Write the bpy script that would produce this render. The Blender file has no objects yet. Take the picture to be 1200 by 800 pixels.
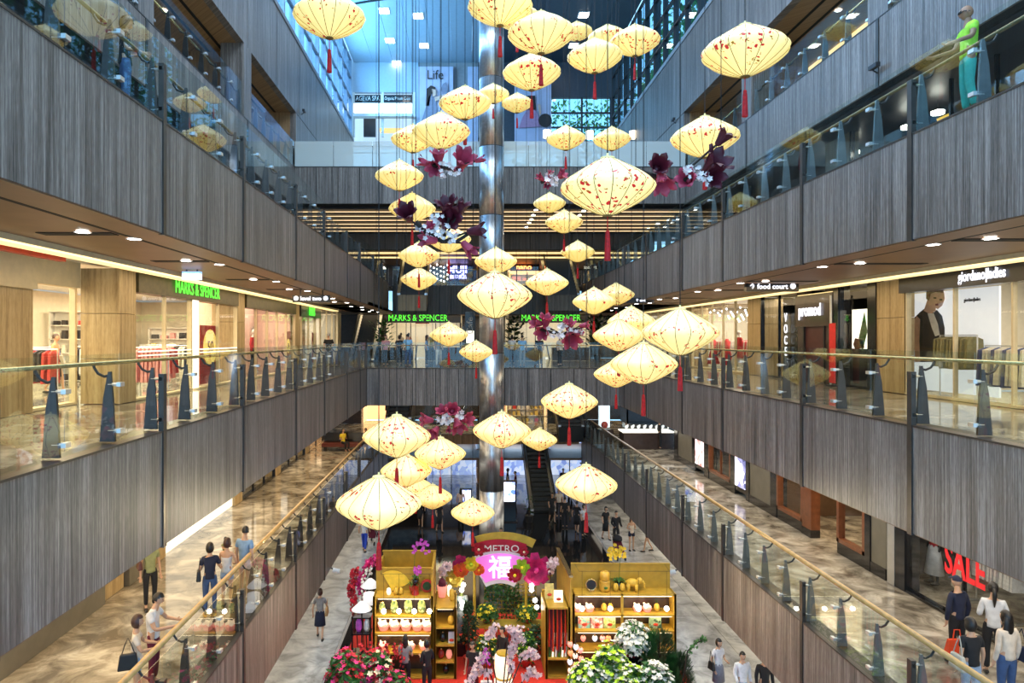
import bpy, bmesh, math, random
from mathutils import Vector, Matrix
random.seed(7)
sc = bpy.context.scene
COL = sc.collection
PI = math.pi
HC = 10.6                      # eye height above the ground floor of the atrium
F1, F2, F3, F4 = 4.1, 9.07, 14.1, 19.1   # gallery floor heights
XL, XR = -4.9, 7.7             # the two sides of the atrium
YF = 34.0                      # far gallery

# ---------------- camera, world, exposure, large lights ----------------
cam = bpy.data.cameras.new('camera')
cam.lens = 24.0; cam.sensor_width = 36.0; cam.sensor_fit = 'HORIZONTAL'
cam.shift_x = 55/1200; cam.shift_y = -4/1200
cam.clip_start = 0.05; cam.clip_end = 400
camo = bpy.data.objects.new('camera', cam); COL.objects.link(camo)
camo.location = (0, 0, HC); camo.rotation_euler = (PI/2, 0, 0)
sc.camera = camo
sc.view_settings.view_transform = 'Standard'
sc.view_settings.look = 'None'
sc.view_settings.gamma = 1.0
sc.view_settings.use_curve_mapping = False
sc.view_settings.exposure = 0.4
try:
    sc.cycles.transparent_max_bounces = 40
    sc.cycles.max_bounces = 6
    sc.cycles.diffuse_bounces = 3
    sc.cycles.glossy_bounces = 3
    sc.cycles.transmission_bounces = 3
    sc.cycles.caustics_reflective = False
    sc.cycles.caustics_refractive = False
    sc.cycles.sample_clamp_indirect = 4.0
    sc.cycles.use_denoising = True
except Exception:
    pass

w = bpy.data.worlds.new('world'); sc.world = w; w.use_nodes = True
nt = w.node_tree; nt.nodes.clear()
wo = nt.nodes.new('ShaderNodeOutputWorld'); bg = nt.nodes.new('ShaderNodeBackground')
sky = nt.nodes.new('ShaderNodeTexSky'); sky.sky_type = 'HOSEK_WILKIE'; sky.turbidity = 3.0
sky.sun_direction = Vector((-0.5, 0.2, 0.85)).normalized()
mixw = nt.nodes.new('ShaderNodeMixRGB'); mixw.inputs[0].default_value = 0.75
mixw.inputs[2].default_value = (0.30, 0.64, 1.0, 1)
nt.links.new(sky.outputs[0], mixw.inputs[1]); nt.links.new(mixw.outputs[0], bg.inputs[0])
bg.inputs[1].default_value = 2.1
nt.links.new(bg.outputs[0], wo.inputs[0])

def area(name, loc, rot, sx, sy, power, col):
    l = bpy.data.lights.new(name, 'AREA'); l.shape = 'RECTANGLE'; l.size = sx; l.size_y = sy
    l.energy = power; l.color = col
    o = bpy.data.objects.new(name, l); COL.objects.link(o); o.location = loc; o.rotation_euler = rot
    return o
WARM = (1.0, 0.74, 0.42); WW = (1.0, 0.90, 0.74); COOL = (0.62, 0.80, 1.0)
# daylight through the long clerestories, and an added skylight stand-in under the solid roof
area('skylight_stand_in', (1.4, 15, 31.0), (0, 0, 0), 11, 26, 4200, COOL)
area('left_clerestory_daylight', (-11.5, 24, 30.0), (0, math.radians(-62), 0), 6, 46, 6500, (0.40, 0.62, 1.0))
area('right_clerestory_daylight', (22, 24, 33.0), (0, math.radians(62), 0), 6, 46, 900, (0.6, 0.78, 1.0))
# rows of downlights in the soffits of the walkways
area('left_lower_gallery_lamps', (-6.6, 22, 7.15), (0, 0, 0), 2.4, 36, 620, WARM)
area('right_lower_gallery_lamps', (9.6, 22, 7.15), (0, 0, 0), 2.6, 36, 560, WW)
area('left_gallery_lamps', (-6.5, 17, 12.2), (0, 0, 0), 2.2, 32, 420, WARM)
area('right_gallery_lamps', (9.8, 19, 12.2), (0, 0, 0), 3.2, 34, 500, WARM)
area('far_gallery_lamps', (1.4, 48.4, 12.25), (0, 0, 0), 18, 3, 200, WARM)
area('far_lower_gallery_lamps', (1.4, 50, 7.1), (0, 0, 0), 18, 6, 320, WARM)
area('ground_left_lamps', (-6.4, 24, 2.1), (0, 0, 0), 2.2, 40, 160, WW)
area('ground_right_lamps', (9.2, 24, 2.1), (0, 0, 0), 2.2, 40, 160, WW)
for i, (x, y, e) in enumerate([(-2, 20, 3600), (4.5, 20, 3600), (1.2, 24, 2600), (-4, 12, 1800), (6, 12, 1800), (1.4, 34, 2400)]):
    l = bpy.data.lights.new('roof_spot', 'SPOT'); l.energy = e; l.color = WW; l.spot_size = math.radians(34); l.spot_blend = .8; l.shadow_soft_size = .35
    o = bpy.data.objects.new('roof_spot', l); COL.objects.link(o); o.location = (x, y, 31.2)
area('roof_far_daylight', (-7.9, 44, 28.5), (0, math.radians(-105), 0), 4, 12, 1150, (0.2, 0.60, 1.0))

# ---------------- mesh helpers ----------------
class MB:
    def __init__(s): s.v = []; s.f = []; s.m = []; s.mi = 0; s.uv = None
    def add(s, vs, fs):
        b = len(s.v); s.v += [tuple(p) for p in vs]
        for f in fs: s.f.append(tuple(b+i for i in f)); s.m.append(s.mi)
        return s
    def box(s, x0, x1, y0, y1, z0, z1):
        if x0 > x1: x0, x1 = x1, x0
        if y0 > y1: y0, y1 = y1, y0
        if z0 > z1: z0, z1 = z1, z0
        return s.add([(x0,y0,z0),(x1,y0,z0),(x1,y1,z0),(x0,y1,z0),(x0,y0,z1),(x1,y0,z1),(x1,y1,z1),(x0,y1,z1)],
            [(0,3,2,1),(4,5,6,7),(0,1,5,4),(1,2,6,5),(2,3,7,6),(3,0,4,7)])
    def hexa(s, p):   # eight corners, bottom ring then top ring
        return s.add(p, [(0,3,2,1),(4,5,6,7),(0,1,5,4),(1,2,6,5),(2,3,7,6),(3,0,4,7)])
    def prism(s, pts, ext):   # polygon in 3D extruded by vector ext
        n = len(pts); e = Vector(ext)
        vs = [Vector(p) for p in pts]; vs += [p+e for p in vs]
        fs = [tuple(range(n))[::-1], tuple(range(n, 2*n))]
        for i in range(n): j = (i+1) % n; fs.append((i, j, n+j, n+i))
        return s.add(vs, fs)
    def tube(s, path, r, n=8, caps=True):
        pts = [Vector(p) for p in path]; rs = r if isinstance(r, (list, tuple)) else [r]*len(pts)
        rings = []; prev = None
        for i, p in enumerate(pts):
            d = (pts[min(i+1, len(pts)-1)] - pts[max(i-1, 0)])
            if d.length < 1e-9: d = Vector((0,0,1))
            d.normalize()
            if prev is None:
                a = Vector((0,0,1)) if abs(d.z) < .9 else Vector((1,0,0))
                u = d.cross(a).normalized()
            else:
                u = prev - d*prev.dot(d)
                u = u.normalized() if u.length > 1e-6 else d.orthogonal().normalized()
            prev = u; v = d.cross(u)
            rings.append([p + (u*math.cos(2*PI*k/n) + v*math.sin(2*PI*k/n))*rs[i] for k in range(n)])
        vs = [q for rg in rings for q in rg]; fs = []
        for i in range(len(rings)-1):
            for k in range(n):
                a = i*n+k; b = i*n+(k+1) % n; fs.append((a, b, b+n, a+n))
        if caps:
            fs.append(tuple(range(n))[::-1]); fs.append(tuple(range(len(vs)-n, len(vs))))
        return s.add(vs, fs)
    def lathe(s, prof, n=16, c=(0,0,0), sx=1, sy=1):
        c = Vector(c); vs = []; fs = []
        for (r, z) in prof:
            for k in range(n):
                t = 2*PI*k/n; vs.append((c.x+r*math.cos(t)*sx, c.y+r*math.sin(t)*sy, c.z+z))
        for i in range(len(prof)-1):
            for k in range(n):
                a = i*n+k; b = i*n+(k+1) % n; fs.append((a, b, b+n, a+n))
        fs.append(tuple(range(n))[::-1]); fs.append(tuple(range(len(vs)-n, len(vs))))
        return s.add(vs, fs)
    def ball(s, c, r, nu=8, nv=6, sz=(1,1,1)):
        prof = [(max(.001, math.sin(PI*i/nv))*r, -math.cos(PI*i/nv)*r*sz[2]) for i in range(nv+1)]
        return s.lathe(prof, nu, c, sz[0], sz[1])
    def quad(s, a, b, c, d): return s.add([a,b,c,d], [(0,1,2,3)])

ORG = {}
def org(o): return ORG.get(o.name, Vector((0,0,0))) if o is not None else Vector((0,0,0))
def mesh_of(name, mb, mats, smooth=False):
    me = bpy.data.meshes.new(name)
    me.from_pydata(mb.v, [], mb.f)
    if not isinstance(mats, (list, tuple)): mats = [mats]
    for m in mats: me.materials.append(m)
    if len(mats) > 1: me.polygons.foreach_set('material_index', mb.m)
    if smooth: me.polygons.foreach_set('use_smooth', [True]*len(me.polygons))
    me.update(); return me
def obj(name, mb, mats, parent=None, smooth=False, kind=None, world=True):
    """mb in world coordinates (world) or in the parent's own; one mesh object"""
    if world and parent is not None:
        o_ = org(parent)
        mb.v = [(x-o_.x, y-o_.y, z-o_.z) for (x, y, z) in mb.v]
    o = bpy.data.objects.new(name, mesh_of(name, mb, mats, smooth)); COL.objects.link(o)
    if parent is not None: o.parent = parent
    ORG[o.name] = org(parent)
    if kind: o['kind'] = kind
    return o
def inst(name, me, parent, loc, rot=(0,0,0), scale=None):
    o = bpy.data.objects.new(name, me); COL.objects.link(o)
    if parent is not None: o.parent = parent
    l = Vector(loc) - org(parent); o.location = l; o.rotation_euler = rot
    if scale is not None: o.scale = scale if hasattr(scale, '__len__') else (scale,)*3
    ORG[o.name] = Vector(loc)
    return o
def tag(o, label=None, cat=None, group=None, kind=None):
    if label: o['label'] = label
    if cat: o['category'] = cat
    if group: o['group'] = group
    if kind: o['kind'] = kind
    return o
def thing(name, label, cat, loc=(0,0,0), group=None, rot=(0,0,0), scale=None):
    o = bpy.data.objects.new(name, None); COL.objects.link(o); o.location = loc; o.empty_display_size = .1
    o.rotation_euler = rot
    if scale is not None: o.scale = (scale,)*3 if not hasattr(scale, '__len__') else scale
    ORG[o.name] = Vector(loc)
    return tag(o, label, cat, group)
def root_struct(name):
    o = bpy.data.objects.new(name, None); COL.objects.link(o); o['kind'] = 'structure'; ORG[o.name] = Vector((0,0,0))
    return o
def struct(name, mb, mats, parent=None, smooth=False):
    o = obj(name, mb, mats, parent, smooth)
    if parent is None: o['kind'] = 'structure'
    return o
def dup(root, loc, rotz=None, label=None, group=None, scale=None):
    r = root.copy(); COL.objects.link(r); r.location = loc; ORG[r.name] = Vector(loc)
    if rotz is not None: r.rotation_euler = (0, 0, rotz)
    if scale is not None: r.scale = (scale,)*3
    if label: r['label'] = label
    if group: r['group'] = group
    for ch in root.children:
        c = ch.copy(); COL.objects.link(c); c.parent = r
        for g in ch.children:
            d = g.copy(); COL.objects.link(d); d.parent = c
    return r
def at(x, y, Y):   # a point at depth Y on the ray through a pixel of the photograph
    return Vector(((x-545)*Y/800, Y, HC-(y-396)*Y/800))
def ordn(i): 
    L = ['first','second','third','fourth','fifth','sixth','seventh','eighth','ninth','tenth','eleventh','twelfth','thirteenth','fourteenth','fifteenth','sixteenth','seventeenth','eighteenth','nineteenth','twentieth']
    return L[i] if i < len(L) else 'number %d' % (i+1)

# ---------------- materials ----------------
def new_mat(name):
    m = bpy.data.materials.new(name); m.use_nodes = True
    return m, m.node_tree, m.node_tree.nodes['Principled BSDF']
MC = {}
def mat(name, col, rough=.6, metal=0, var=.12, scale=6, em=None, es=0, bump=0, coat=0, alpha=None, trans=0):
    if name in MC: return MC[name]
    m, nt, b = new_mat(name)
    N, L = nt.nodes, nt.links
    b.inputs['Roughness'].default_value = rough; b.inputs['Metallic'].default_value = metal
    tc = N.new('ShaderNodeTexCoord'); nz = N.new('ShaderNodeTexNoise'); nz.inputs['Scale'].default_value = scale
    nz.inputs['Detail'].default_value = 3
    L.new(tc.outputs['Object'], nz.inputs['Vector'])
    mr = N.new('ShaderNodeMapRange'); mr.inputs[1].default_value = .3; mr.inputs[2].default_value = .7
    mr.inputs[3].default_value = 1-var; mr.inputs[4].default_value = 1+var
    L.new(nz.outputs['Fac'], mr.inputs[0])
    mx = N.new('ShaderNodeVectorMath'); mx.operation = 'SCALE'; mx.inputs[0].default_value = col[:3]
    L.new(mr.outputs[0], mx.inputs['Scale']); L.new(mx.outputs[0], b.inputs['Base Color'])
    if em is not None:
        b.inputs['Emission Color'].default_value = (*em[:3], 1); b.inputs['Emission Strength'].default_value = es
    if bump:
        bp = N.new('ShaderNodeBump'); bp.inputs['Strength'].default_value = bump; bp.inputs['Distance'].default_value = .02
        L.new(nz.outputs['Fac'], bp.inputs['Height']); L.new(bp.outputs[0], b.inputs['Normal'])
    if coat: b.inputs['Coat Weight'].default_value = coat; b.inputs['Coat Roughness'].default_value = .08
    if trans: b.inputs['Transmission Weight'].default_value = trans
    MC[name] = m; return m
def emit(name, col, s, base=(.8,.8,.8)):
    return mat(name, base, .5, em=col, es=s, var=.03)

def laminate(name, c1, c2, c3, freq=26):
    """vertical streaked wood-effect laminate, streaks run with z"""
    m, nt, b = new_mat(name); N, L = nt.nodes, nt.links
    g = N.new('ShaderNodeNewGeometry'); sp = N.new('ShaderNodeSeparateXYZ'); L.new(g.outputs['Position'], sp.inputs[0])
    ad = N.new('ShaderNodeMath'); ad.operation = 'ADD'; L.new(sp.outputs[0], ad.inputs[0]); L.new(sp.outputs[1], ad.inputs[1])
    def stretched(fx, fz, det):
        cm = N.new('ShaderNodeCombineXYZ'); a = N.new('ShaderNodeMath'); a.operation = 'MULTIPLY'; a.inputs[1].default_value = fx
        c = N.new('ShaderNodeMath'); c.operation = 'MULTIPLY'; c.inputs[1].default_value = fz
        L.new(ad.outputs[0], a.inputs[0]); L.new(sp.outputs[2], c.inputs[0])
        L.new(a.outputs[0], cm.inputs[0]); L.new(c.outputs[0], cm.inputs[2])
        n = N.new('ShaderNodeTexNoise'); n.inputs['Scale'].default_value = 1; n.inputs['Detail'].default_value = det
        n.inputs['Roughness'].default_value = .7; L.new(cm.outputs[0], n.inputs['Vector']); return n
    n1 = stretched(freq, .35, 4); n2 = stretched(3.0, .1, 2); n3 = stretched(freq*2.5, 5, 2)
    m1 = N.new('ShaderNodeMath'); m1.operation = 'MULTIPLY_ADD'; m1.inputs[1].default_value = .55
    L.new(n1.outputs['Fac'], m1.inputs[0])
    m2 = N.new('ShaderNodeMath'); m2.operation = 'MULTIPLY'; m2.inputs[1].default_value = .25; L.new(n2.outputs['Fac'], m2.inputs[0])
    L.new(m2.outputs[0], m1.inputs[2])
    m3 = N.new('ShaderNodeMath'); m3.operation = 'MULTIPLY_ADD'; m3.inputs[1].default_value = .2
    L.new(n3.outputs['Fac'], m3.inputs[0]); L.new(m1.outputs[0], m3.inputs[2])
    cr = N.new('ShaderNodeValToRGB'); e = cr.color_ramp.elements
    e[0].position = .38; e[0].color = (*c1, 1); e[1].position = .64; e[1].color = (*c3, 1)
    k = e.new(.5); k.color = (*c2, 1)
    L.new(m3.outputs[0], cr.inputs[0]); L.new(cr.outputs[0], b.inputs['Base Color'])
    b.inputs['Roughness'].default_value = .42
    return m
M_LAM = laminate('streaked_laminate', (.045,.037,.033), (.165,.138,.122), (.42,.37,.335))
M_COLM = laminate('column_steel', (.30,.30,.31), (.60,.60,.62), (.95,.95,.97), 9)  # streaks imitate vertical reflections, put into the steel's colour
for n_ in M_COLM.node_tree.nodes:
    if n_.type == 'BSDF_PRINCIPLED': n_.inputs['Metallic'].default_value = .9; n_.inputs['Roughness'].default_value = .33
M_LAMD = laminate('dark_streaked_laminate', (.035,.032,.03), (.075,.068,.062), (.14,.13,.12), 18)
M_STONE = laminate('travertine', (.30,.20,.09), (.50,.36,.18), (.66,.52,.30), 9)
M_WOODW = laminate('warm_wood', (.20,.10,.045), (.33,.19,.09), (.45,.28,.14), 12)

def marble(name, a, b_, c, rough=.12, scale=.9, joint=1.2):
    m, nt, b = new_mat(name); N, L = nt.nodes, nt.links
    g = N.new('ShaderNodeNewGeometry')
    nz = N.new('ShaderNodeTexNoise'); nz.inputs['Scale'].default_value = scale; nz.inputs['Detail'].default_value = 8
    nz.inputs['Roughness'].default_value = .62; nz.inputs['Distortion'].default_value = .7
    L.new(g.outputs['Position'], nz.inputs['Vector'])
    cr = N.new('ShaderNodeValToRGB'); e = cr.color_ramp.elements
    e[0].position = .36; e[0].color = (*a, 1); e[1].position = .66; e[1].color = (*c, 1); k = e.new(.5); k.color = (*b_, 1)
    L.new(nz.outputs['Fac'], cr.inputs[0])
    L.new(cr.outputs[0], b.inputs['Base Color'])
    b.inputs['Roughness'].default_value = rough; b.inputs['Specular IOR Level'].default_value = .6
    return m
M_MARB = marble('beige_marble', (.13,.11,.085), (.34,.30,.24), (.68,.62,.52), .085, 1.3)
M_MARG = marble('grey_marble', (.24,.24,.23), (.42,.42,.41), (.60,.59,.57), .22, 1.2)
M_BLACK = mat('black_granite', (.012,.012,.013), .06, var=.4, scale=60)
M_CARPET = mat('red_carpet', (.62,.03,.015), .95, var=.15, scale=40, bump=.3)
M_SOFF = mat('brown_soffit', (.20,.115,.065), .45, var=.10, scale=2)
M_DARK = mat('dark_metal', (.035,.033,.035), .4, .3)
M_SLOT = mat('black_gap', (.008,.008,.008), .8)
M_STEEL = mat('brushed_steel', (.78,.78,.80), .36, .9, var=.05)
M_SEAM = mat('bronze_trim', (.075,.062,.055), .35, .5)
M_RAIL = mat('brass_rail', (.62,.46,.22), .25, .9, var=.05)
M_RAILD = mat('dark_rail', (.22,.16,.08), .3, .6)
M_RAILW = mat('golden_wood_rail', (.62,.36,.12), .3, 0, var=.15, coat=.6)
M_FIN = mat('fin_metal', (.095,.085,.085), .35, .6)
M_FING = mat('painted_fin_grey', (.20,.22,.24), .35, .5)
M_WHITE = mat('white_paint', (.78,.76,.72), .6, var=.04)
M_CREAM = mat('cream_wall', (.74,.62,.40), .6, var=.06)
M_GREYW = mat('grey_wall', (.30,.30,.31), .6, var=.06)
M_BLK = mat('black_lacquer', (.012,.012,.014), .18, var=.1, coat=.5)
M_LAMP = emit('lamp_white', (1,.95,.88), 14)
M_COVE = emit('cove_yellow', (1,.72,.28), 1.0)
M_LITW = emit('lit_white', (1,.93,.78), 1.1)
M_GOLDP = mat('ochre_wood', (.50,.30,.035), .45, var=.12, scale=5)
M_LEAF = mat('leaf_green', (.035,.13,.02), .5, var=.5, scale=9)
M_LEAFD = mat('fir_green', (.012,.05,.014), .6, var=.5, scale=9)
M_TWIG = mat('dark_twig', (.03,.018,.012), .8)

def glass_mat(name, tint, refl=.9, base=.04, rough=.02):
    m = bpy.data.materials.new(name); m.use_nodes = True; nt = m.node_tree; N, L = nt.nodes, nt.links; N.clear()
    o = N.new('ShaderNodeOutputMaterial'); mx = N.new('ShaderNodeMixShader'); tr = N.new('ShaderNodeBsdfTransparent')
    gl = N.new('ShaderNodeBsdfGlossy'); gl.inputs['Roughness'].default_value = rough; gl.inputs['Color'].default_value = (refl, refl, refl, 1)
    tr.inputs[0].default_value = (*tint, 1)
    fr = N.new('ShaderNodeFresnel'); fr.inputs[0].default_value = 1.5
    a = N.new('ShaderNodeMath'); a.operation = 'ADD'; a.inputs[1].default_value = base; a.use_clamp = True
    ge = N.new('ShaderNodeNewGeometry'); iv = N.new('ShaderNodeMath'); iv.operation = 'SUBTRACT'; iv.inputs[0].default_value = 1.0
    L.new(ge.outputs['Backfacing'], iv.inputs[1]); mu = N.new('ShaderNodeMath'); mu.operation = 'MULTIPLY'
    L.new(fr.outputs[0], a.inputs[0]); L.new(a.outputs[0], mu.inputs[0]); L.new(iv.outputs[0], mu.inputs[1]); L.new(mu.outputs[0], mx.inputs[0])
    L.new(tr.outputs[0], mx.inputs[1]); L.new(gl.outputs[0], mx.inputs[2]); L.new(mx.outputs[0], o.inputs[0])
    return m
M_GLASS = glass_mat('balustrade_glass', (.93,.97,.95))
M_SHOPG = glass_mat('shop_glass', (.96,.97,.96), base=0.0)
M_WING = glass_mat('clerestory_glass', (.75,.92,1.0), base=.02)
def frosted():
    m = bpy.data.materials.new('frosted_glass'); m.use_nodes = True; nt = m.node_tree; N, L = nt.nodes, nt.links; b = N['Principled BSDF']
    o = N['Material Output']; mx = N.new('ShaderNodeMixShader'); tr = N.new('ShaderNodeBsdfTransparent'); mx.inputs[0].default_value = .55
    b.inputs['Base Color'].default_value = (.80,.84,.80,1); b.inputs['Roughness'].default_value = .15
    L.new(tr.outputs[0], mx.inputs[1]); L.new(b.outputs[0], mx.inputs[2]); L.new(mx.outputs[0], o.inputs[0]); return m
M_FROST = frosted()

FONT = {}
def text_mesh(s, size, ext=.02, font=None, align='CENTER', bold=0):
    cu = bpy.data.curves.new('t', 'FONT'); cu.body = s; cu.size = size; cu.extrude = ext; cu.align_x = align; cu.align_y = 'CENTER'
    cu.offset = bold; cu.resolution_u = 3
    o = bpy.data.objects.new('t', cu); COL.objects.link(o)
    bpy.context.view_layer.update()
    me = bpy.data.meshes.new_from_object(o.evaluated_get(bpy.context.evaluated_depsgraph_get()))
    bpy.data.objects.remove(o); bpy.data.curves.remove(cu)
    return me
TEXTQ = []
def lettering(s, size, loc, rot, m, parent, name='lettering', ext=.007, bold=0, sx=1, sy=1):
    """flat lettering standing off its sign; rot places it in the world"""
    cu = bpy.data.curves.new('t', 'FONT'); cu.body = s; cu.size = size; cu.extrude = ext; cu.align_x = 'CENTER'; cu.align_y = 'CENTER'
    cu.offset = bold; cu.resolution_u = 3
    o = bpy.data.objects.new('t', cu); COL.objects.link(o)
    TEXTQ.append((o, name, loc, rot, m, parent, sx, sy))
def flush_text():
    dg = bpy.context.evaluated_depsgraph_get(); dg.update()
    for (o, name, loc, rot, m, parent, sx, sy) in TEXTQ:
        me = bpy.data.meshes.new_from_object(o.evaluated_get(dg)); me.name = name
        me.materials.clear(); me.materials.append(m)
        inst(name, me, parent, loc, rot, (sx, sy, 1))
    for t in TEXTQ:
        cu = t[0].data; bpy.data.objects.remove(t[0]); bpy.data.curves.remove(cu)
    TEXTQ.clear()
RW_L = (PI/2, 0, PI/2)      # text reads along +Y on a wall at the left, facing +X
RW_R = (PI/2, 0, -PI/2)     # on a wall at the right, facing -X
RW_F = (PI/2, 0, 0)         # on a far wall, facing the camera
# ================= the setting =================
SL = [2.9, 7.1, 11.1, 15.1, 19.8, 23.8, 28.4, 31.9, 36.6, 40.6, 43.5]
SR = [3.6, 7.6, 11.8, 15.6, 20.4, 24.2, 29.0, 33.0, 37.6, 41.5, 45.0]

def fascia(name, X, s, seams, z0, z1, m=M_LAM, seam_up=.95, y_end=None):
    """a side fascia: recessed core, one proud panel per bay, bronze seam posts. s = direction out of the atrium"""
    r = root_struct(name)
    ys = [y for y in seams if y_end is None or y < y_end-.5] + ([y_end] if y_end else [])
    if y_end is None: ys = seams
    obj('core', MB().box(X+s*.06, X+s*.42, ys[0], ys[-1], z0, z1-.04), M_SLOT, r)
    for a, b in zip(ys[:-1], ys[1:]):
        # two thin boards meet inside a bay
        obj('panel', MB().box(X, X+s*.07, a+.06, b-.06, z0, z1), m, r)
    for y in ys:
        obj('seam_post', MB().box(X-s*.025, X+s*.06, y-.06, y+.06, z0-.03, z1+seam_up), M_SEAM, r)
    obj('edge_trim', MB().box(X-s*.012, X+s*.42, ys[0], ys[-1], z1, z1+.03), M_SEAM, r)
    return r

def slab(name, x0, x1, y0, y1, z, th, m):
    return struct(name, MB().box(x0, x1, y0, y1, z-th, z), m)

# floors of the galleries
slab('floor', -20, 20, -4, 60, 0, .3, M_MARG)
slab('floor', XL-.3, -15.5, 0, 54, F1-.01, .3, M_MARB)
slab('floor', XR+.3, 19, 0, 54, F1-.01, .3, M_MARB)
slab('floor', XL-.3, XR+.3, 46.2, 54, F1-.01, .3, M_MARB)
slab('floor', XL-.3, -15.5, 0, 56, F2-.01, .3, M_MARB)
slab('floor', XR+.3, 19, 0, 56, F2-.01, .3, M_MARB)
slab('floor', XL-.3, XR+.3, YF+.3, 56, F2-.01, .3, M_MARB)
slab('floor', XL-.3, -5.35, 0, 60, F3-.01, .3, M_MARB)
slab('floor', XR+.3, 8.15, 0, 60, F3-.01, .3, M_MARB)
slab('floor', -5.35, -15.5, 0, 60, F3+.21, .5, M_MARB)
slab('floor', 8.15, 19, 0, 60, F3+.21, .5, M_MARB)
slab('floor', XL-.3, XR+.3, 46.3, 60, F3-.01, .3, M_MARB)
slab('floor', -8.8, -15.5, 0, 60, F4-.01, .3, M_MARB)
slab('floor', 11.3, 19, 0, 60, F4-.01, .3, M_MARB)
slab('floor', -8.8, 11.3, YF+.3, 60, F4-.01, .3, M_MARB)

# fascias of the side galleries
fascia('wall_left', XL, -1, SL, 2.2, F1, m=M_LAM)
fascia('wall_right', XR, 1, SR, 2.2, F1, m=M_LAM)
fascia('wall_left', XL, -1, SL, 7.24, F2, y_end=YF)
fascia('wall_right', XR, 1, SR, 7.24, F2, y_end=YF)
fascia('wall_left', XL, -1, SL, 12.3, F3)
fascia('wall_right', XR, 1, SR, 12.3, F3)
PY = [1.0, 9.6, 18.2, 26.7, 34.6]
fascia('wall_left', -8.5, -1, PY, 17.3, F4, seam_up=0)
fascia('wall_right', 11.0, 1, PY, 17.3, F4, seam_up=0)

# far fascias facing the camera
def far_fascia(name, Y, x0, x1, z0, z1, n, m):
    r = root_struct(name); w_ = (x1-x0)/n
    obj('core', MB().box(x0, x1, Y+.06, Y+.4, z0, z1-.03), M_SLOT, r)
    for i in range(n):
        obj('panel', MB().box(x0+i*w_+.015, x0+(i+1)*w_-.015, Y, Y+.07, z0, z1), m, r)
    obj('edge_trim', MB().box(x0, x1, Y-.02, Y+.4, z1, z1+.04), M_SEAM, r)
    return r
far_fascia('wall_back', YF, XL, XR, 7.24, F2, 11, M_LAM)
far_fascia('wall_back', YF, -8.5, 11.0, 17.3, F4, 18, M_LAM)
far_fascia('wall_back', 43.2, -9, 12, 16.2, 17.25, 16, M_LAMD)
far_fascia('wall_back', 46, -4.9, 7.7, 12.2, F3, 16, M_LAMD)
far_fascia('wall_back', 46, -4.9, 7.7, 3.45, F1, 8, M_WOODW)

# soffits under the galleries, with cross channels and a slot
def soffit(name, x_in, x_out, seams, z, y0, y1):
    r = root_struct(name)
    s = 1 if x_out > x_in else -1
    obj('soffit_board', MB().box(x_in+s*.4, x_out, y0, y1, z, z+.25), M_SOFF, r)
    obj('edge_board', MB().box(x_in+s*.02, x_in+s*.62, y0, y1, z-.02, z+.02), M_SOFF, r)
    obj('slot', MB().box(x_in+s*.66, x_in+s*.74, y0, y1, z-.012, z+.02), M_SLOT, r)
    for y in seams:
        if y0 < y < y1: obj('cross_channel', MB().box(x_in+s*.8, x_out-s*.5, y-.14, y+.14, z-.012, z+.02), M_SLOT, r)
    return r
soffit('ceiling', XL, -7.4, SL, 12.3, 0, 46)
soffit('ceiling', XR, 11.0, SR, 12.3, 0, 46)
soffit('ceiling', XL, -8.9, SL, 7.24, 0, 46)
soffit('ceiling', XR, 11.3, SR, 7.24, 0, 46)
soffit('ceiling', XL, -9, SL, 2.2, 0, 46)
soffit('ceiling', XR, 11.3, SR, 2.2, 0, 46)
slab('ceiling', -15.5, 19, 46.4, 56, 12.45, .15, M_SOFF)
slab('ceiling', -15.5, -4.9, 34.5, 46.4, 12.45, .15, M_SOFF)
slab('ceiling', 7.7, 19, 34.5, 46.4, 12.45, .15, M_SOFF)
slab('ceiling', -15.5, 19, 34.5, 54, 7.4, .15, M_SOFF)
slab('ceiling', -15.5, 19, 46.4, 58, 2.45, .15, M_SOFF)

# cove lights over the second-gallery shopfronts
def cove(x0, x1, y0, y1, z):
    r = root_struct('trim_1')
    obj('cove_lip', MB().box(x0, x1, y0, y1, z-.10, z+.02), M_CREAM, r)
    obj('cove_light', MB().box(x0+(.02 if x1 > 0 else -.02), x1, y0, y1, z-.14, z-.10), M_COVE, r)
cove(-7.4, -7.75, 0, 40, 12.3)
cove(11.0, 11.4, 0, 42, 12.3)
slab('ceiling', -7.7, -15.5, 0, 56, 12.48, .15, M_WHITE)
slab('ceiling', 11.3, 19, 0, 56, 12.48, .15, M_WHITE)
slab('ceiling', -8.9, -15.5, 0, 46, 7.4, .15, M_WHITE)
slab('ceiling', 11.3, 19, 0, 46, 7.4, .15, M_WHITE)

# recessed downlights in pairs beside each cross channel
ring_me = mesh_of('ring', MB().lathe([(.10,0),(.13,-.012),(.13,.0)], 14), M_WHITE)
lens_me = mesh_of('lamp_lens', MB().lathe([(.001,-.016),(.095,-.012),(.095,0)], 14), M_LAMP)
def downlight(loc, label, group):
    t = thing('ceiling_downlight', label, 'downlight', loc, group)
    inst('ring', ring_me, t, loc); inst('lamp_lens', lens_me, t, loc); return t
for (X, s, seams, z, nm, lv) in ((XL, -1, SL, 12.28, 'left', 'second'), (XR, 1, SR, 12.28, 'right', 'second'), (XR, 1, SR, 7.22, 'right', 'first')):
    k = 0
    for y in seams:
        if y < 6 or y > 44: continue
        for j, (dx, dy) in enumerate(((.7, .45), (1.15, -.3))):
            if z < 10 and j: continue
            downlight((X+s*dx, y+dy, z), 'round downlight in the brown soffit of the %s-hand %s gallery, %s from near end' % (nm, lv, ordn(k)),
                'downlights in the soffits'); k += 1

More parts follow.
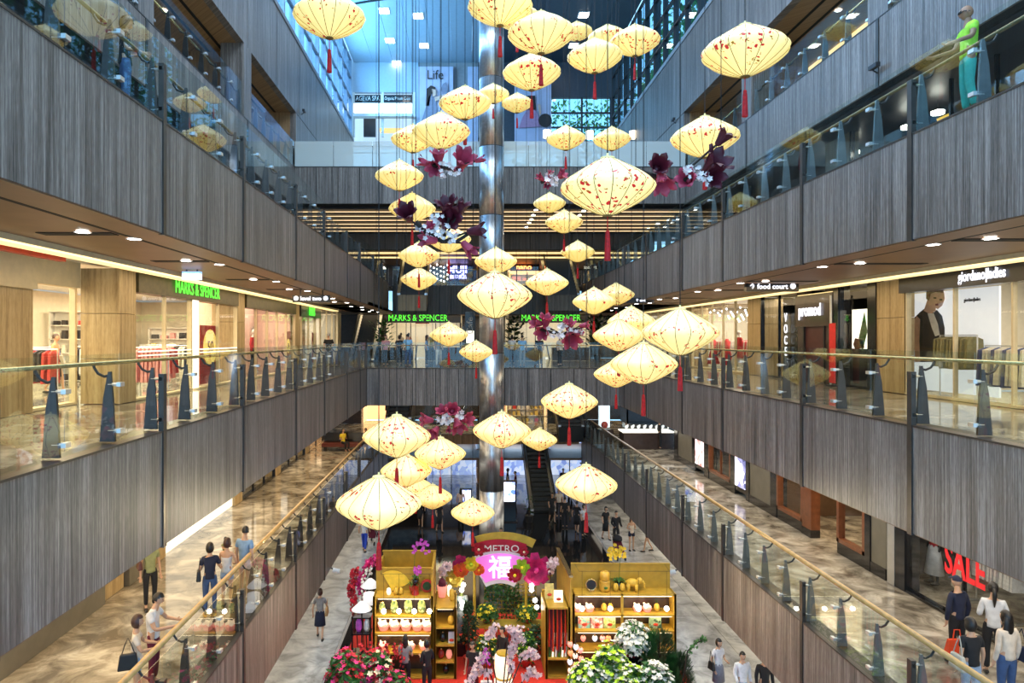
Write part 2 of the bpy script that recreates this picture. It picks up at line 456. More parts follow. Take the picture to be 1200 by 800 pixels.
# ---- upper walls: bands, piers, back rooms, clerestory
def upper_side(side, X, s):
    r = root_struct('wall_'+side)
    z0, z1 = 21.95, 25.55
    ys = [0.5, 5, 9.6, 14, 18.2, 22.4, 26.7, 30.8, 34.9, 39, 43, 47.6, 52]
    for a, b in zip(ys[:-1], ys[1:]):
        if side == 'left' and b > 52.1: continue
        obj('panel', MB().box(X, X+s*.3, a+.025, b-.025, z0, z1), M_LAM, r)
    obj('core', MB().box(X+s*.04, X+s*.35, .5, 52, z0+.02, z1-.02), M_SLOT, r)
    obj('coping', MB().box(X-s*.05, X+s*.5, .5, 52, z1, z1+.22), M_GREYW, r)
    for y in (9.6, 18.2, 26.7):
        obj('pier', MB().box(X+s*.0, X+s*.9, y-.45, y+.45, F4, z0), M_LAM, r)
    # blank wall beyond the last opening
    for a, b in ((34.3, 39), (39, 45), (45, 52)):
        obj('panel', MB().box(X, X+s*.3, a+.02, b-.02, F4, z0-.04), M_LAM, r)
    obj('reveal', MB().box(X+s*.3, X+s*3.2, 34.3, 34.6, F4, z0), M_WOODW, r)
    for y in (18.2, 26.7):
        obj('reveal', MB().box(X+s*.9, X+s*2.6, y+.35, y+.45, F4, z0), M_WOODW, r)
    obj('soffit_board', MB().box(X+s*.3, X+s*6.5, .5, 34.3, z0, z0+.12), M_WOODW, r)
    for a in (X+s*1.0, X+s*1.6):
        obj('slot', MB().box(a, a+s*.12, .5, 34.3, z0-.01, z0+.02), M_SLOT, r)
    return r
upper_side('left', -8.5, -1)
upper_side('right', 11.0, 1)
struct('wall_left', MB().box(-12.6, -12.9, 0, 34.3, F4, 22), M_CREAM)
struct('wall_right', MB().box(15.6, 15.9, 0, 34.3, F4, 22), M_CREAM)
# long light fittings in the third-floor galleries
for X, s, nm in ((-8.5, -1, 'left'), (11.0, 1, 'right')):
    r = root_struct('trim_2'); obj('cove_light', MB().box(X+s*3.4, X+s*3.8, 4, 34, 21.86, 21.94), M_COVE, r)
k = 0
for y in (12, 15.2, 17.1, 20.3, 23.6, 29.3):
    for X, nm in ((12.9, 'right'), (-10.4, 'left')):
        downlight((X, y, 21.93), 'round downlight glowing in the wooden soffit over the %s-hand top gallery, %s along' % (nm, ordn(k//2)), 'top gallery downlights'); k += 1

def clerestory(side, X, s):
    r = root_struct('window_1' if side == 'left' else 'window_2')
    z0, z1 = 25.77, 31.6
    ys = [2 + 1.9*i for i in range(27)]
    zs = [z0, 27.2, 28.7, 30.2, z1]
    for a, b in zip(ys[:-1], ys[1:]):
        for c, d in zip(zs[:-1], zs[1:]):
            obj('pane', MB().box(X+s*.16, X+s*.18, a+.04, b-.04, c+.04, d-.04), M_WING, r)
    for i, y in enumerate(ys):
        w_ = .16 if i % 4 == 0 else .05
        obj('mullion', MB().box(X+s*.05, X+s*(.30+w_), y-w_/2, y+w_/2, z0, z1), MC['dark_metal'] if side == 'right' else M_MUL, r)
    for z in zs:
        obj('transom', MB().box(X+s*.08, X+s*.26, 2, ys[-1], z-.05, z+.05), MC['dark_metal'] if side == 'right' else M_MUL, r)
M_MUL = mat('blue_grey_mullion', (.22,.27,.33), .4, .3)
clerestory('left', -8.5, -1)
clerestory('right', 11.0, 1)
# roof
M_ROOFB = mat('roof_lit_blue', (.34,.42,.50), .55, var=.05)
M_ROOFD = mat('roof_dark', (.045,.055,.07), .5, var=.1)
r = root_struct('ceiling')
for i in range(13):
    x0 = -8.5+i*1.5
    obj('panel', MB().box(x0+.01, x0+1.49, 32, 53, 31.6, 31.9), M_ROOFB if i < 7 else M_ROOFD, r)  # blue-lit left and shaded right side of the roof put into panel colour
obj('curved_gap', MB().tube([(x, 41.5+6.2*(1-((x+8.5)/13)**.5)*.55-.9, 31.57) for x in [ -8.4+.6*i for i in range(22)]], .07, 6), M_SLOT, r)
struct('ceiling', MB().box(-9, 12, 0, 32, 31.6, 31.9), M_GREYW)
downs = [(450,12),(490,18),(457,47),(497,53),(465,73),(684,17),(672,53),(662,77)]
for i, (px, py) in enumerate(downs):
    Y = 21.0*800/(396-py); p = at(px, py, Y)
    t = thing('ceiling_lamp', 'square white lamp in the high blue roof, %s of those beside the round shaft' % ordn(i), 'lamp', (p.x, Y, 31.6), 'square roof lamps')
    obj('housing', MB().box(p.x-.36, p.x+.36, Y-.42, Y+.42, 31.56, 31.6), M_WHITE, t)
    obj('lamp_lens', MB().box(p.x-.28, p.x+.28, Y-.34, Y+.34, 31.53, 31.56), M_LAMP, t)

# ---- far wall of the top hall
M_BLUEW = mat('pale_blue_wall', (.40,.50,.60), .6, var=.04)
YB = 52.0
r = root_struct('wall_back')
def fbox(x0, y0, x1, y1, Y, d, m, name, par):   # a box whose front face fills a photo rectangle at depth Y
    a = at(x0, y0, Y); b = at(x1, y1, Y)
    return obj(name, MB().box(a.x, b.x, Y, Y+d, b.z, a.z), m, par)
fbox(395, 60, 413, 175, YB, .4, M_BLUEW, 'panel', r)
fbox(413, 60, 490, 108, YB, .4, M_BLUEW, 'panel', r)
fbox(485, 108, 492, 175, YB, .4, M_BLUEW, 'panel', r)
fbox(490, 60, 560, 175, YB+.1, .4, M_GREYW, 'panel', r)
fbox(560, 60, 645, 175, YB, .4, M_ROOFD, 'panel', r)
fbox(645, 60, 730, 114, YB, .4, M_ROOFD, 'panel', r)
fbox(716, 114, 730, 175, YB, .4, M_ROOFD, 'panel', r)
fbox(560, 78, 568, 160, YB-.2, .2, M_MUL, 'pilaster', r)
fbox(548, 78, 552, 160, YB-.2, .2, M_MUL, 'pilaster', r)
# big window to the garden
win = root_struct('window_3')
for i in range(2):
    for j in range(3):
        x0 = 646+35*i; y0 = 115+[0, 17, 34][j]; fbox(x0+1, y0+1, x0+34, y0+16, YB+.2, .03, M_WING, 'pane', win)
for x in (645, 682, 716): fbox(x-1, 114, x+1, 166, YB+.1, .2, M_DARK, 'mullion', win)
for y in (114, 132, 149, 166): fbox(645, y-.8, 716, y+.8, YB+.12, .2, M_DARK, 'transom', win)
# garden outside the end window and beyond the clerestories
def leaf_cloud(boxes, n, size, seed=1):
    rnd = random.Random(seed); mb = MB()
    for _ in range(n):
        x0, x1, y0, y1, z0, z1 = rnd.choice(boxes)
        c = Vector((rnd.uniform(x0, x1), rnd.uniform(y0, y1), rnd.uniform(z0, z1)))
        u = Vector((rnd.uniform(-1,1), rnd.uniform(-1,1), rnd.uniform(-1,1))).normalized()*size*rnd.uniform(.6,1.3)
        v = u.cross(Vector((rnd.uniform(-1,1), rnd.uniform(-1,1), rnd.uniform(-1,1)))).normalized()*size*.5
        mb.quad(c-u, c-v, c+u, c+v)
    return mb
M_GARD = mat('garden_leaf', (.05,.20,.05), .6, var=.6, scale=2)
tag(obj('garden_foliage', leaf_cloud([(5, 13, 56, 60, 24, 31), (4, 14, 57, 60, 24, 29)], 2200, .22, 4), M_GARD), 'green garden trees outside the window at the far end of the top hall', 'trees', kind='stuff')
tag(obj('garden_foliage', leaf_cloud([(14, 18, 18, 60, 24, 33), (14, 18, 30, 60, 24, 36)], 5200, .3, 5), M_GARD), 'green treetops outside the long window high on the right', 'trees', kind='stuff')
tag(obj('garden_foliage', leaf_cloud([(-15, -13, 4, 60, 24, 31)], 3000, .3, 6), M_GARD), 'green treetops outside the long window high on the left', 'trees', kind='stuff')
area('garden_sun', (9, 54.5, 34), (math.radians(25), 0, 0), 12, 3, 900, (1, 1, .95))

# ---- steel column
col = root_struct('column')
cx, cy = (576-545)*33/800, 33.0
for z0, z1 in zip([0, 3.3, 6.6, 9.9, 13.2, 16.5, 19.8, 23.1, 26.4], [3.27, 6.57, 9.87, 13.17, 16.47, 19.77, 23.07, 26.37, 31.5]):
    obj('drum', MB().lathe([(.60, z0), (.60, z1)], 40, (cx, cy, 0)), M_COLM, col, True)
obj('core', MB().lathe([(.57, 0), (.57, 31.5)], 24, (cx, cy, 0)), M_SLOT, col)

# ---- slatted lit ceiling under the far bridge
M_SLATG = emit('warm_slat_light', (1,.66,.32), 1.1)
r = root_struct('ceiling')
obj('deck', MB().box(-9, 11.5, YF+.45, 47, 17.34, 17.5), M_SLOT, r)
for i in range(7):
    y = YF+1.0+i*1.28
    obj('slat', MB().box(-8.8, 11.3, y, y+.5, 17.22, 17.36), M_DARK, r)
    obj('light_strip', MB().box(-8.8, 11.3, y+.60, y+.68, 17.165, 17.2), M_SLATG, r)
k = 0
for px, py in [(628,246),(625,252),(623,257),(620,261),(617,266),(684,247),(679,252),(783,258),(771,262),(760,267)]:
    Y = 6.6*800/(396-py); p = at(px, py, Y)
    if Y > 46: continue
    downlight((p.x, Y, 17.2), 'white spot lamp among the glowing slats of the far bridge, %s in row' % ordn(k), 'spots in the slatted ceiling'); k += 1
# cove bands under the third far fascia
for z, Y in ((16.1, 44.4), (15.95, 45.6), (12.34, 47)):
    r = root_struct('trim_3'); obj('cove_light', MB().box(-9, 12, Y, Y+.25, z, z+.08), M_COVE, r)
slab('ceiling', -9, 12, 43.6, 60, 16.3, .12, M_SOFF)
# ================= balustrades =================
# one fin with its two glass clamps and the curved arm that holds the rail; local: x = away from the atrium, z up
FINH = 1.0
def fin_mesh(m):
    mb = MB(); mb.prism([(.10,-.02,0),(.32,-.02,0),(.27,-.02,.62),(.20,-.02,FINH),(.16,-.02,FINH),(.13,-.02,.6)], (0,.04,0))
    return mesh_of('fin', mb, m)
FIN_D = fin_mesh(M_FIN); FIN_G = fin_mesh(M_FING)
CLAMP = mesh_of('clamp', MB().tube([(.0,0,0),(.17,0,0)], .022, 8).box(-.03,.03,-.06,.06,-.03,.03), M_STEEL)
ARM = mesh_of('rail_bracket', MB().tube([(.18,0,FINH-.05),(.26,0,FINH-.07),(.35,0,FINH-.03),(.41,0,FINH+.06),(.42,0,FINH+.14)], .02, 8), M_DARK, True)
def balustrade(label, group, o, d, n, stops, z, fin=FIN_D, rail=M_RAIL, glass=M_GLASS, detail_to=26, gh=1.28, railr=.032, split=1.25):
    """o+d*t runs along the edge, n points away from the atrium"""
    o = Vector((o[0], o[1], 0)); d = Vector((d[0], d[1], 0)); n = Vector((n[0], n[1], 0))
    t0, t1 = stops[0], stops[-1]
    P = lambda t, a, h: o + d*t + n*a + Vector((0, 0, z+h))
    th = thing('glass_balustrade', label, 'balustrade', tuple(P(t0, 0, 0)), group)
    rot = math.atan2(n.y, n.x)
    ts = []
    for a, b in zip(stops[:-1], stops[1:]):
        k = max(1, round((b-a)/split)); ts += [a+(b-a)*i/k for i in range(k)]
    ts.append(t1)
    for a, b in zip(ts[:-1], ts[1:]):
        q = [P(a+.012, .05, .03), P(b-.012, .05, .03), P(b-.012, .062, .03), P(a+.012, .062, .03)]
        obj('glass_pane', MB().hexa(q + [p+Vector((0,0,gh-.03)) for p in q]), glass, th)
    for t in ts:
        f = inst('fin_post', fin, th, tuple(P(t, 0, 0.02)), (0, 0, rot))
        depth = P(t, 0, 0).y
        for h in (.16, .82):
            if depth > detail_to: continue
            c = inst('clamp', CLAMP, None, (0,0,0)); c.parent = f; c.location = (.03, 0, h)
        c = inst('rail_bracket', ARM, None, (0,0,0)); c.parent = f
    obj('handrail', MB().tube([P(t0, .42, 1.13), P(t1, .42, 1.13)], railr, 10), rail, th, True)
    return th
G = 'glass balustrades'
def clip(s, a, b): return [a] + [y for y in s if a+.4 < y < b-.4] + [b]
balustrade('clear glass balustrade with golden wooden handrail along the left-hand first gallery', G, (XL,0), (0,1), (-1,0), clip(SL, 8, 43), F1+.02, FIN_D, M_RAILW, railr=.055)
balustrade('clear glass balustrade with golden wooden handrail along the right-hand first gallery', G, (XR,0), (0,1), (1,0), clip(SR, 8, 44), F1+.02, FIN_G, M_RAILW, railr=.055)
balustrade('clear glass balustrade on dark fins along the left-hand second gallery, before the bright shops', G, (XL,0), (0,1), (-1,0), clip(SL, 5, YF), F2+.03)
balustrade('clear glass balustrade on dark fins along the right-hand second gallery, before the stone pillars', G, (XR,0), (0,1), (1,0), clip(SR, 7, YF), F2+.03, FIN_D)
balustrade('glass balustrade along the left-hand third gallery, reflecting windows and lanterns', G, (XL,0), (0,1), (-1,0), clip(SL, 5, 43), F3+.03, FIN_D, M_RAILD)
balustrade('glass balustrade along the right-hand third gallery where the man in green leans', G, (XR,0), (0,1), (1,0), clip(SR, 7, 44.6), F3+.03, FIN_G, M_RAILD)
balustrade('glass balustrade in the opening of the left-hand top gallery, nearer of two', G, (-8.5,0), (0,1), (-1,0), [10.1, 13.5, 17.7], F4+.03)
balustrade('glass balustrade in the opening of the left-hand top gallery, between pier and far wall', G, (-8.5,0), (0,1), (-1,0), [18.7, 22.5, 26.2], F4+.03)
balustrade('glass balustrade in the last opening of the left-hand top gallery', G, (-8.5,0), (0,1), (-1,0), [27.2, 30.6, 34.2], F4+.03)
balustrade('glass balustrade in the opening of the right-hand top gallery, above the camera bracket', G, (11.0,0), (0,1), (1,0), [18.7, 22.5, 26.2], F4+.03, FIN_G)
balustrade('glass balustrade in the last opening of the right-hand top gallery', G, (11.0,0), (0,1), (1,0), [27.2, 30.6, 34.2], F4+.03, FIN_G)
balustrade('glass balustrade in the near opening of the right-hand top gallery', G, (11.0,0), (0,1), (1,0), [10.1, 13.5, 17.7], F4+.03, FIN_G)
balustrade('glass balustrade of the far second gallery, shoppers standing behind it', G, (0,YF), (1,0), (0,1), [XL, 0, XR], F2+.03, split=2.1)
balustrade('frosted white balustrade of the far bridge under the blue hall', G, (0,YF), (1,0), (0,1), [-8.5, 1.2, 11.0], F4+.03, glass=M_FROST, split=1.95)
balustrade('second clear balustrade behind the frosted one on the far bridge', G, (0,YF+2.4), (1,0), (0,1), [-8.4, 1.2, 10.9], F4+.35, split=1.95)
slab('floor', -8.5, 11, YF+2.2, 52, F4+.34, .33, M_GREYW)
balustrade('glass balustrade of the far third gallery before the dark shops', G, (0,46), (1,0), (0,1), [-4.9, 1.4, 7.7], F3+.03, split=2.0)
balustrade('glass balustrade at the far end of the first gallery', G, (0,46), (1,0), (0,1), [-4.9, 1.4, 7.7], F1+.03, split=2.0)

# ================= lanterns =================
def lantern_mat():
    m, nt, b = new_mat('painted_yellow_silk'); N, L = nt.nodes, nt.links
    tc = N.new('ShaderNodeTexCoord'); oi = N.new('ShaderNodeObjectInfo')
    off = N.new('ShaderNodeVectorMath'); off.operation = 'ADD'
    cb = N.new('ShaderNodeCombineXYZ'); mu = N.new('ShaderNodeMath'); mu.operation = 'MULTIPLY'; mu.inputs[1].default_value = 37
    L.new(oi.outputs['Random'], mu.inputs[0]); L.new(mu.outputs[0], cb.inputs[0]); L.new(mu.outputs[0], cb.inputs[1])
    L.new(tc.outputs['Object'], off.inputs[0]); L.new(cb.outputs[0], off.inputs[1])
    def dots(scale, thr, dens):
        # petals kept only where a slower noise clusters them
        nz = N.new('ShaderNodeTexNoise'); nz.inputs['Scale'].default_value = scale*.9; L.new(off.outputs[0], nz.inputs['Vector'])
        dd = N.new('ShaderNodeVectorMath'); dd.operation = 'MULTIPLY_ADD'; dd.inputs[1].default_value = (.10,.10,.10)
        L.new(nz.outputs['Color'], dd.inputs[0]); L.new(off.outputs[0], dd.inputs[2])
        vo = N.new('ShaderNodeTexVoronoi'); vo.inputs['Scale'].default_value = scale; L.new(dd.outputs[0], vo.inputs['Vector'])
        lt = N.new('ShaderNodeMath'); lt.operation = 'LESS_THAN'; lt.inputs[1].default_value = thr; L.new(vo.outputs['Distance'], lt.inputs[0])
        sp = N.new('ShaderNodeSeparateColor'); L.new(vo.outputs['Color'], sp.inputs[0])
        gt = N.new('ShaderNodeMath'); gt.operation = 'GREATER_THAN'; gt.inputs[1].default_value = dens; L.new(sp.outputs[0], gt.inputs[0])
        n2 = N.new('ShaderNodeTexNoise'); n2.inputs['Scale'].default_value = 2.6; n2.inputs['Detail'].default_value = 1; L.new(off.outputs[0], n2.inputs['Vector'])
        g2 = N.new('ShaderNodeMath'); g2.operation = 'GREATER_THAN'; g2.inputs[1].default_value = .5; L.new(n2.outputs['Fac'], g2.inputs[0])
        a = N.new('ShaderNodeMath'); a.operation = 'MULTIPLY'; L.new(lt.outputs[0], a.inputs[0]); L.new(gt.outputs[0], a.inputs[1])
        c = N.new('ShaderNodeMath'); c.operation = 'MULTIPLY'; L.new(a.outputs[0], c.inputs[0]); L.new(g2.outputs[0], c.inputs[1])
        return c
    d1 = dots(15, .34, .45); d2 = dots(24, .32, .72)
    mx = N.new('ShaderNodeMixRGB'); mx.inputs[1].default_value = (.95,.88,.50,1); mx.inputs[2].default_value = (.50,.02,.03,1)
    L.new(d1.outputs[0], mx.inputs[0])
    m2 = N.new('ShaderNodeMixRGB'); m2.inputs[2].default_value = (.30,.16,.02,1)
    L.new(d2.outputs[0], m2.inputs[0]); L.new(mx.outputs[0], m2.inputs[1])
    L.new(m2.outputs[0], b.inputs['Base Color']); em = N.new('ShaderNodeMixRGB'); em.blend_type = 'MULTIPLY'; em.inputs[0].default_value = 1; em.inputs[2].default_value = (1,.78,.28,1)
    L.new(m2.outputs[0], em.inputs[1]); L.new(em.outputs[0], b.inputs['Emission Color'])
    b.inputs['Emission Strength'].default_value = .62; b.inputs['Roughness'].default_value = .35
    return m
M_SILK = lantern_mat()
M_SILKT = mat('silk_cap', (.80,.72,.36), .5, em=(.8,.7,.35), es=.3)
M_RIB = mat('lantern_wire', (.20,.13,.03), .6)
M_TASS = mat('red_tassel', (.55,.008,.012), .7, var=.3, scale=30)
M_WIRE = mat('hanging_cord', (.01,.01,.012), .7)
def lantern_meshes():
    G_ = 16; sub = 4; n = G_*sub
    prof = [(.14,.300),(.30,.262),(.48,.208),(.65,.155),(.80,.105),(.91,.062),(.975,.025),(.998,-.008),(.96,-.050),(.86,-.098),(.71,-.152),(.53,-.206),(.34,-.255),(.18,-.290),(.10,-.302)]
    mb = MB(); vs = []; fs = []
    for (r, z) in prof:
        for k in range(n):
            t = 2*PI*k/n; f = abs(math.sin(G_*t/2)); bulge = .035*f*min(1, r*1.4)
            rr = .5*(r*(.975+bulge)); vs.append((rr*math.cos(t), rr*math.sin(t), z))
    for i in range(len(prof)-1):
        for k in range(n):
            a = i*n+k; b = i*n+(k+1) % n; fs.append((a, a+n, b+n, b))
    mb.add(vs, fs)
    shade = mesh_of('shade', mb, M_SILK, True)
    ribs = MB()
    for g in range(G_):
        t = 2*PI*g/G_
        ribs.tube([(.5*r*.98*math.cos(t), .5*r*.98*math.sin(t), z) for (r, z) in prof], .0038, 4, False)
    ribs = mesh_of('rib_frame', ribs, M_RIB)
    cap = mesh_of('top_cap', MB().lathe([(.075,.296),(.075,.315),(.05,.322),(.012,.33),(.012,.36)], 16), M_SILKT)
    bot = mesh_of('bottom_ring', MB().lathe([(.03,-.315),(.055,-.312),(.055,-.295)], 14), M_RIB)
    ta = MB().tube([(0,0,-.31),(0,0,-.46)], .006, 5)
    ta.lathe([(.008,-.46),(.022,-.475),(.022,-.50),(.026,-.52),(.036,-.78),(.03,-.785)], 12)
    ta = mesh_of('tassel', ta, M_TASS)
    return shade, ribs, cap, bot, ta
LS, LR, LC, LB, LT = lantern_meshes()
CORD = mesh_of('hanging_cord', MB().tube([(0,0,0),(0,0,1)], 1, 5), M_WIRE)
LAN = [ # centre x, rim y, width, how to find it
 (386,19,84,'on its own high up before the long left window'),
 (586,7,76,'cut by the top edge right in front of the steel shaft'),
 (634,39,78,'at the middle of the high cluster beside the shaft, largest of it'),
 (606,20,52,'peeping out above the largest of the high cluster'),
 (676,37,36,'half hidden behind the largest of the high cluster'),
 (623,85,68,'below the high cluster with a long tassel hanging over it'),
 (606,121,37,'smallest below the high cluster, just beside the shaft'),
 (712,44,46,'behind the pair before the high right window'),
 (744,48,58,'on the outside of the pair before the high right window'),
 (697,66,64,'in front of the pair before the high right window'),
 (873,60,98,'large and alone before the right-hand top wall'),
 (545,121,62,'upper of two overlapping the shaft, above the large pair'),
 (578,110,37,'small one in front of the blue part of the shaft'),
 (517,154,68,'front one of the pair above the upper magnolias'),
 (484,163,52,'rear one of the pair above the upper magnolias'),
 (468,206,57,'alone over the far bridge fascia below the pair'),
 (483,244,55,'behind the large dark magnolia branch'),
 (526,280,52,'mostly hidden behind the lower part of the magnolia branch'),
 (491,299,48,'upper of two in a column before the escalator box'),
 (491,327,43,'lower of two in a column before the escalator box'),
 (581,306,50,'small one right above the largest in front of the shaft'),
 (580,346,88,'largest in front of the shaft, at eye height'),
 (641,331,50,'before the escalator on the shaft\'s right side'),
 (663,162,46,'inner of two small ones before the white bridge rail'),
 (717,163,44,'outer of two small ones before the white bridge rail'),
 (644,238,38,'tiny one under the little magnolia spray'),
 (661,260,44,'in front of the glowing slats under the bridge'),
 (677,295,40,'small one below the slats, above the sloping box'),
 (712,219,110,'largest of all, before the glowing slats'),
 (826,161,78,'behind the big magnolia branch on the right wall'),
 (696,353,50,'front one of a small pair below the right fascia'),
 (722,345,42,'rear one of a small pair below the right fascia'),
 (740,377,56,'rear top one of the big group before the right shops'),
 (725,393,60,'inner middle one of the big group before the right shops'),
 (797,389,88,'largest of the big group before the right shops'),
 (754,426,78,'lowest front one of the big group before the right shops'),
 (722,438,52,'rear lowest one of the big group before the right shops'),
 (526,392,45,'before the green-lit shop name at the far end'),
 (558,412,40,'before the far glass rail, just beside the shaft'),
 (667,470,66,'below the far gallery fascia, on its own'),
 (465,511,80,'large one before the left end of the first gallery'),
 (516,531,60,'behind and beside the large one at the left'),
 (588,504,68,'in front of the lower shaft'),
 (632,515,42,'small one beside the lower shaft'),
 (476,551,60,'in the low left cluster, directly under the large one'),
 (487,570,40,'mostly hidden at the centre of the low left cluster'),
 (507,582,46,'in the low left cluster above the booth'),
 (444,589,100,'lowest and largest, with tassel above the left shelf unit'),
 (554,600,51,'small one above the booth sign'),
 (687,567,72,'alone above the black polished floor at the right'),
]
def lantern(px, py, wpx, where, D=1.4):
    Y = 800*D/wpx; p = at(px, py, Y)
    t = thing('silk_lantern', 'yellow lantern ' + where, 'lantern', tuple(p), 'yellow hanging lanterns', (0, 0, random.uniform(0, 6)), D)
    for nm, me in (('shade', LS), ('rib_frame', LR), ('top_cap', LC), ('bottom_ring', LB), ('tassel', LT)):
        c = bpy.data.objects.new(nm, me); COL.objects.link(c); c.parent = t
    top = (31.5 - p.z)/D
    c = bpy.data.objects.new('hanging_cord', CORD); COL.objects.link(c); c.parent = t
    c.location = (0, 0, .34); c.scale = (.006, .006, top-.34)
    return t
for a in LAN: lantern(*a)
# ================= shopfronts =================
PINK = emit('pink_lit_wall', (1,.55,.45), 1.0, (.8,.6,.5)); CREAML = emit('cream_glow_wall', (1,.84,.58), .12, (.8,.7,.5))
WARML = emit('warm_glow_wall', (1,.62,.30), .9, (.7,.5,.3)); BLUEL = emit('blue_lit_wall', (.55,.72,1), .4, (.4,.5,.75))  # shop back walls given a glow of their own in place of shop light
SIGNG = emit('green_letter', (.08,1,.05), 1.0, (.1,.6,.05)); SIGNW = emit('white_letter', (.85,.88,1), 1.15); SIGNB = emit('blue_panel', (.10,.35,.9), 1.2)
SIGNO = emit('orange_letter', (1,.22,.04), 4); M_SIGNBK = mat('signboard_black', (.02,.02,.022), .3, var=.2, coat=.15)
M_SIGNGD = mat('bronze_signboard', (.07,.055,.02), .4, .1, var=.3)
def wallbox(name, X, s, d0, d1, y0, y1, z0, z1, m, par):
    return obj(name, MB().box(X+s*d0, X+s*d1, y0, y1, z0, z1), m, par)
WN = [3]
def front(side, X, s, z0, z1, segs, bay):
    """one stretch of shopfront as a setting piece; segs = (y0, y1, kind)"""
    r = root_struct('wall_'+side)
    for (a, b, kind) in segs:
        if kind in ('stone', 'stonethin'):
            h = z0
            while h < z1-.1:
                t = min(z1, h+1.05); wallbox('stone_slab', X, s, 0, .9 if kind == 'stone' else .25, a+.004, b-.004, h+.006, t-.006, M_STONE, r); h = t
        elif kind == 'woodwall':
            wallbox('panel', X, s, .9, 1.1, a, b, z0, z1-.7, M_STONE, r); wallbox('fascia_board', X, s, .8, 1.1, a, b, z1-.7, z1, M_CREAM, r)
        elif kind == 'grey': wallbox('panel', X, s, 0, .3, a+.01, b-.01, z0+.3, z1, M_TAUPE, r); wallbox('skirting', X, s, -.03, .3, a, b, z0, z0+.3, M_BLK, r)
        elif kind == 'black': wallbox('panel', X, s, -.04, .35, a, b, z0, z1, M_BLK, r)
        elif kind == 'wood': wallbox('panel', X, s, -.05, .25, a, b, z0+.25, z1, M_WOODR, r); wallbox('skirting', X, s, -.07, .25, a, b, z0, z0+.25, M_BLK, r)
        elif kind == 'dark': wallbox('panel', X, s, .02, .3, a+.01, b-.01, z0, z1, M_DKWOOD, r)
        elif kind == 'chrome': wallbox('panel', X, s, -.05, .3, a, b, z0, z1, M_STEEL, r)
        elif kind == 'plinth':
            wallbox('stone_slab', X, s, -.1, .5, a, b, z0, z0+.6, M_TAUPE, r); wallbox('sill', X, s, -.12, .9, a, b, z0+.6, z0+.66, M_WHITE, r)
            wallbox('pane', X, s, .42, .44, a, b, z0+.66, z1, M_SHOPG, r)
        elif kind == 'litpanel': wallbox('lit_panel', X, s, .1, .3, a, b, z0+.02, z1, M_LITW, r); wallbox('pane', X, s, 0.02, .04, a, b, z0+.02, z1, M_SHOPG, r)
        elif kind in ('glass', 'woodwin', 'glassdk'):
            n = max(1, round((b-a)/1.6))
            fm = M_WOODR if kind == 'woodwin' else (M_BLK if kind == 'glassdk' else M_CREAM)
            zb = z0 + (.35 if kind == 'woodwin' else .06)
            wn = root_struct('window_%d' % (WN[0])); WN[0] += 1
            for i in range(n):
                p, q = a+(b-a)*i/n, a+(b-a)*(i+1)/n
                wallbox('pane', X, s, .06, .08, p+.03, q-.03, zb, z1-.02, M_SHOPG, wn)
                wallbox('mullion', X, s, .02, .12, p-.025, p+.025, zb, z1, fm, wn)
            wallbox('mullion', X, s, .0, .14, b-.04, b+.04, zb, z1, fm, wn)
            wallbox('sill', X, s, -.02, .2, a, b, z0, zb, M_BLK if kind != 'glass' else M_CREAM, wn)
            if kind == 'woodwin':
                wallbox('frame', X, s, -.04, .16, a, a+.12, zb, z1, fm, wn); wallbox('frame', X, s, -.04, .16, b-.12, b, zb, z1, fm, wn); wallbox('frame', X, s, -.04, .16, a, b, zb, zb+.12, fm, wn)
    return r
M_TAUPE = mat('taupe_stone', (.17,.155,.125), .35, var=.1, scale=3); M_WOODR = mat('red_wood', (.20,.065,.025), .3, var=.2, coat=.5)
M_DKWOOD = mat('dark_wood', (.055,.032,.025), .3, var=.2, coat=.4)
# --- second gallery, left
front('left', -8.0, -1, F2, 12.3, [(15.8,16.6,'stone'),(24.0,24.8,'stone'),(32.2,33.0,'stone'),(7.6,8.4,'stone'),(8.4,14.06,'woodwall'),
      (16.6,20.0,'glass'),(20.5,24.0,'glass'),(24.8,32.2,'glass'),(33.6,36.6,'glass'),(36.6,38.0,'woodwall'),(38,43,'glass'),(43,44,'stone')], 'a')
front('left', -9.0, -1, F2, 11.75, [(14.06,15.8,'glass')], 'a')
struct('wall_left', MB().box(-8.9, -9.1, 14.0, 15.8, 11.75, 12.35), M_CREAM)
r = root_struct('trim_4'); obj('lit_panel', MB().box(-8.0, -8.14, 20.05, 20.5, F2+.05, 11.75), emit('white_glow', (1,.93,.72), 1.6), r)
r = root_struct('trim_4'); obj('red_beam', MB().box(-7.95, -8.1, 7, 13.6, 12.12, 12.28), mat('red_paint', (.7,.05,.02), .4), r)
# --- second gallery, right
front('right', 12.0, 1, F2, 12.3, [(18.6,19.9,'stonethin'),(27.7,29.0,'stone'),(36.2,37.6,'stone'),(8,13.2,'glass'),(13.2,18.6,'glass'),(19.9,20.3,'black'),(20.3,21.9,'glassdk'),(21.9,22.2,'black'),
      (22.2,22.8,'dark'),(24.2,24.7,'dark'),(24.7,27.7,'glassdk'),(29.0,36.2,'glass'),(37.6,46,'glass')], 'b')
# --- first gallery, right
front('right', 11.3, 1, F1, 7.3, [(8,13.6,'glassdk'),(13.6,17.5,'glassdk'),(17.9,18.2,'chrome'),(17.5,17.9,'black'),(18.3,19.0,'grey'),(19.0,19.25,'black'),(19.25,20.7,'woodwin'),
      (22.2,22.8,'wood'),(22.8,24.7,'woodwin'),(24.7,25.2,'black'),(25.2,27.1,'grey'),(27.1,27.4,'black'),(28.5,29.0,'black'),(29.0,31.6,'woodwin'),(31.6,32.2,'black'),(33.4,33.9,'black'),(33.9,36.2,'grey'),(36.2,36.8,'black')], 'c')
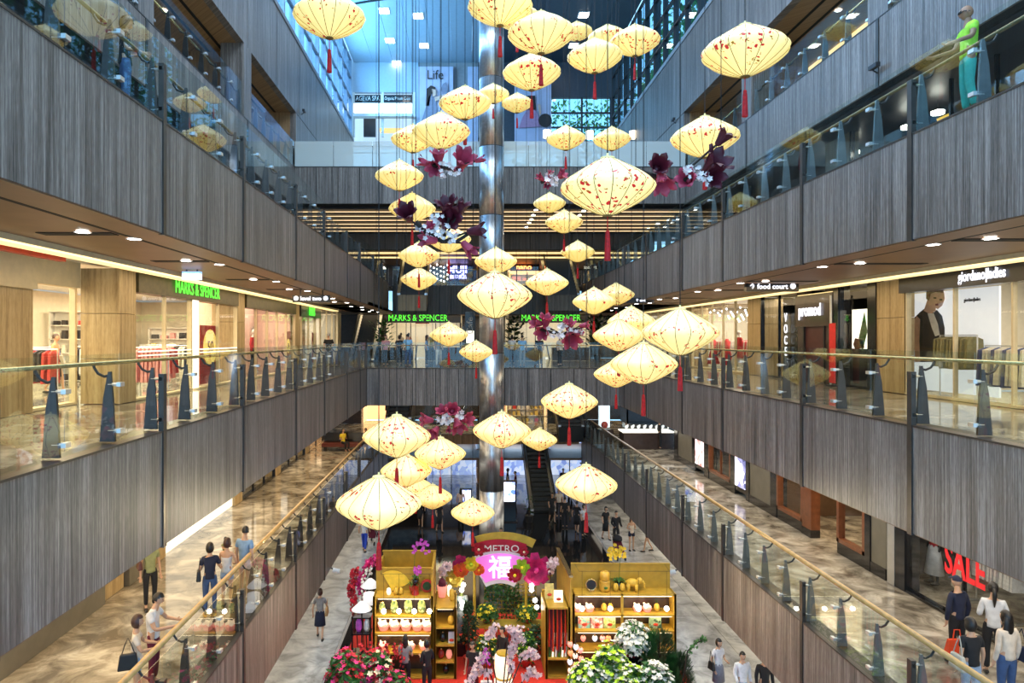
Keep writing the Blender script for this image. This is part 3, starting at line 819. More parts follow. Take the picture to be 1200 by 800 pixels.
# --- first gallery, left
front('left', -8.9, -1, F1, 7.3, [(6,13,'plinth'),(13,16.7,'plinth'),(16.7,17.8,'stone'),(17.9,19.3,'plinth'),(19.3,20.3,'stone'),(20.3,26.4,'litpanel'),(26.4,27.3,'stone'),(27.3,32,'glassdk'),
      (32,33,'stone'),(33,38,'glassdk'),(38,39,'stone'),(39,43,'glassdk')], 'd')
# --- ground floor, both sides, mostly out of sight below the fascias
front('left', -9.0, -1, 0, 2.3, [(14,44,'litpanel')], 'e')
front('right', 11.3, 1, 0, 2.3, [(14,44,'litpanel')], 'e')
# --- third gallery, both sides: dark shop windows
front('right', 12.4, 1, F3, 17.4, [(4,12,'glassdk'),(12,13,'dark'),(13,22,'glassdk'),(22,23.5,'grey'),(23.5,33,'glassdk'),(33,36,'dark')], 'f')
front('left', -9.6, -1, F3, 17.4, [(4,13,'glassdk'),(13,14,'dark'),(14,24,'glassdk'),(24,25,'grey'),(25,36,'glassdk')], 'g')
# rooms behind the glass
def room(side, X, s, depth, y0, y1, z0, z1, m, lampw, lampc=WW):
    r = root_struct('wall_'+side)
    x2 = X+s*depth
    obj('back_panel', MB().box(x2, x2+s*.1, y0, y1, z0, z1), m, r)
    obj('side_panel', MB().box(X+s*.2, x2, y0-.05, y0+.05, z0, z1), m, r)
    obj('side_panel', MB().box(X+s*.2, x2, y1-.05, y1+.05, z0, z1), m, r)
    if lampw: area('shop_lamps', (X+s*depth*.5, (y0+y1)/2, z1-.12), (0,0,0), depth*.6, (y1-y0)*.8, lampw, lampc)
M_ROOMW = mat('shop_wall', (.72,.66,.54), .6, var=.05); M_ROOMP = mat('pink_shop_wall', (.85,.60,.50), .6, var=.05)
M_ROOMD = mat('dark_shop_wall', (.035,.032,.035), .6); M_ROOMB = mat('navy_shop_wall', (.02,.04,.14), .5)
room('left', -8.0, -1, 7.2, 8.5, 32.1, F2, 12.3, M_ROOMW, 1500, (1,.84,.55))
room('left', -8.0, -1, 1.7, 24.8, 32.0, F2, 12.3, M_ROOMP, 110, (1,.80,.62))
room('left', -8.0, -1, 3.0, 33, 43, F2, 12.3, M_ROOMW, 260)
room('right', 12.0, 1, 4.5, 6, 19.9, F2, 12.3, M_ROOMW, 300)
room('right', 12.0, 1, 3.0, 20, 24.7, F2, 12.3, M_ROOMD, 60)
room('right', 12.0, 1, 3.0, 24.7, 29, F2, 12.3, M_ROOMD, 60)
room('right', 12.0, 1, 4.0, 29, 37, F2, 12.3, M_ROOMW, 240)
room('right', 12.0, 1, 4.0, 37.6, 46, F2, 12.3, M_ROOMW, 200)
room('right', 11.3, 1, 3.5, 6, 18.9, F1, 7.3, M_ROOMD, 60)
room('right', 11.3, 1, 3.5, 19, 25, F1, 7.3, mat('brown_shop_wall', (.12,.07,.04), .5), 90, WARM)
room('right', 11.3, 1, 3.0, 28.6, 32, F1, 7.3, M_ROOMD, 60)
room('left', -8.9, -1, 3.0, 6, 19.3, F1, 7.3, M_ROOMW, 260)
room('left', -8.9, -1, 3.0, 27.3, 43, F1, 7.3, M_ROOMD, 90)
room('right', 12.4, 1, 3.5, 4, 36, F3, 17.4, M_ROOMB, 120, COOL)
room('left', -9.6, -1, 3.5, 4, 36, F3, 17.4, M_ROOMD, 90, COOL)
slab('ceiling', 11.3, 19, 0, 47, 17.35, .1, M_DARK); slab('ceiling', -8.9, -15.5, 0, 47, 17.35, .1, M_DARK)

# --- signboards
def signboard(label, X, s, y0, y1, z0, z1, m, texts, cat='sign', ext=.3):
    t = thing('shop_sign', label, cat, (X, (y0+y1)/2, z0), 'shop signs')
    obj('signboard', MB().box(X-s*.06, X+s*ext, y0, y1, z0, z1), m, t)
    obj('top_light', MB().box(X-s*.02, X+s*.1, y0+.1, y1-.1, z1, z1+.03), M_COVE, t)
    for (tx, size, yc, zc, mt, bold, sx) in texts:
        lettering(tx, size, (X-s*.10, yc, zc), RW_L if s < 0 else RW_R, mt, t, bold=bold, sx=sx)
    return t
signboard('long bronze shopfront sign with glowing green letters over the left-hand shop', -8.0, -1, 16.62, 23.95, 11.72, 12.26, M_SIGNGD, [('MARKS & SPENCER', .50, 20.3, 12.0, SIGNG, .0, .80)])
signboard('bronze sign without letters over the pink-lit shop window', -8.0, -1, 24.85, 32.15, 11.72, 12.26, M_SIGNGD, [])
signboard('short shop sign with green letters beyond the third stone pillar', -8.0, -1, 33.1, 37.6, 11.66, 12.24, M_SIGNBK, [('M&S', .58, 35.3, 11.95, SIGNG, .02, 1.2)])
signboard('glossy black sign with slim white letters over the poster of a woman', 12.0, 1, 8.4, 18.8, 11.83, 12.28, M_SIGNBK, [('giordano|ladies', .34, 15.75, 12.06, SIGNW, .006, .70)])
signboard('brown fascia with white glowing lowercase letters over the dark doorway', 12.0, 1, 22.2, 24.7, 11.0, 12.1, M_DKWOOD, [('promod', .55, 23.6, 11.55, SIGNW, .02, .85)])
# door of the dark shop
r = root_struct('door_1'); obj('door_leaf', MB().box(12.05, 12.1, 22.85, 24.15, F2+.02, 11.0), mat('maroon_door', (.09,.03,.03), .35), r); obj('frame', MB().box(11.98, 12.1, 22.78, 22.85, F2, 11.05).box(11.98, 12.1, 24.15, 24.22, F2, 11.05), M_DARK, r)
# upright letters in the dark window
t = thing('shop_sign', 'white letters one above another in the dark window beside the brown doorway', 'sign', (12.0, 25.6, F2+1))
for i, ch in enumerate('VOCEOA'):
    lettering(ch, .46, (11.93, 25.4, 11.35-.42*i), RW_R, SIGNW, t, bold=.004, sx=.75)
obj('glass_strip', MB().box(11.96, 11.98, 25.1, 25.75, F2+.05, 11.7), M_SHOPG, t)
# small black hanging signs and the blue one
def hanging_sign(label, c, w, h, m, tx, mt, size, rz=0):
    t = thing('hanging_sign', label, 'sign', tuple(c), 'direction signs')
    obj('sign_box', MB().box(c[0]-w/2, c[0]+w/2, c[1]-.08, c[1]+.08, c[2]-h/2, c[2]+h/2), m, t)
    for dx in (-w*.3, w*.3): obj('hanger', MB().tube([(c[0]+dx, c[1], c[2]+h/2), (c[0]+dx, c[1], 12.3)], .02, 6), M_DARK, t)
    lettering(tx, size, (c[0], c[1]-.10, c[2]), RW_F, mt, t, bold=.004)
    return t
a = at(904, 336, 21.5); hanging_sign('long black hanging sign with white arrow and words before the right-hand shops', (a.x, 21.5, a.z), 1.65, .30, M_SIGNBK, '\u2191 food court \u25cf', SIGNW, .22)
a = at(365, 350, 24); hanging_sign('long black hanging sign with white words over the left-hand gallery', (a.x, 24, a.z), 1.3, .24, M_SIGNBK, '\u25cf level two \u25cf', SIGNW, .2)
a = at(586, 351, 21.5)
a = at(225, 323, 17); hanging_sign('little blue hanging sign with white arrow beside the green-lettered sign', (a.x, 17, a.z), .44, .2, SIGNB, '\u2190 wc', SIGNW, .17)
a = at(750, 352, 30); hanging_sign('far small black hanging sign with white words beneath the right fascia', (a.x, 30, a.z), 1.2, .22, M_SIGNBK, '\u2191 exit', SIGNW, .16)

# poster of the woman in black, in the window under the slim-lettered sign
t = thing('window_poster', 'tall pale poster of a woman with dark lips in a sleeveless black dress', 'poster', (12.74, 18, F2))
obj('backing', MB().box(12.75, 12.8, 16.3, 19.6, F2+.1, 11.85), emit('poster_grey', (.86,.88,.92), .55, (.6,.6,.62)), t)
def flat(name, pts, m, X, par, s=-1, th=.01):   # pts (y, z) on a wall at X, facing the atrium
    return obj(name, MB().prism([(X, y, z) for y, z in pts], (s*th, 0, 0)), m, par)
SK = mat('printed_skin', (.75,.50,.38), .5); PB = mat('printed_black', (.02,.02,.02), .4); PR = mat('printed_lips', (.18,.01,.03), .4); PH = mat('printed_hair', (.16,.09,.05), .5); PW = mat('printed_white', (.8,.8,.8), .5)
yy = lambda x: 12.74*800/(x-545); zz = lambda x, y: HC-(y-396)*yy(x)/800
def pp(*q): return [(yy(x), zz(x, y)) for x, y in q]
flat('dress', pp((1071,424),(1071,384),(1072,372),(1078,366),(1083,362),(1088,366),(1095,366),(1098,363),(1104,370),(1107,384),(1107,424)), PB, 12.74, t)
flat('neck', pp((1083,364),(1087,352),(1090,346),(1097,352),(1097,364),(1091,368)), SK, 12.735, t)
flat('face', pp((1088,342),(1092,341),(1100,340),(1107,342),(1108,350),(1105,358),(1100,362),(1096,360),(1090,354)), SK, 12.725, t)
flat('hair', pp((1087,350),(1087,342),(1090,338),(1098,337),(1107,339),(1107,343),(1098,342),(1092,344),(1090,352)), PH, 12.71, t)
flat('lips', pp((1098,356),(1101,355.5),(1101.5,357.5),(1098.5,358)), PR, 12.70, t)
flat('eye', pp((1096,348),(1099,348),(1099,350),(1096,350)), PB, 12.70, t); flat('eye', pp((1103,350),(1106,350),(1106,352),(1103,352)), PB, 12.70, t)
flat('arm', pp((1071,378),(1075,370),(1079,374),(1078,400),(1079,424),(1072,424)), SK, 12.725, t)
flat('bib', pp((1088,367),(1095,367),(1100,380),(1102,392),(1097,394),(1093,384)), PW, 12.725, t)
lettering('giordano|ladies', .13, (12.70, yy(1141), 10.6-(351-396)*yy(1141)/800), RW_R, PB, t, sx=.7)
# lit window poster of a garden chair beside the brown doorway
t = thing('window_poster', 'bright poster of a plant and chair in the dark window left of the stone pillar', 'poster', (12.3, 20.9, F2+.8))
obj('backing', MB().box(12.3, 12.34, 20.75, 21.7, F2+1.2, 11.5), M_LITW, t)
flat('leaf_print', [(21.0,11.4),(21.3,10.6),(21.1,10.2),(20.85,10.8)], M_LEAF, 12.29, t); flat('chair_print', [(21.6,10.4),(21.5,10.6),(21.1,10.55),(21.0,10.3),(21.5,10.25)], M_RAIL, 12.29, t)
for i, (y, lab) in enumerate(((24.3, 'red upright banner right of the brown doorway'),)):
    t = thing('banner_stand', lab, 'banner', (11.7, y-2.55, F2))
    obj('banner', MB().box(11.68, 11.7, y-2.75, y-2.4, F2+.1, F2+2.0), mat('banner_red', (.75,.03,.03), .5), t)
    obj('foot', MB().box(11.55, 11.85, y-2.8, y-2.35, F2, F2+.04), M_DARK, t)
    obj('pole', MB().tube([(11.72, y-2.42, F2+.04), (11.72, y-2.42, F2+2.9)], .03, 6), M_WHITE, t)
# light boxes on the first gallery
def noise_poster(name, a, b_, c, s_, es=1.2):
    m, nt, b = new_mat(name); N, L = nt.nodes, nt.links
    tc = N.new('ShaderNodeTexCoord'); v = N.new('ShaderNodeTexVoronoi'); v.inputs['Scale'].default_value = s_; L.new(tc.outputs['Object'], v.inputs['Vector'])
    cr = N.new('ShaderNodeValToRGB'); e = cr.color_ramp.elements; e[0].color = (*a, 1); e[1].color = (*c, 1); e[1].position = .8; k = e.new(.4); k.color = (*b_, 1)
    sp = N.new('ShaderNodeSeparateColor'); L.new(v.outputs['Color'], sp.inputs[0]); L.new(sp.outputs[0], cr.inputs[0])
    L.new(cr.outputs[0], b.inputs['Base Color']); L.new(cr.outputs[0], b.inputs['Emission Color']); b.inputs['Emission Strength'].default_value = es; return m
MP1 = noise_poster('fashion_print', (.9,.75,.8), (.5,.15,.12), (.95,.9,.95), 4.5, 1.5); MP2 = noise_poster('jewellery_print', (.02,.03,.12), (.3,.3,.55), (.9,.85,.9), 4, 1.3)
for (a, b, m, lab) in ((32.2, 33.4, MP1, 'tall pink and white light box poster, further of two'), (27.4, 28.5, MP2, 'tall dark blue light box poster, nearer of two')):
    t = thing('light_box', lab+' on the right-hand first gallery', 'poster', (11.3, (a+b)/2, F1+.3))
    obj('frame', MB().box(11.28, 11.6, a-.05, b+.05, F1+.2, 7.2), M_BLK, t); obj('print', MB().box(11.24, 11.28, a+.05, b-.05, F1+.4, 7.1), m, t)
# SALE lettering on the dark shop window
t = thing('sale_lettering', 'large red SALE letters on the dark shop window behind the four shoppers', 'sign', (11.3, 15.4, 5.1))
lettering('SALE', .95, (11.22, 15.35, HC-5.15), RW_R, emit('red_letter', (1,.02,.03), .25, (.65,.01,.02)), t, bold=.02, sx=.62)
obj('red_tag', MB().box(11.24, 11.26, 15.5, 16.05, 6.1, 6.6), MC['banner_red'], t)

# --- clothes racks and garments
GC = [(.02,.02,.03),(.55,.05,.05),(.75,.70,.6),(.10,.12,.25),(.80,.35,.35),(.25,.22,.10),(.35,.30,.15),(.6,.6,.62),(.75,.6,.2),(.05,.2,.1)]
GM = [mat('cloth_%s' % n, c, .85, var=.2, scale=12) for n, c in zip(['black','red','cream','navy','rose','olive','khaki','grey','mustard','green'], GC)]
def garment_mesh(m, L_=.9):
    return mesh_of('garment', MB().add([(-.03,-.22,0),(.03,-.22,0),(.03,.22,0),(-.03,.22,0),(-.04,-.26,-L_),(.04,-.26,-L_),(.04,.26,-L_),(-.04,.26,-L_),(0,-.05,.07),(0,.05,.07)],
        [(4,7,6,5),(0,4,5,1),(1,5,6,2),(2,6,7,3),(3,7,4,0),(0,1,8),(1,2,9,8),(2,3,9),(3,0,8,9)]), m)
GMESH = [garment_mesh(m, .7+.05*(i % 5)) for i, m in enumerate(GM)]
def rack(label, c, length, along, cols, h=1.45, group='clothes racks'):
    """along: 'x' or 'y' direction of the bar"""
    t = thing('clothes_rack', label, 'clothes rack', tuple(c), group, (0, 0, 0 if along == 'x' else PI/2))
    f = MB().tube([(-length/2,0,0),(-length/2,0,h),(length/2,0,h),(length/2,0,0)], .02, 6).box(-length/2-.03,-length/2+.03,-.25,.25,0,.04).box(length/2-.03,length/2+.03,-.25,.25,0,.04)
    obj('rack_frame', f, M_STEEL, t, world=False)
    n = int(length/.12)
    for i in range(n):
        o = bpy.data.objects.new('garment', GMESH[cols[(i*7+i*i) % len(cols)]]); COL.objects.link(o); o.parent = t
        o.location = (-length/2+.1+i*(length-.2)/max(1,n-1), 0, h-.1); o.rotation_euler = (0,0,random.uniform(-.15,.15))
    return t
k = 0
rack('rack of olive and black clothes in the window under the slim-lettered sign', (12.42, 17.2, F2), 1.3, 'y', [5,0,6,5,6,8], 1.6)
rack('rack of pale and navy clothes nearest the edge of the picture at the right-hand shop', (12.42, 15.6, F2), 1.4, 'y', [2,4,0,2,8,3,2,7,3], 1.35)
rack('second rack behind the pale clothes in the right-hand shop', (14.6, 15.4, F2), 1.8, 'y', [0,2,7], 1.5)
for i, (x, y, cols) in enumerate([(-10.9,17.0,[0,0,1,7]),(-12.6,20.2,[0,1,3,0]),(-9.4,19.9,[4,1,4,2]),(-9.6,21.6,[4,4,1,0]),(-12.2,22.6,[0,3,7,0]),(-10.4,23.2,[4,4,2]),(-10.6,25.4,[0,5,2,6]),(-10.8,28.6,[0,0,3]),(-12.6,28,[7,0,2])]):
    rack('clothes rack of %s garments, %s one inside the left-hand shop with green letters' % (['black','dark red','pink','rose','navy','cream','brown','black','grey'][i], ordn(i)), (x, y, F2), 1.5, 'y' if i % 2 else 'x', cols, 1.25)
for i, (x, y, cols) in enumerate([(-9.9,26.5,[1,4,0]),(-10,29.4,[1,0,4]),(-9.8,34.6,[0,7,3])]):
    rack('rack of red and black clothes in the pink-lit shop, %s from the near pillar' % ordn(i), (x, y, F2), 1.4, 'y', cols)
for i, (x, y, cols) in enumerate([(13.2,30.5,[1,2,4]),(13.6,32.6,[1,1,2]),(13.2,34.6,[2,7,1]),(14.8,31.6,[0,1])]):
    rack('rack of red and white clothes in the bright right-hand shop, %s from the near pillar' % ordn(i), (x, y, F2), 1.5, 'y', cols)
for i, (x, y, cols) in enumerate([(12.7,14.2,[2,7,1]),(12.7,16.2,[7,2,7])]):
    rack('rack of %s garments behind the SALE window' % ['cream','grey'][i], (x, y, F1), 1.5, 'y', cols, 1.6)
# round poster medallions in shop windows
def poster(label, X, s, y0, y1, z0, z1, m, disc=True):
    t = thing('shop_poster', label, 'poster', (X, (y0+y1)/2, z0), 'shop posters')
    obj('sheet', MB().box(X, X+s*.02, y0, y1, z0, z1), m, t)
    if disc:
        cy_, cz_, rr = (y0+y1)/2, z0+(z1-z0)*.62, (y1-y0)*.36
        obj('disc', MB().prism([(X-s*.005, cy_+rr*math.cos(a*PI/10), cz_+rr*math.sin(a*PI/10)) for a in range(20)], (-s*.01,0,0)), emit('gold_disc', (1,.75,.2), .5, (.8,.6,.15)), t)
        lettering('50', rr*.9, (X-s*.02, cy_, cz_), RW_L if s < 0 else RW_R, PR, t, 'print')
    return t
M_PRED = mat('poster_red', (.42,.02,.02), .5)
poster('tall red poster with round gold disc in the left window beside the white light column', -8.15, -1, 21.0, 22.6, F2+.1, 11.0, M_PRED)
poster('small red poster with gold disc deep in the leftmost window', -10.6, -1, 15.6, 16.2, 10.5, 11.2, M_PRED)
poster('red poster with gold disc in the pink-lit window', -8.15, -1, 31.0, 31.9, F2+.1, 10.9, M_PRED)
poster('red poster with gold disc beyond the third stone pillar', -8.15, -1, 36.4, 37.4, F2+.2, 10.9, M_PRED)
M_BAG = noise_poster('mirror_blur', (.1,.1,.1), (.35,.33,.30), (.6,.58,.55), 2, 0)
# horizontal door bars
for (a, b, X, s) in ((16.7, 19.9, -8.0, -1), (20.6, 23.9, -8.0, -1)):
    r = root_struct('trim_5')
    for z in (10.15, 10.25): obj('glass_line', MB().box(X-s*.02, X+s*.0, a, b, z, z+.03), M_LITW, r)

# ================= far end shops =================
def far_room(name, Y, x0, x1, z0, z1, m, depth=3.0, lampw=0, c=WW):
    r = root_struct('wall_back')
    obj('back_panel', MB().box(x0, x1, Y+depth, Y+depth+.1, z0, z1), m, r)
    obj('side_panel', MB().box(x0-.08, x0, Y, Y+depth, z0, z1), m, r); obj('side_panel', MB().box(x1, x1+.08, Y, Y+depth, z0, z1), m, r)
    if lampw: area('shop_lamps', ((x0+x1)/2, Y+depth*.45, z1-.1), (0,0,0), (x1-x0)*.8, depth*.7, lampw, c)
    n = max(1, round((x1-x0)/1.8))
    wn = root_struct('window_%d' % WN[0]); WN[0] += 1
    for i in range(n):
        a, b = x0+(x1-x0)*i/n, x0+(x1-x0)*(i+1)/n
        obj('pane', MB().box(a+.03, b-.03, Y, Y+.02, z0+.05, z1-.6), M_SHOPG, wn); obj('mullion', MB().box(a-.03, a+.03, Y-.03, Y+.05, z0, z1-.6), M_DARK, wn)
def fx(x, Y): return (x-545)*Y/800
BLUEN = noise_poster('blue_glow_wall', (.25,.35,.75), (.55,.68,.95), (.85,.9,1), 3, .45)  # glow and mottled blue tones put in for brightly lit shop interiors
# second gallery, far end: two lettered shops
for (a, b, cxp, lab) in ((452, 540, 490, 'left'), (596, 690, 645, 'right')):
    far_room('x', 50, fx(a,50), fx(b,50), F2, 12.3, CREAML, 3.5, 90)
    t = thing('shop_sign', 'far sign with green capital letters %s of the steel shaft' % ('to the left' if lab == 'left' else 'to the right, behind pink magnolias'), 'sign', (fx(cxp,50), 49.8, 11.7), 'shop signs')
    obj('signboard', MB().box(fx(a,50), fx(b,50), 49.8, 50, 11.72, 12.36), M_SIGNBK, t)
    lettering('MARKS & SPENCER', .66, (fx(cxp,50), 49.7, 12.05), RW_F, SIGNG, t, sx=.78)
far_room('x', 50, fx(692,50), fx(760,50), F2, 12.3, M_ROOMD, 3, 60)
far_room('x', 50, fx(540,50), fx(596,50), F2, 12.3, M_ROOMD, 3, 40)
struct('wall_back', MB().box(-16, fx(452,50), 50, 50.3, F2, 12.3), M_DKWOOD)
struct('wall_back', MB().box(fx(760,50), 19, 50, 50.3, F2, 12.3), M_DKWOOD)
for (a, b, Z0, Z1, m, lab) in ((487, 503, 371, 391, M_PRED, 'red price poster in the middle of the far left shop window'),):
    p = at(a, Z1, 49.7); q = at(b, Z0, 49.7); t = thing('shop_poster', lab, 'poster', (p.x, 49.7, 10.2)); obj('sheet', MB().box(p.x, q.x, 49.85, 49.9, q.z-.5, q.z+.1), m, t); obj('hanger', MB().box((p.x+q.x)/2-.01, (p.x+q.x)/2+.01, 49.86, 49.88, q.z+.1, 11.75), M_DARK, t)
# third gallery, far end
far_room('x', 52, fx(485,52), fx(522,52), F3, 16.2, M_ROOMD, 3, 50)
far_room('x', 52, fx(522,52), fx(560,52), F3, 16.2, M_ROOMB, 3, 30)
far_room('x', 52, fx(596,52), fx(640,52), F3, 16.2, WARML, 3, 60, WARM)
far_room('x', 52, fx(655,52), fx(705,52), F3, 16.2, M_ROOMD, 3, 60)
struct('wall_back', MB().box(-16, fx(485,52), 52, 52.3, F3, 16.3), M_DKWOOD); struct('wall_back', MB().box(fx(705,52), 19, 52, 52.3, F3, 16.3), M_DKWOOD)
struct('wall_back', MB().box(fx(560,52), fx(596,52), 52, 52.3, F3, 16.3), M_DKWOOD)
t = thing('shop_sign', 'glowing violet-white sign in two rows in the dark far shop of the third gallery', 'sign', (fx(535,51), 51, 15), 'shop signs')
obj('signboard', MB().box(fx(526,51.5), fx(556,51.5), 51.6, 51.8, 14.9, 16.1), M_ROOMB, t)
VIO = emit('violet_letter', (.45,.4,1), 2.5)
lettering('MUJI', .75, (fx(536,51.5), 51.5, 15.75), RW_F, VIO, t, bold=.03); lettering('\u7121\u5370\u826f\u54c1', .32, (fx(537,51.5), 51.5, 15.2), RW_F, VIO, t, bold=.01)
t = thing('shop_sign', 'orange glowing script on black in the far shop right of the shaft', 'sign', (fx(615,51.5), 51.6, 15.2), 'shop signs')
obj('signboard', MB().box(fx(598,51.5), fx(642,51.5), 51.7, 51.9, 15.7, 16.25), M_SIGNBK, t); lettering('nano', .6, (fx(614,51.5), 51.6, 15.95), RW_F, SIGNO, t, bold=.02)
# little lights strung in the far dark shop and the bright right-hand shop
def light_string(label, pts, r_=.035, m=M_LAMP):
    t = thing('light_string', label, 'lights', tuple(pts[0]), 'strings of small bulbs')
    me = mesh_of('bulb', MB().ball((0,0,0), r_, 6, 4), m)
    obj('wire', MB().tube(pts, .006, 4), M_WIRE, t)
    for p in pts: inst('bulb', me, t, tuple(p))
    return t
rr = random.Random(3)
for j in range(4):
    light_string('string of tiny white lamps in the dark shop behind the third gallery, %s row' % ordn(j), [Vector((fx(488+4*i, 51), 51.2+.3*(i % 2), 16.1-.35*j-.1*(i % 3))) for i in range(10)], .05)
for j in range(4):
    light_string('string of tiny white lamps hanging in the bright right-hand shop, %s row' % ordn(j), [Vector((12.6+.5*j, 29.6+.55*i, 12.0-.15*j-.08*(i % 3))) for i in range(11)], .04)
# first gallery and ground, far end
far_room('x', 52, fx(425,52), fx(452,52), F1, 7.3, WARML, 2.5, 40, WARM)
far_room('x', 52, fx(484,52), fx(560,52), F1, 7.3, M_ROOMD, 2.5, 70, WARM)
far_room('x', 52, fx(592,52), fx(640,52), F1, 7.3, WARML, 2.5, 50, WARM)
far_room('x', 52, fx(688,52), fx(735,52), F1, 7.3, M_ROOMD, 2.5, 60, WARM)
struct('wall_back', MB().box(-16, fx(425,52), 52, 52.3, F1, 7.4), M_DKWOOD); struct('wall_back', MB().box(fx(735,52), 19, 52, 52.3, F1, 7.4), M_DKWOOD)
struct('wall_back', MB().box(fx(452,52), fx(484,52), 52, 52.3, F1, 7.4), M_DARK); struct('wall_back', MB().box(fx(560,52), fx(592,52), 52, 52.3, F1, 7.4), M_WOODW)
far_room('x', 50, fx(500,50), fx(558,50), 0, 3.0, BLUEN, 3, 25, COOL)
far_room('x', 50, fx(590,50), fx(620,50), 0, 3.0, BLUEN, 3, 25, COOL)
far_room('x', 50, fx(645,50), fx(690,50), 0, 3.0, BLUEN, 3, 25, COOL)
struct('wall_back', MB().box(-16, fx(500,50), 50, 50.3, 0, 2.5), M_DARK); struct('wall_back', MB().box(fx(690,50), 19, 50, 50.3, 0, 2.5), M_DARK)
struct('wall_back', MB().box(fx(558,50), fx(590,50), 50, 50.3, 0, 2.5), M_WOODW); struct('wall_back', MB().box(fx(620,50), fx(645,50), 50, 50.3, 0, 2.5), M_DARK)
struct('wall_back', MB().box(fx(640,52), fx(688,52), 52, 52.3, F1, 7.4), M_DARK); struct('wall_back', MB().box(fx(640,52), fx(655,52), 52, 52.3, F3, 16.3), M_DKWOOD)
# shelves of goods in the two warm far shops
def shelf_stock(label, x0, x1, Y, z0, rows, n, cols):
    t = thing('display_shelf', label, 'shelf', ((x0+x1)/2, Y, z0))
    obj('back_board', MB().box(x0, x1, Y+.3, Y+.34, z0, z0+rows*.5), M_WHITE, t)
    for r_ in range(rows+1): obj('shelf_board', MB().box(x0, x1, Y, Y+.3, z0+r_*.5-.03, z0+r_*.5), M_WHITE, t)
    for s_ in (x0, x1-.04): obj('side_board', MB().box(s_, s_+.04, Y, Y+.34, z0, z0+rows*.5), M_WHITE, t)
    for r_ in range(rows):
        for i in range(n):
            w_ = (x1-x0-.2)/n; x = x0+.1+i*w_
            g = obj('boxed_item', MB().box(x+.03, x+w_*rr.uniform(.5,.9), Y+.05, Y+.25, z0+r_*.5+.002, z0+r_*.5+rr.uniform(.15,.38)), GM[rr.choice(cols)])
            tag(g, 'boxed goods %s along, %s shelf up, %s' % (ordn(i), ordn(r_), label[len('white shelf '):]), 'box', 'goods on the far shelves')
shelf_stock('white shelf in the far first-gallery shop', fx(594,53), fx(638,53), 53, F1, 5, 8, [1,2,5,8,7])
shelf_stock('white shelf in the left-hand lettered shop', -14.4, -9.6, 31, F2, 4, 11, [1,4,2,0,8,4])
shelf_stock('white shelf in the leftmost shop window', -15.0, -13.0, 24.6, F2, 5, 6, [0,1,2,0])
shelf_stock('white shelf in the far third-gallery shop', fx(598,53.5), fx(638,53.5), 53.5, F3, 3, 6, [1,2,4,8])

for i, (px, m_) in enumerate(((463, M_BLK), (520, M_DKWOOD), (610, M_BLK), (668, M_DKWOOD))):
    x = fx(px, 46.5); t = thing('display_table', 'dark display table before the far lettered shops, %s from the left' % ordn(i), 'table', (x, 46.5, F2), 'dark display tables')
    obj('table_top', MB().box(x-1.3, x+1.3, 46.1, 46.9, F2+.84, F2+.9), m_, t); obj('front_panel', MB().box(x-1.25, x+1.25, 46.15, 46.2, F2, F2+.84), m_, t); obj('side_panel', MB().box(x-1.25, x-1.2, 46.2, 46.85, F2, F2+.84), m_, t); obj('side_panel', MB().box(x+1.2, x+1.25, 46.2, 46.85, F2, F2+.84), m_, t)
# --- escalators
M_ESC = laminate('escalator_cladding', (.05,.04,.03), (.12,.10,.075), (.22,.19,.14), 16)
M_ESCL = laminate('lit_cladding', (.22,.17,.09), (.36,.28,.16), (.5,.4,.25), 16)  # paler copy of the cladding; the lit underside is put into its colour
def escalator(label, X, w, y0, z0, y1, z1, skin=M_ESC, front_steps=False):
    """truss from the low end (y0, z0) to the high end (y1, z1)"""
    t = thing('escalator', label, 'escalator', (X, y0, z0))
    a, b = X-w/2, X+w/2; th = 1.0
    def rib(xa, xb, off0, off1, m, nm):
        return obj(nm, MB().hexa([(xa,y0,z0+off0),(xb,y0,z0+off0),(xb,y1,z1+off0),(xa,y1,z1+off0),(xa,y0,z0+off1),(xb,y0,z0+off1),(xb,y1,z1+off1),(xa,y1,z1+off1)]), m, t)
    rib(a, b, -th, -.02, skin, 'truss')
    rib(a-.04, a+.14, -.02, .1, M_STEEL, 'skirt'); rib(b-.14, b+.04, -.02, .1, M_STEEL, 'skirt')
    for x in (a+.05, b-.07): rib(x, x+.02, .1, .95, M_GLASS, 'glass_side')
    for x in (a+.06, b-.06): obj('handrail', MB().tube([(x, y0-.5, z0+.6), (x, y0-.3, z0+1), (x, y0, z0+1), (x, y1, z1+1), (x, y1+.5, z1+1)], .05, 8), M_RUB, t)
    n = int(abs(z1-z0)/.2)
    st = mesh_of('step', MB().box(a+.14, b-.14, 0, abs(y1-y0)/n, -.2, 0), M_STEP)
    for i in range(n):
        o = inst('step', st, None, (0,0,0)); o.parent = t; o.location = (-X, (y1-y0)*i/n, (z1-z0)*(i+1)/n)
    return t
M_RUB = mat('black_rubber', (.012,.012,.012), .5); M_STEP = mat('dark_step', (.05,.05,.05), .5)
# (steps are stored relative to the escalator's foot)
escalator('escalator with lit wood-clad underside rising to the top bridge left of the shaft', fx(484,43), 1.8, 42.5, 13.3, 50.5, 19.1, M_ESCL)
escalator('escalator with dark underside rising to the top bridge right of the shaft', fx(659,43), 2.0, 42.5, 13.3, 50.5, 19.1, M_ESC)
escalator('dark escalator between first and second galleries left of the shaft', fx(470,46), 1.6, 44, 5.4, 51, F2, M_RUB)
escalator('dark escalator between first and second galleries right of the shaft', fx(664,46), 1.6, 44, 4.9, 51, F2, M_RUB)
escalator('black escalator climbing from the polished ground floor right of the shaft', fx(636,42), 1.5, 41.5, .1, 49.3, F1, M_RUB)
escalator('black escalator seen end-on beside the plants on the far second gallery', fx(428,46), 1.5, 44.5, F2+.1, 51.5, F3-.3, M_RUB)
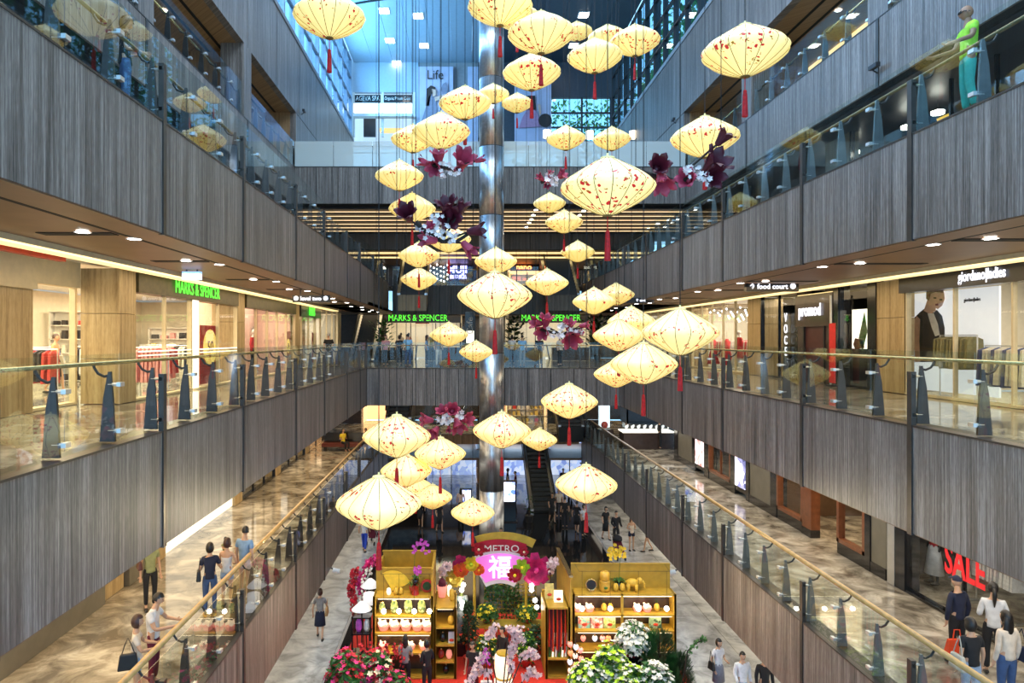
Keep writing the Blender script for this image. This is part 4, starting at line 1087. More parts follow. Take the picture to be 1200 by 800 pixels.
# ================= people =================
SKINM = mat('skin', (.58,.34,.22), .5, var=.05); SKIND = mat('brown_skin', (.33,.17,.10), .5, var=.05)
EYEM = mat('eye_dark', (.02,.015,.012), .3); LIPM = mat('lips', (.42,.12,.10), .5)
HAIRM = mat('black_hair', (.012,.009,.008), .35, var=.4, scale=30); HAIRB = mat('brown_hair', (.05,.02,.015), .35, var=.4, scale=30); HAIRG = mat('grey_hair', (.35,.35,.36), .6)
SHOE = mat('dark_shoe', (.02,.018,.018), .4)
def cl(name, c, r=.85): return mat('cloth_'+name, c, r, var=.18, scale=7, bump=.25)
BASE = dict(pelvis=(0,0,.96), spine=(0,.01,1.12), chest=(0,.01,1.30), nb=(0,.015,1.44), neck=(0,.0,1.52), hb=(0,-.01,1.58),
    shl=(.175,.01,1.40), shr=(-.175,.01,1.40), ell=(.225,.03,1.12), elr=(-.225,.03,1.12), wrl=(.235,-.03,.88), wrr=(-.235,-.03,.88),
    hil=(.09,0,.92), hir=(-.09,0,.92), knl=(.10,-.015,.50), knr=(-.10,-.015,.50), anl=(.105,.02,.09), anr=(-.105,.02,.09), tol=(.12,-.13,.035), tor=(-.12,-.13,.035))
RAD = dict(pelvis=.135, spine=.118, chest=.135, nb=.075, neck=.055, hb=.055, shl=.058, shr=.058, ell=.042, elr=.042, wrl=.03, wrr=.03,
    hil=.088, hir=.088, knl=.058, knr=.058, anl=.04, anr=.04, tol=.032, tor=.032)
EDG = [('pelvis','spine'),('spine','chest'),('chest','nb'),('nb','neck'),('neck','hb'),('chest','shl'),('chest','shr'),('shl','ell'),('shr','elr'),('ell','wrl'),('elr','wrr'),
    ('pelvis','hil'),('pelvis','hir'),('hil','knl'),('hir','knr'),('knl','anl'),('knr','anr'),('anl','tol'),('anr','tor')]
def V(p): return Vector(p)
def lerp(a, b, t): return V(a)*(1-t)+V(b)*t
SKQ = []
def skin_obj(verts, edges, radii, root=0, level=1):
    me = bpy.data.meshes.new('s'); me.from_pydata([tuple(v) for v in verts], edges, [])
    o = bpy.data.objects.new('s', me); COL.objects.link(o)
    m = o.modifiers.new('s', 'SKIN'); m.use_smooth_shade = True
    for i, d in enumerate(me.skin_vertices[0].data):
        d.radius = (radii[i], radii[i]); d.use_root = (i == root)
    s = o.modifiers.new('u', 'SUBSURF'); s.levels = level; s.render_levels = level
    return o
def chain(pose, names, edges, rad, extra=None, level=1, hands=False):
    idx = {}; vs = []; rs = []
    for n in names: idx[n] = len(vs); vs.append(V(pose[n])); rs.append(rad[n])
    es = [(idx[a], idx[b]) for a, b in edges if a in idx and b in idx]
    if hands:
        for sfx, sg in (('l', 1), ('r', -1)):
            w_ = V(pose['wr'+sfx]); e = V(pose['el'+sfx]); d = (w_-e).normalized()
            side = d.cross(Vector((sg*.3, -1, .2))).normalized()
            curl = side.cross(d).normalized()
            if curl.y > 0: curl = -curl
            palm = w_+d*.07; pi = len(vs); vs.append(palm); rs.append(.026); es.append((idx['wr'+sfx], pi))
            for k, ln in enumerate((.066,.076,.071,.056)):
                b = palm + side*(.024-.016*k) + d*.03; m_ = b+d*ln*.5+curl*.012; t_ = b+d*ln*.85+curl*.04
                i = len(vs); vs += [b, m_, t_]; rs += [.0095,.0085,.0075]; es += [(pi, i), (i, i+1), (i+1, i+2)]
            b = w_+d*.03+side*.034; t_ = b+d*.045+side*.022+curl*.015
            i = len(vs); vs += [b, t_]; rs += [.011,.009]; es += [(pi, i), (i, i+1)]
    return skin_obj(vs, es, rs, 0, level)
def head_mesh(mb, c, yaw, pitch, female=False):
    """a sculpted head: skull, jaw, brow, nose, ears, eyes and mouth; faces -Y at yaw 0. material 0 skin, 1 eye, 2 lips"""
    nu, nv = 20, 14; vs = []
    for i in range(nv+1):
        ph = PI*i/nv; z = -math.cos(ph); r = math.sin(ph)
        for k in range(nu):
            t = 2*PI*k/nu; x = r*math.cos(t); y = r*math.sin(t)
            X = x*.076; Y = y*.094; Z = z*.114
            if z < -.15:   # jaw narrows, chin forward
                q = (-z-.15)/.85; X *= 1-.42*q; Y = Y*(1-.30*q) - .018*q
            if y < -.55 and abs(x) < .55:
                if -.05 < z < .30: Y += .010*(1-abs(x)) * (1 if abs(x) > .12 else .1)   # eye sockets
                if abs(x) < .22 and -.42 < z < .12: Y -= .020*(1-abs(z+.25)/.4)           # nose
                if abs(x) < .4 and .28 < z < .45: Y -= .004
            vs.append([X, Y, Z])
    fs = []
    for i in range(nv):
        for k in range(nu):
            a = i*nu+k; b = i*nu+(k+1) % nu; fs.append((a, b, b+nu, a+nu))
    R = Matrix.Rotation(yaw, 3, 'Z') @ Matrix.Rotation(pitch, 3, 'X')
    T = lambda p: tuple(R @ Vector(p) + Vector(c))
    mb.mi = 0; mb.add([T(p) for p in vs], fs)
    for sg in (1, -1):
        e = MB().ball((sg*.077, .008, -.005), .020, 6, 4, (.35,.7,1.3)); mb.add([T(p) for p in e.v], e.f)
    n = MB().add([(-.012,-.092,-.03),(.012,-.092,-.03),(.0,-.118,-.028),(0,-.093,.02)], [(0,1,2),(0,2,3),(1,3,2),(0,3,1)]); mb.add([T(p) for p in n.v], n.f)
    mb.mi = 1
    for sg in (1, -1):
        e = MB().ball((sg*.030, -.079, .012), .010, 6, 4, (1.3,.7,.6)); mb.add([T(p) for p in e.v], e.f)
    mb.mi = 2; e = MB().ball((0, -.088, -.058), .012, 6, 4, (1.8,.6,.5)); mb.add([T(p) for p in e.v], e.f)
    mb.mi = 0
def hair_mesh(style, c, yaw, pitch):
    nu, nv = 20, 14; mb = MB(); R = Matrix.Rotation(yaw, 3, 'Z') @ Matrix.Rotation(pitch, 3, 'X'); C = Vector(c)
    vs = []; keep = []
    low = {'short': -.30, 'bob': -.95, 'long': -.55, 'pony': -.45, 'bun': -.45, 'cap': .12, 'bald': -2}[style]
    for i in range(nv+1):
        ph = PI*i/nv; z = math.cos(ph); r = math.sin(ph)
        for k in range(nu):
            t = 2*PI*k/nu; x = r*math.cos(t); y = r*math.sin(t); g = 1.10 if style != 'bob' else 1.2
            X = x*.078*g; Y = y*.096*g+.006; Z = z*.116*g
            if style == 'bob' and z < .1: X *= 1+.15*(.1-z); 
            vs.append(tuple(R @ Vector((X, Y, Z)) + C)); keep.append((x, y, z))
    fs = []
    for i in range(nv):
        for k in range(nu):
            a = i*nu+k; b = i*nu+(k+1) % nu; q = [keep[j] for j in (a, b, b+nu, a+nu)]
            x = sum(p[0] for p in q)/4; y = sum(p[1] for p in q)/4; z = sum(p[2] for p in q)/4
            face = y < -.25 and z < .42
            temple = style in ('short','cap') and y < .05 and z < .15
            if z < low or face or temple: continue
            fs.append((a, a+nu, b+nu, b))
    mb.add(vs, fs)
    if style == 'long': 
        e = MB().lathe([(.02,.06),(.085,.02),(.095,-.1),(.10,-.22),(.085,-.34),(.03,-.38)], 14, (0,.055,0), 1, .5); mb.add([tuple(R @ Vector(p)+C) for p in e.v], e.f)
    if style == 'pony':
        e = MB().tube([(0,.10,.03),(0,.15,.02),(0,.165,-.08),(0,.15,-.2),(0,.14,-.32)], [.02,.032,.04,.032,.01], 8); mb.add([tuple(R @ Vector(p)+C) for p in e.v], e.f)
    if style == 'bun':
        e = MB().ball((0,.115,.03), .042, 10, 6); mb.add([tuple(R @ Vector(p)+C) for p in e.v], e.f)
    if style == 'cap':
        e = MB().lathe([(.075,.02),(.07,.026)], 14, (0,-.09,.03), 1, .9); mb.add([tuple(R @ Vector(p)+C) for p in e.v], e.f)
    return mb
def person(label, loc, face=0, h=1.68, pose=None, top=None, sleeve='short', bottom=None, kind='trousers', hair='short', hairm=None, skin=None,
           yaw=0, pitch=0, female=False, bag=None, group='shoppers', hands=True, cat='person', name='person', shoem=None, top_len=0):
    """face: direction looked at, 0 = towards the camera (-Y), PI/2 = towards +X"""
    P = {k: V(v) for k, v in BASE.items()}
    if female:
        for s_ in ('l','r'):
            P['sh'+s_].x *= .9; P['el'+s_].x *= .92; P['wr'+s_].x *= .95
    if pose:
        for k, v in pose.items(): P[k] = V(v)
    rad = dict(RAD)
    if female: rad.update(spine=.10, chest=.122, shl=.05, shr=.05, ell=.036, elr=.036, wrl=.026, wrr=.026, neck=.046, knl=.05, knr=.05, anl=.034, anr=.034)
    t = thing(name, label, cat, tuple(loc), group, (0, 0, face), h/1.72)
    hc = P['hb'] + Vector((0, -.012, .062))
    body = chain(P, list(BASE), EDG, rad, hands=hands)
    skm = skin or SKINM
    SKQ.append((body, t, 'body', [skm, EYEM, LIPM], (hc, yaw, pitch), 'body'))
    # shirt
    T_ = 'nb chest spine pelvis shl shr'.split(); Pq = dict(P); rq = {k: v+.016 for k, v in rad.items()}; rq['nb'] = rad['nb']+.004; rq['pelvis'] = rad['pelvis']+.022
    Pq['nb'] = lerp(P['chest'], P['nb'], .85)
    Pq['hem'] = P['pelvis']+Vector((0,0,-.07)); rq['hem'] = rad['pelvis']+.022; T_.append('hem')
    E_ = [('hem','pelvis'),('pelvis','spine'),('spine','chest'),('chest','nb'),('chest','shl'),('chest','shr')]
    if sleeve == 'short':
        for s_ in 'lr': Pq['el'+s_] = lerp(P['sh'+s_], P['el'+s_], .62); rq['el'+s_] = rad['el'+s_]+.024; T_.append('el'+s_); E_.append(('sh'+s_, 'el'+s_))
    elif sleeve == 'long':
        for s_ in 'lr': T_ += ['el'+s_, 'wr'+s_]; E_ += [('sh'+s_, 'el'+s_), ('el'+s_, 'wr'+s_)]; rq['wr'+s_] = rad['wr'+s_]+.014
    else:
        for s_ in 'lr': Pq['sh'+s_] = lerp(P['chest'], P['sh'+s_], .8)
    SKQ.append((chain(Pq, T_, E_, rq), t, 'shirt', [top], None, 'torso'))
    # trousers, shorts or skirt
    Pq = dict(P); rq = {k: v+.014 for k, v in rad.items()}; rq['pelvis'] = rad['pelvis']+.006
    if kind in ('trousers', 'shorts'):
        Tn = ['pelvis','hil','hir','waist']; En = [('waist','pelvis'),('pelvis','hil'),('pelvis','hir')]; Pq['waist'] = P['pelvis']+Vector((0,0,.10)); rq['waist'] = rad['spine']+.006
        for s_ in 'lr':
            if kind == 'shorts': Pq['kn'+s_] = lerp(P['hi'+s_], P['kn'+s_], .5); rq['kn'+s_] = rad['hi'+s_]+.006
            Tn.append('kn'+s_); En.append(('hi'+s_, 'kn'+s_))
            if kind == 'trousers': Pq['an'+s_] = lerp(P['kn'+s_], P['an'+s_], .93); rq['an'+s_] = rad['an'+s_]+.018; Tn.append('an'+s_); En.append(('kn'+s_, 'an'+s_))
        SKQ.append((chain(Pq, Tn, En, rq), t, kind, [bottom], None, 'torso'))
    else:
        zl = .48 if kind == 'skirt' else .28
        pv = P['pelvis']; kl = (P['knl']+P['knr'])/2
        mb = MB().lathe([(.125,1.02-.96),(.155,.94-.96),(.175,.8-.96),(.20 if kind == 'skirt' else .26, zl-.96),(.17, zl-.955)], 18, pv, 1, .8)
        obj('skirt', mb, bottom, t, True, world=False)
    for s_ in 'lr':
        a, o_ = P['an'+s_], P['to'+s_]; m = (a+o_)/2
        d = o_-a; mb = MB().ball((0,0,0), .5, 10, 6, (.10,.28,.09))
        ang = math.atan2(d.x, -d.y); R = Matrix.Rotation(ang, 3, 'Z')
        mb.v = [tuple(R @ Vector(p) + Vector((m.x, m.y-.0, min(a.z, .09)*.6-.012))) for p in mb.v]
        obj('shoe', mb, shoem or SHOE, t, True, world=False)
    if hair and hair != 'bald':
        obj('hair', hair_mesh(hair, hc, yaw, pitch), hairm or HAIRM, t, True, world=False)
    return t, P
def flush_people():
    dg = bpy.context.evaluated_depsgraph_get(); dg.update()
    for (o, t, nm, mats, hd, mode) in SKQ:
        me = bpy.data.meshes.new_from_object(o.evaluated_get(dg)); vs = [v.co.copy() for v in me.vertices]; fs = [tuple(p.vertices) for p in me.polygons]
        bpy.data.meshes.remove(me)
        for v in vs:   # a torso is wider than deep
            if .88 < v.z < 1.43 and abs(v.x) < .19 and abs(v.y) < .24: v.y *= .82
        mb = MB().add(vs, fs)
        if hd: head_mesh(mb, hd[0], hd[1], hd[2])
        n = obj(nm, mb, mats, t, True, world=False)
    for q in SKQ:
        m = q[0].data; bpy.data.objects.remove(q[0]); bpy.data.meshes.remove(m)
    SKQ.clear()
def walk(st=.22, ph=1):
    return dict(knl=(.10, -.02-ph*st*.6, .50), anl=(.10, .02-ph*st, .10), tol=(.11, -.13-ph*st, .04),
                knr=(-.10, .0+ph*st*.25, .50), anr=(-.10, .04+ph*st*1.05, .13), tor=(-.11, -.08+ph*st*1.0, .04),
                ell=(.24, .06+ph*.06, 1.13), wrl=(.24, ph*.05, .88), elr=(-.24, .04-ph*.06, 1.13), wrr=(-.24, -.12-ph*.05, .92))
def armsup(**k):   # forearms bent forward, holding a phone or a bag strap
    d = dict(ell=(.22,.02,1.13), elr=(-.22,.02,1.13), wrl=(.10,-.24,1.16), wrr=(-.10,-.24,1.16)); d.update(k); return d
def bag(t, m, side=1, kind='shoulder', z=.98, back=0.02, size=(.30,.10,.24)):
    """a shoulder bag hung on a person moves with the person but is a thing of its own"""
    return None
def place(px, feet, Zf):   # where a pixel's foot point lies on a floor of height Zf
    Y = (HC-Zf)*800/(feet-396); return Vector(((px-545)*Y/800, Y, Zf))
def shoulder_bag(label, t, x, y, z, m, w=.30, h=.24, d=.11, strap=True, top=1.42, sx=None):
    M = Matrix.Translation(t.location) @ Matrix.Rotation(t.rotation_euler.z, 4, 'Z') @ Matrix.Scale(t.scale[0], 4)
    c = M @ Vector((x, y, z))
    b = thing('shoulder_bag', label, 'bag', tuple(c), 'bags carried by shoppers', (0, 0, t.rotation_euler.z))
    mb = MB(); mb.hexa([(-d/2,-w/2,-h/2),(d/2,-w/2,-h/2),(d/2,w/2,-h/2),(-d/2,w/2,-h/2),(-d/3,-w*.38,h/2),(d/3,-w*.38,h/2),(d/3,w*.38,h/2),(-d/3,w*.38,h/2)])
    o = obj('bag_body', mb, m, b, False, world=False)
    bv = o.modifiers.new('b', 'BEVEL'); bv.width = .025; bv.segments = 2
    if strap:
        zt = (top-z); xs = (sx if sx is not None else -.03)
        obj('strap', MB().tube([(0,-w*.3,h*.45),(xs*.6,-w*.15,zt*.7),(xs,0,zt),(xs*.6,w*.15,zt*.7),(0,w*.3,h*.45)], .009, 5), m, b, world=False)
    return b
NAVY = cl('navy2', (.015,.02,.05)); BLK = cl('black2', (.015,.015,.018)); WHT = cl('white2', (.72,.72,.74)); CRM = cl('cream2', (.72,.62,.52)); DEN = cl('denim', (.05,.10,.24)); LDEN = cl('light_denim', (.35,.45,.62))
BLU = cl('blue_shirt', (.22,.36,.56)); GRY = cl('grey2', (.28,.27,.27)); LIME = cl('lime_shirt', (.42,.85,.06)); TEAL = cl('teal_trousers', (.05,.42,.36)); PNKW = cl('pale_pink', (.75,.58,.55))
MAR = cl('maroon', (.12,.01,.03)); GRN = cl('olive_green', (.28,.30,.14)); YEL = cl('yellow_top', (.85,.65,.04)); ORG2 = cl('orange_top', (.75,.30,.16)); ROY = cl('royal_blue', (.02,.06,.45)); REDC = cl('red2', (.6,.03,.04)); LBL = cl('sky_blue', (.25,.5,.75))
TANB = mat('tan_leather', (.40,.22,.08), .45, var=.2); BLKB = mat('black_leather', (.015,.015,.018), .35); CRMB = mat('cream_leather', (.55,.52,.45), .45)
UP = PI    # facing away from the camera
# --- man in green leaning on the third gallery rail, facing left-back over the void
p = place(1122, 100, F3)
t, _ = person('bald man with glasses in a lime green t-shirt and teal trousers leaning on the rail', (8.40, 11.4, F3+.21), -PI/2-.25, 1.80, dict(ell=(.30,-.06,1.16), wrl=(.26,-.30,1.10), elr=(-.26,-.08,1.15), wrr=(-.24,-.34,1.08), knl=(.12,-.03,.5), anl=(.12,.05,.09), tol=(.13,-.10,.035)),
    LIME, 'short', TEAL, 'trousers', 'bald', None, SKIND, yaw=-.3, group='people on the third gallery')
g = thing('eyeglasses', 'dark glasses worn by the man in lime green', 'glasses', (8.40, 11.4, F3+.21), None, (0,0,-PI/2-.25), 1.80/1.72)
obj('frame', MB().tube([(.075,.0,1.645),(.07,-.09,1.652),(-.05,-.115,1.652),(-.075,.0,1.645)], .006, 5), M_BLK, g, world=False); obj('lens', MB().box(.0,.05,-.118,-.112,1.63,1.67), M_BLK, g, world=False); obj('lens', MB().box(-.055,-.01,-.122,-.116,1.63,1.67), M_BLK, g, world=False)
# --- woman with phone, third gallery left
t, _ = person('dark-haired woman in a black top looking down at her phone behind the upper left glass', (-5.75, 11.55, F3+.21), PI/2+.6, 1.70, armsup(), BLK, 'short', DEN, 'trousers', 'bob', pitch=.45, female=True, group='people on the third gallery')
# --- first gallery, left
def P1(px, fy): return place(px, fy, F1)
t, _ = person('person in an olive top and black cropped trousers half hidden by the left fascia', P1(176,714), PI/2-.9, 1.70, dict(anl=(.09,.02,.09), anr=(-.09,.03,.09)), GRN, 'short', BLK, 'trousers', 'bob', female=True, group='people on the left first gallery')
shoulder_bag('brown bag of the person in the olive top', t, -.24, 0, 1.12, mat('brown_leather', (.10,.03,.02), .4), .26, .2)
t, _ = person('woman with black bob in a navy blouse and jeans holding a bottle', P1(246,722), UP+.35, 1.68, armsup(elr=(-.26,-.02,1.12), wrr=(-.16,-.24,1.2), wrl=(.12,-.24,1.25)), NAVY, 'short', DEN, 'trousers', 'bob', female=True, group='people on the left first gallery', shoem=TANB)
shoulder_bag('black shoulder bag of the woman in the navy blouse', t, .25, .02, 1.02, BLKB)
t, PW_ = person('woman in a white tank top and light denim shorts carrying a small child', P1(266,712), UP-.15, 1.64, dict(ell=(.22,-.06,1.16), wrl=(.14,-.26,1.14), elr=(-.24,-.05,1.14), wrr=(-.05,-.27,1.05)), WHT, 'none', LDEN, 'shorts', 'bob', HAIRB, female=True, group='people on the left first gallery')
c = P1(266,712)
# the child rides on her hip
t, _ = person('small black-haired child in a green shirt carried on a shoulder', (c.x-.14, c.y+.30, F1+.74), PI*.3, .86, dict(ell=(.2,-.1,1.25), elr=(-.2,-.1,1.25), wrl=(.2,-.25,1.3), wrr=(-.2,-.25,1.3), knl=(.16,-.2,.72), knr=(-.16,-.2,.72), anl=(.16,-.1,.45), anr=(-.16,-.1,.45), tol=(.16,-.2,.40), tor=(-.16,-.2,.40), hb=(0,-.01,1.60)),
    GRN, 'short', DEN, 'trousers', 'short', hands=False, group='people on the left first gallery')
t, _ = person('man in a pale blue polo shirt and pink shorts behind the woman with the child', P1(287,702), UP-.35, 1.78, None, BLU, 'short', PNKW, 'shorts', 'short', group='people on the left first gallery', yaw=.9)
t, _ = person('man in a white polo leaning his forearm on the golden rail', (-5.82, 12.75, F1), PI/2+.1, 1.72, dict(ell=(.30,-.14,1.16), wrl=(.20,-.36,1.16), elr=(-.28,-.12,1.16), wrr=(-.12,-.38,1.15), nb=(0,-.03,1.44), neck=(0,-.06,1.52), hb=(0,-.08,1.57)), WHT, 'short', MAR, 'trousers', 'short', yaw=.1, pitch=.3, group='people on the left first gallery')
t, _ = person('woman in a loose white blouse beside the man at the golden rail', (-5.75, 11.95, F1), PI/2+.35, 1.62, dict(ell=(.24,-.1,1.16), wrl=(.14,-.32,1.14), elr=(-.24,-.1,1.16), wrr=(-.12,-.32,1.14)), CRM, 'short', LDEN, 'shorts', 'bob', HAIRB, female=True, group='people on the left first gallery')
shoulder_bag('black leather shoulder bag of the woman in the loose white blouse', t, -.20, .12, 1.0, BLKB, .34, .28)
# --- first gallery, right: four shoppers from behind
t, _ = person('shopper in a navy cap, navy dress and black trousers carrying a red bag', P1(1122,778), UP+.2, 1.72, dict(elr=(-.25,.02,1.12), ell=(.25,.03,1.12)), NAVY, 'long', BLK, 'trousers', 'cap', NAVY, group='shoppers at the SALE window', female=True)
a = P1(1112,782); b = thing('carrier_bag', 'red cloth carrier bag beside the shopper with the cap', 'bag', (a.x, a.y-.22, F1+.50)); o = obj('bag_body', MB().hexa([(-.22,-.08,-.18),(.22,-.08,-.18),(.22,.08,-.18),(-.22,.08,-.18),(-.17,-.03,.16),(.17,-.03,.16),(.17,.03,.16),(-.17,.03,.16)]), mat('red_bag', (.75,.06,.01), .6, bump=.4), b, world=False); obj('strap', MB().tube([(-.08,0,.14),(-.05,0,.34),(.05,0,.34),(.08,0,.14)], .012, 5), MC['red_bag'], b, world=False)
t, _ = person('black-haired shopper in a black top and light jeans nearest the golden rail', P1(1138,838), UP+.05, 1.64, None, BLK, 'short', LDEN, 'trousers', 'bob', female=True, group='shoppers at the SALE window')
shoulder_bag('cream shoulder bag of the shopper in the black top', t, .25, .0, .98, CRMB, .34, .26)
t, _ = person('shopper with a long ponytail in a white shirt and dark trousers', P1(1164,790), UP-.5, 1.74, armsup(wrl=(.16,-.26,1.08), wrr=(-.16,-.26,1.08)), WHT, 'long', BLK, 'trousers', 'pony', female=True, group='shoppers at the SALE window')
t, _ = person('shopper with long loose black hair in a cream blouse and jeans', P1(1180,832), UP+.15, 1.70, None, CRM, 'long', DEN, 'trousers', 'long', female=True, group='shoppers at the SALE window')
shoulder_bag('navy shoulder bag at the right edge, of the long-haired shopper', t, -.27, .0, 1.0, NAVY, .36, .26)
# --- first gallery far: seated and standing
a = P1(402,528); t, _ = person('person in a bright yellow top sitting on the dark bench at the far end', (a.x, a.y, F1-.42), PI*.25, 1.68, dict(knl=(.12,-.42,.94), knr=(-.12,-.42,.94), anl=(.12,-.40,.52), anr=(-.12,-.40,.52), tol=(.12,-.54,.46), tor=(-.12,-.54,.46), **{k: v for k, v in armsup().items()}), YEL, 'short', BLK, 'trousers', 'bun', female=True, hands=False, group='people at the far end')
b = thing('bench', 'long dark red bench at the far end of the left first gallery', 'bench', (a.x+.6, a.y+.05, F1)); obj('seat', MB().box(a.x-1.2, a.x+1.65, a.y-.2, a.y+.4, F1+.25, F1+.44), mat('bench_red', (.14,.03,.02), .4), b); obj('leg', MB().box(a.x-1.1, a.x-.9, a.y-.1, a.y+.3, F1, F1+.25), M_BLK, b); obj('leg', MB().box(a.x+1.4, a.x+1.6, a.y-.1, a.y+.3, F1, F1+.25), M_BLK, b); obj('backrest', MB().box(a.x-1.2, a.x+1.65, a.y+.42, a.y+.5, F1+.3, F1+1.0), M_BLK, b)
t, _ = person('person in a pale shirt sitting further along the bench', (a.x+1.3, a.y+.1, F1-.42), -PI*.2, 1.68, dict(knl=(.12,-.42,.94), knr=(-.12,-.42,.94), anl=(.12,-.40,.52), anr=(-.12,-.40,.52), tol=(.12,-.54,.46), tor=(-.12,-.54,.46)), WHT, 'short', BLK, 'trousers', 'short', hands=False, group='people at the far end')
p = at(676, 532, 46); t, _ = person('person in green and yellow on the far dark edge above the blue windows', (p.x, 46.9, F1), 0, 1.7, None, GRN, 'short', CRM, 'trousers', 'short', hands=False, group='people at the far end')
p = at(771, 524, 41); t, _ = person('figure in black at the dark corner behind the display counter', (12.0-.6, 40.0, F1), PI/2, 1.7, None, BLK, 'long', BLK, 'trousers', 'short', hands=False, group='people at the far end')
# --- second gallery
p = place(62, 462, F2-.0)
t, _ = person('woman in an orange blouse and dark skirt walking into the leftmost shop', (-11.4, 19.0, F2), PI/2+.2, 1.62, walk(.2), ORG2, 'long', BLK, 'skirt', 'short', HAIRB, female=True, group='people on the left second gallery')
shoulder_bag('pale bag of the woman in the orange blouse', t, .26, 0, .98, CRMB)
t, _ = person('man with grey hair in a black t-shirt on the far left second gallery', (-6.6, 33, F2), UP+.5, 1.74, None, BLK, 'short', GRY, 'trousers', 'short', HAIRG, hands=False, group='people on the left second gallery')
F2P = [(478,'man in a light blue shirt with his back to the far rail', LBL, DEN, UP, 36.0, 'short'), (500,'woman in a pale blue blouse turned sideways behind the far rail', BLU, BLK, PI/2, 36.6, 'long'),
       (468,'shopper in black further behind the far rail at the left', BLK, BLK, UP, 38.5, 'bob'), (514,'shopper in a dark top leaning at the far rail near the small lantern', GRY, CRM, .4, 36.4, 'short'),
       (452,'shopper in rose at the far left corner behind the rail', mat('cloth_rose2', (.5,.2,.2), .8), BLK, 0, 37.5, 'bob'), (612,'man in a bright sky blue shirt behind the far rail right of the shaft', LBL, GRY, UP, 36.0, 'short'),
       (632,'shopper in black under the pink magnolias', BLK, BLK, 0, 37.0, 'short'), (656,'shopper in beige behind the far rail right of the magnolias', CRM, BLK, .8, 37.2, 'bob'), (600,'shopper in white just right of the steel shaft', WHT, BLK, UP, 39.0, 'bob')]
for px, lab, tp, bt, fc, Y, hr in F2P:
    person(lab, (fx(px, Y), Y, F2), fc, 1.66+.03*(px % 4), None, tp, 'short', bt, 'trousers', hr, hands=False, group='people behind the far second rail')
# --- top hall
person('person in a white shirt standing in the bright opening of the top hall', (fx(471,44), 44, F4+.34), 0, 1.7, None, WHT, 'long', BLK, 'trousers', 'short', hands=False, group='people at the far end')
# --- ground floor
def P0(px, fy): return place(px, fy, 0)
t, _ = person('woman in a grey top and dark skirt walking away on the left marble strip', P0(375,748), UP+.1, 1.72, walk(.2), GRY, 'short', NAVY, 'skirt', 'bob', HAIRB, female=True, group='people on the ground floor')
shoulder_bag('tan handbag of the woman walking away in grey', t, -.24, .05, 1.0, TANB, .38, .28)
t, _ = person('man in a white shirt and royal blue trousers pushing a pushchair', P0(427,646), UP-.2, 1.75, walk(.18), WHT, 'short', ROY, 'trousers', 'short', hands=False, group='people on the ground floor')
def pushchair(label, c, face):
    t = thing('pushchair', label, 'pushchair', tuple(c), 'pushchairs', (0,0,face))
    obj('seat', MB().hexa([(-.2,-.3,.35),(.2,-.3,.35),(.2,.1,.3),(-.2,.1,.3),(-.2,-.3,.45),(.2,-.3,.45),(.2,.2,.9),(-.2,.2,.9)]), MAR, t, world=False)
    obj('canopy', MB().lathe([(.24,.85),(.22,1.0),(.1,1.08),(.01,1.09)], 12, (0,.1,0)), BLK, t, True, world=False)
    for sx_ in (-.2, .2):
        obj('frame', MB().tube([(sx_,-.4,.12),(sx_,.1,.6),(sx_,.45,1.02)], .015, 6).tube([(sx_,.35,.12),(sx_,-.1,.6)], .015, 6), M_STEEL, t, world=False)
        for y in (-.4, .35): obj('wheel', MB().tube([(sx_-.02,y,.1),(sx_+.02,y,.1)], .1, 12), M_RUB, t, world=False)
    obj('handle', MB().tube([(-.2,.45,1.02),(.2,.45,1.02)], .02, 6), M_RUB, t, world=False)
    return t
c = P0(433,640); pushchair('dark red pushchair in front of the man in royal blue trousers', (c.x+.1, c.y+.5, 0), UP-.2)
GP = [(647,606,'woman with bare legs in a black dress by the escalator foot',BLK,BLK,'skirt',.3,'long'),(662,612,'dark-dressed shopper beside the escalator foot',BLK,BLK,'trousers',UP,'short'),(655,600,'shopper in a white blouse stepping off the escalator',CRM,BLK,'trousers',0,'bob'),
      (676,618,'shopper in a long black coat by the polished floor edge',BLK,BLK,'skirt',UP-.4,'short'),(684,622,'shopper in white with a red bag beside the polished floor',WHT,BLK,'trousers',.8,'bob'),(660,563,'small figure in dark clothes at the foot of the blue windows',BLK,GRY,'trousers',0,'short'),
      (668,560,'small figure in a grey top at the foot of the blue windows',GRY,BLK,'trousers',0,'short'),(540,600,'woman in pink behind the screen at the far shop',PNKW,BLK,'trousers',UP,'long'),(595,590,'shopper in black at the far shop beside the shaft',BLK,BLK,'trousers',PI/2,'bob'),
      (604,585,'shopper in dark red behind the one in black by the shaft',MAR,BLK,'trousers',-PI/2,'short'),(493,611,'bare-legged shopper hidden above the waist by lanterns',BLK,BLK,'skirt',0,'bob'),(515,617,'second bare-legged shopper hidden by lanterns',BLK,BLK,'skirt',.5,'bob')]
for px, fy, lab, tp, bt, kd, fc, hr in GP:
    q = P0(px, fy+6 if fy > 598 else 578+(px % 5)); person(lab, q, fc, 1.68, walk(.15) if kd == 'skirt' else None, tp, 'short', bt, kd, hr, hands=False, female=kd == 'skirt', group='people on the ground floor')
t, _ = person('man in a black shirt pushing a stroller toward the booth', P0(722,640), .15, 1.78, armsup(wrl=(.16,-.36,1.05), wrr=(-.16,-.36,1.05)), BLK, 'long', BLK, 'trousers', 'short', hands=False, group='people on the ground floor')
c = P0(723,652); pushchair('black stroller with a child in front of the man in black', (c.x, c.y-.25, 0), .15)
t, _ = person('woman in a black dress walking beside the stroller', P0(710,632), .3, 1.70, walk(.18), BLK, 'short', BLK, 'skirt', 'bob', hands=False, female=True, group='people on the ground floor')
t, _ = person('woman in a cream top and navy shorts on the right marble strip', P0(740,645), .2, 1.68, armsup(), CRM, 'none', NAVY, 'shorts', 'long', HAIRB, hands=False, female=True, group='people on the ground floor')
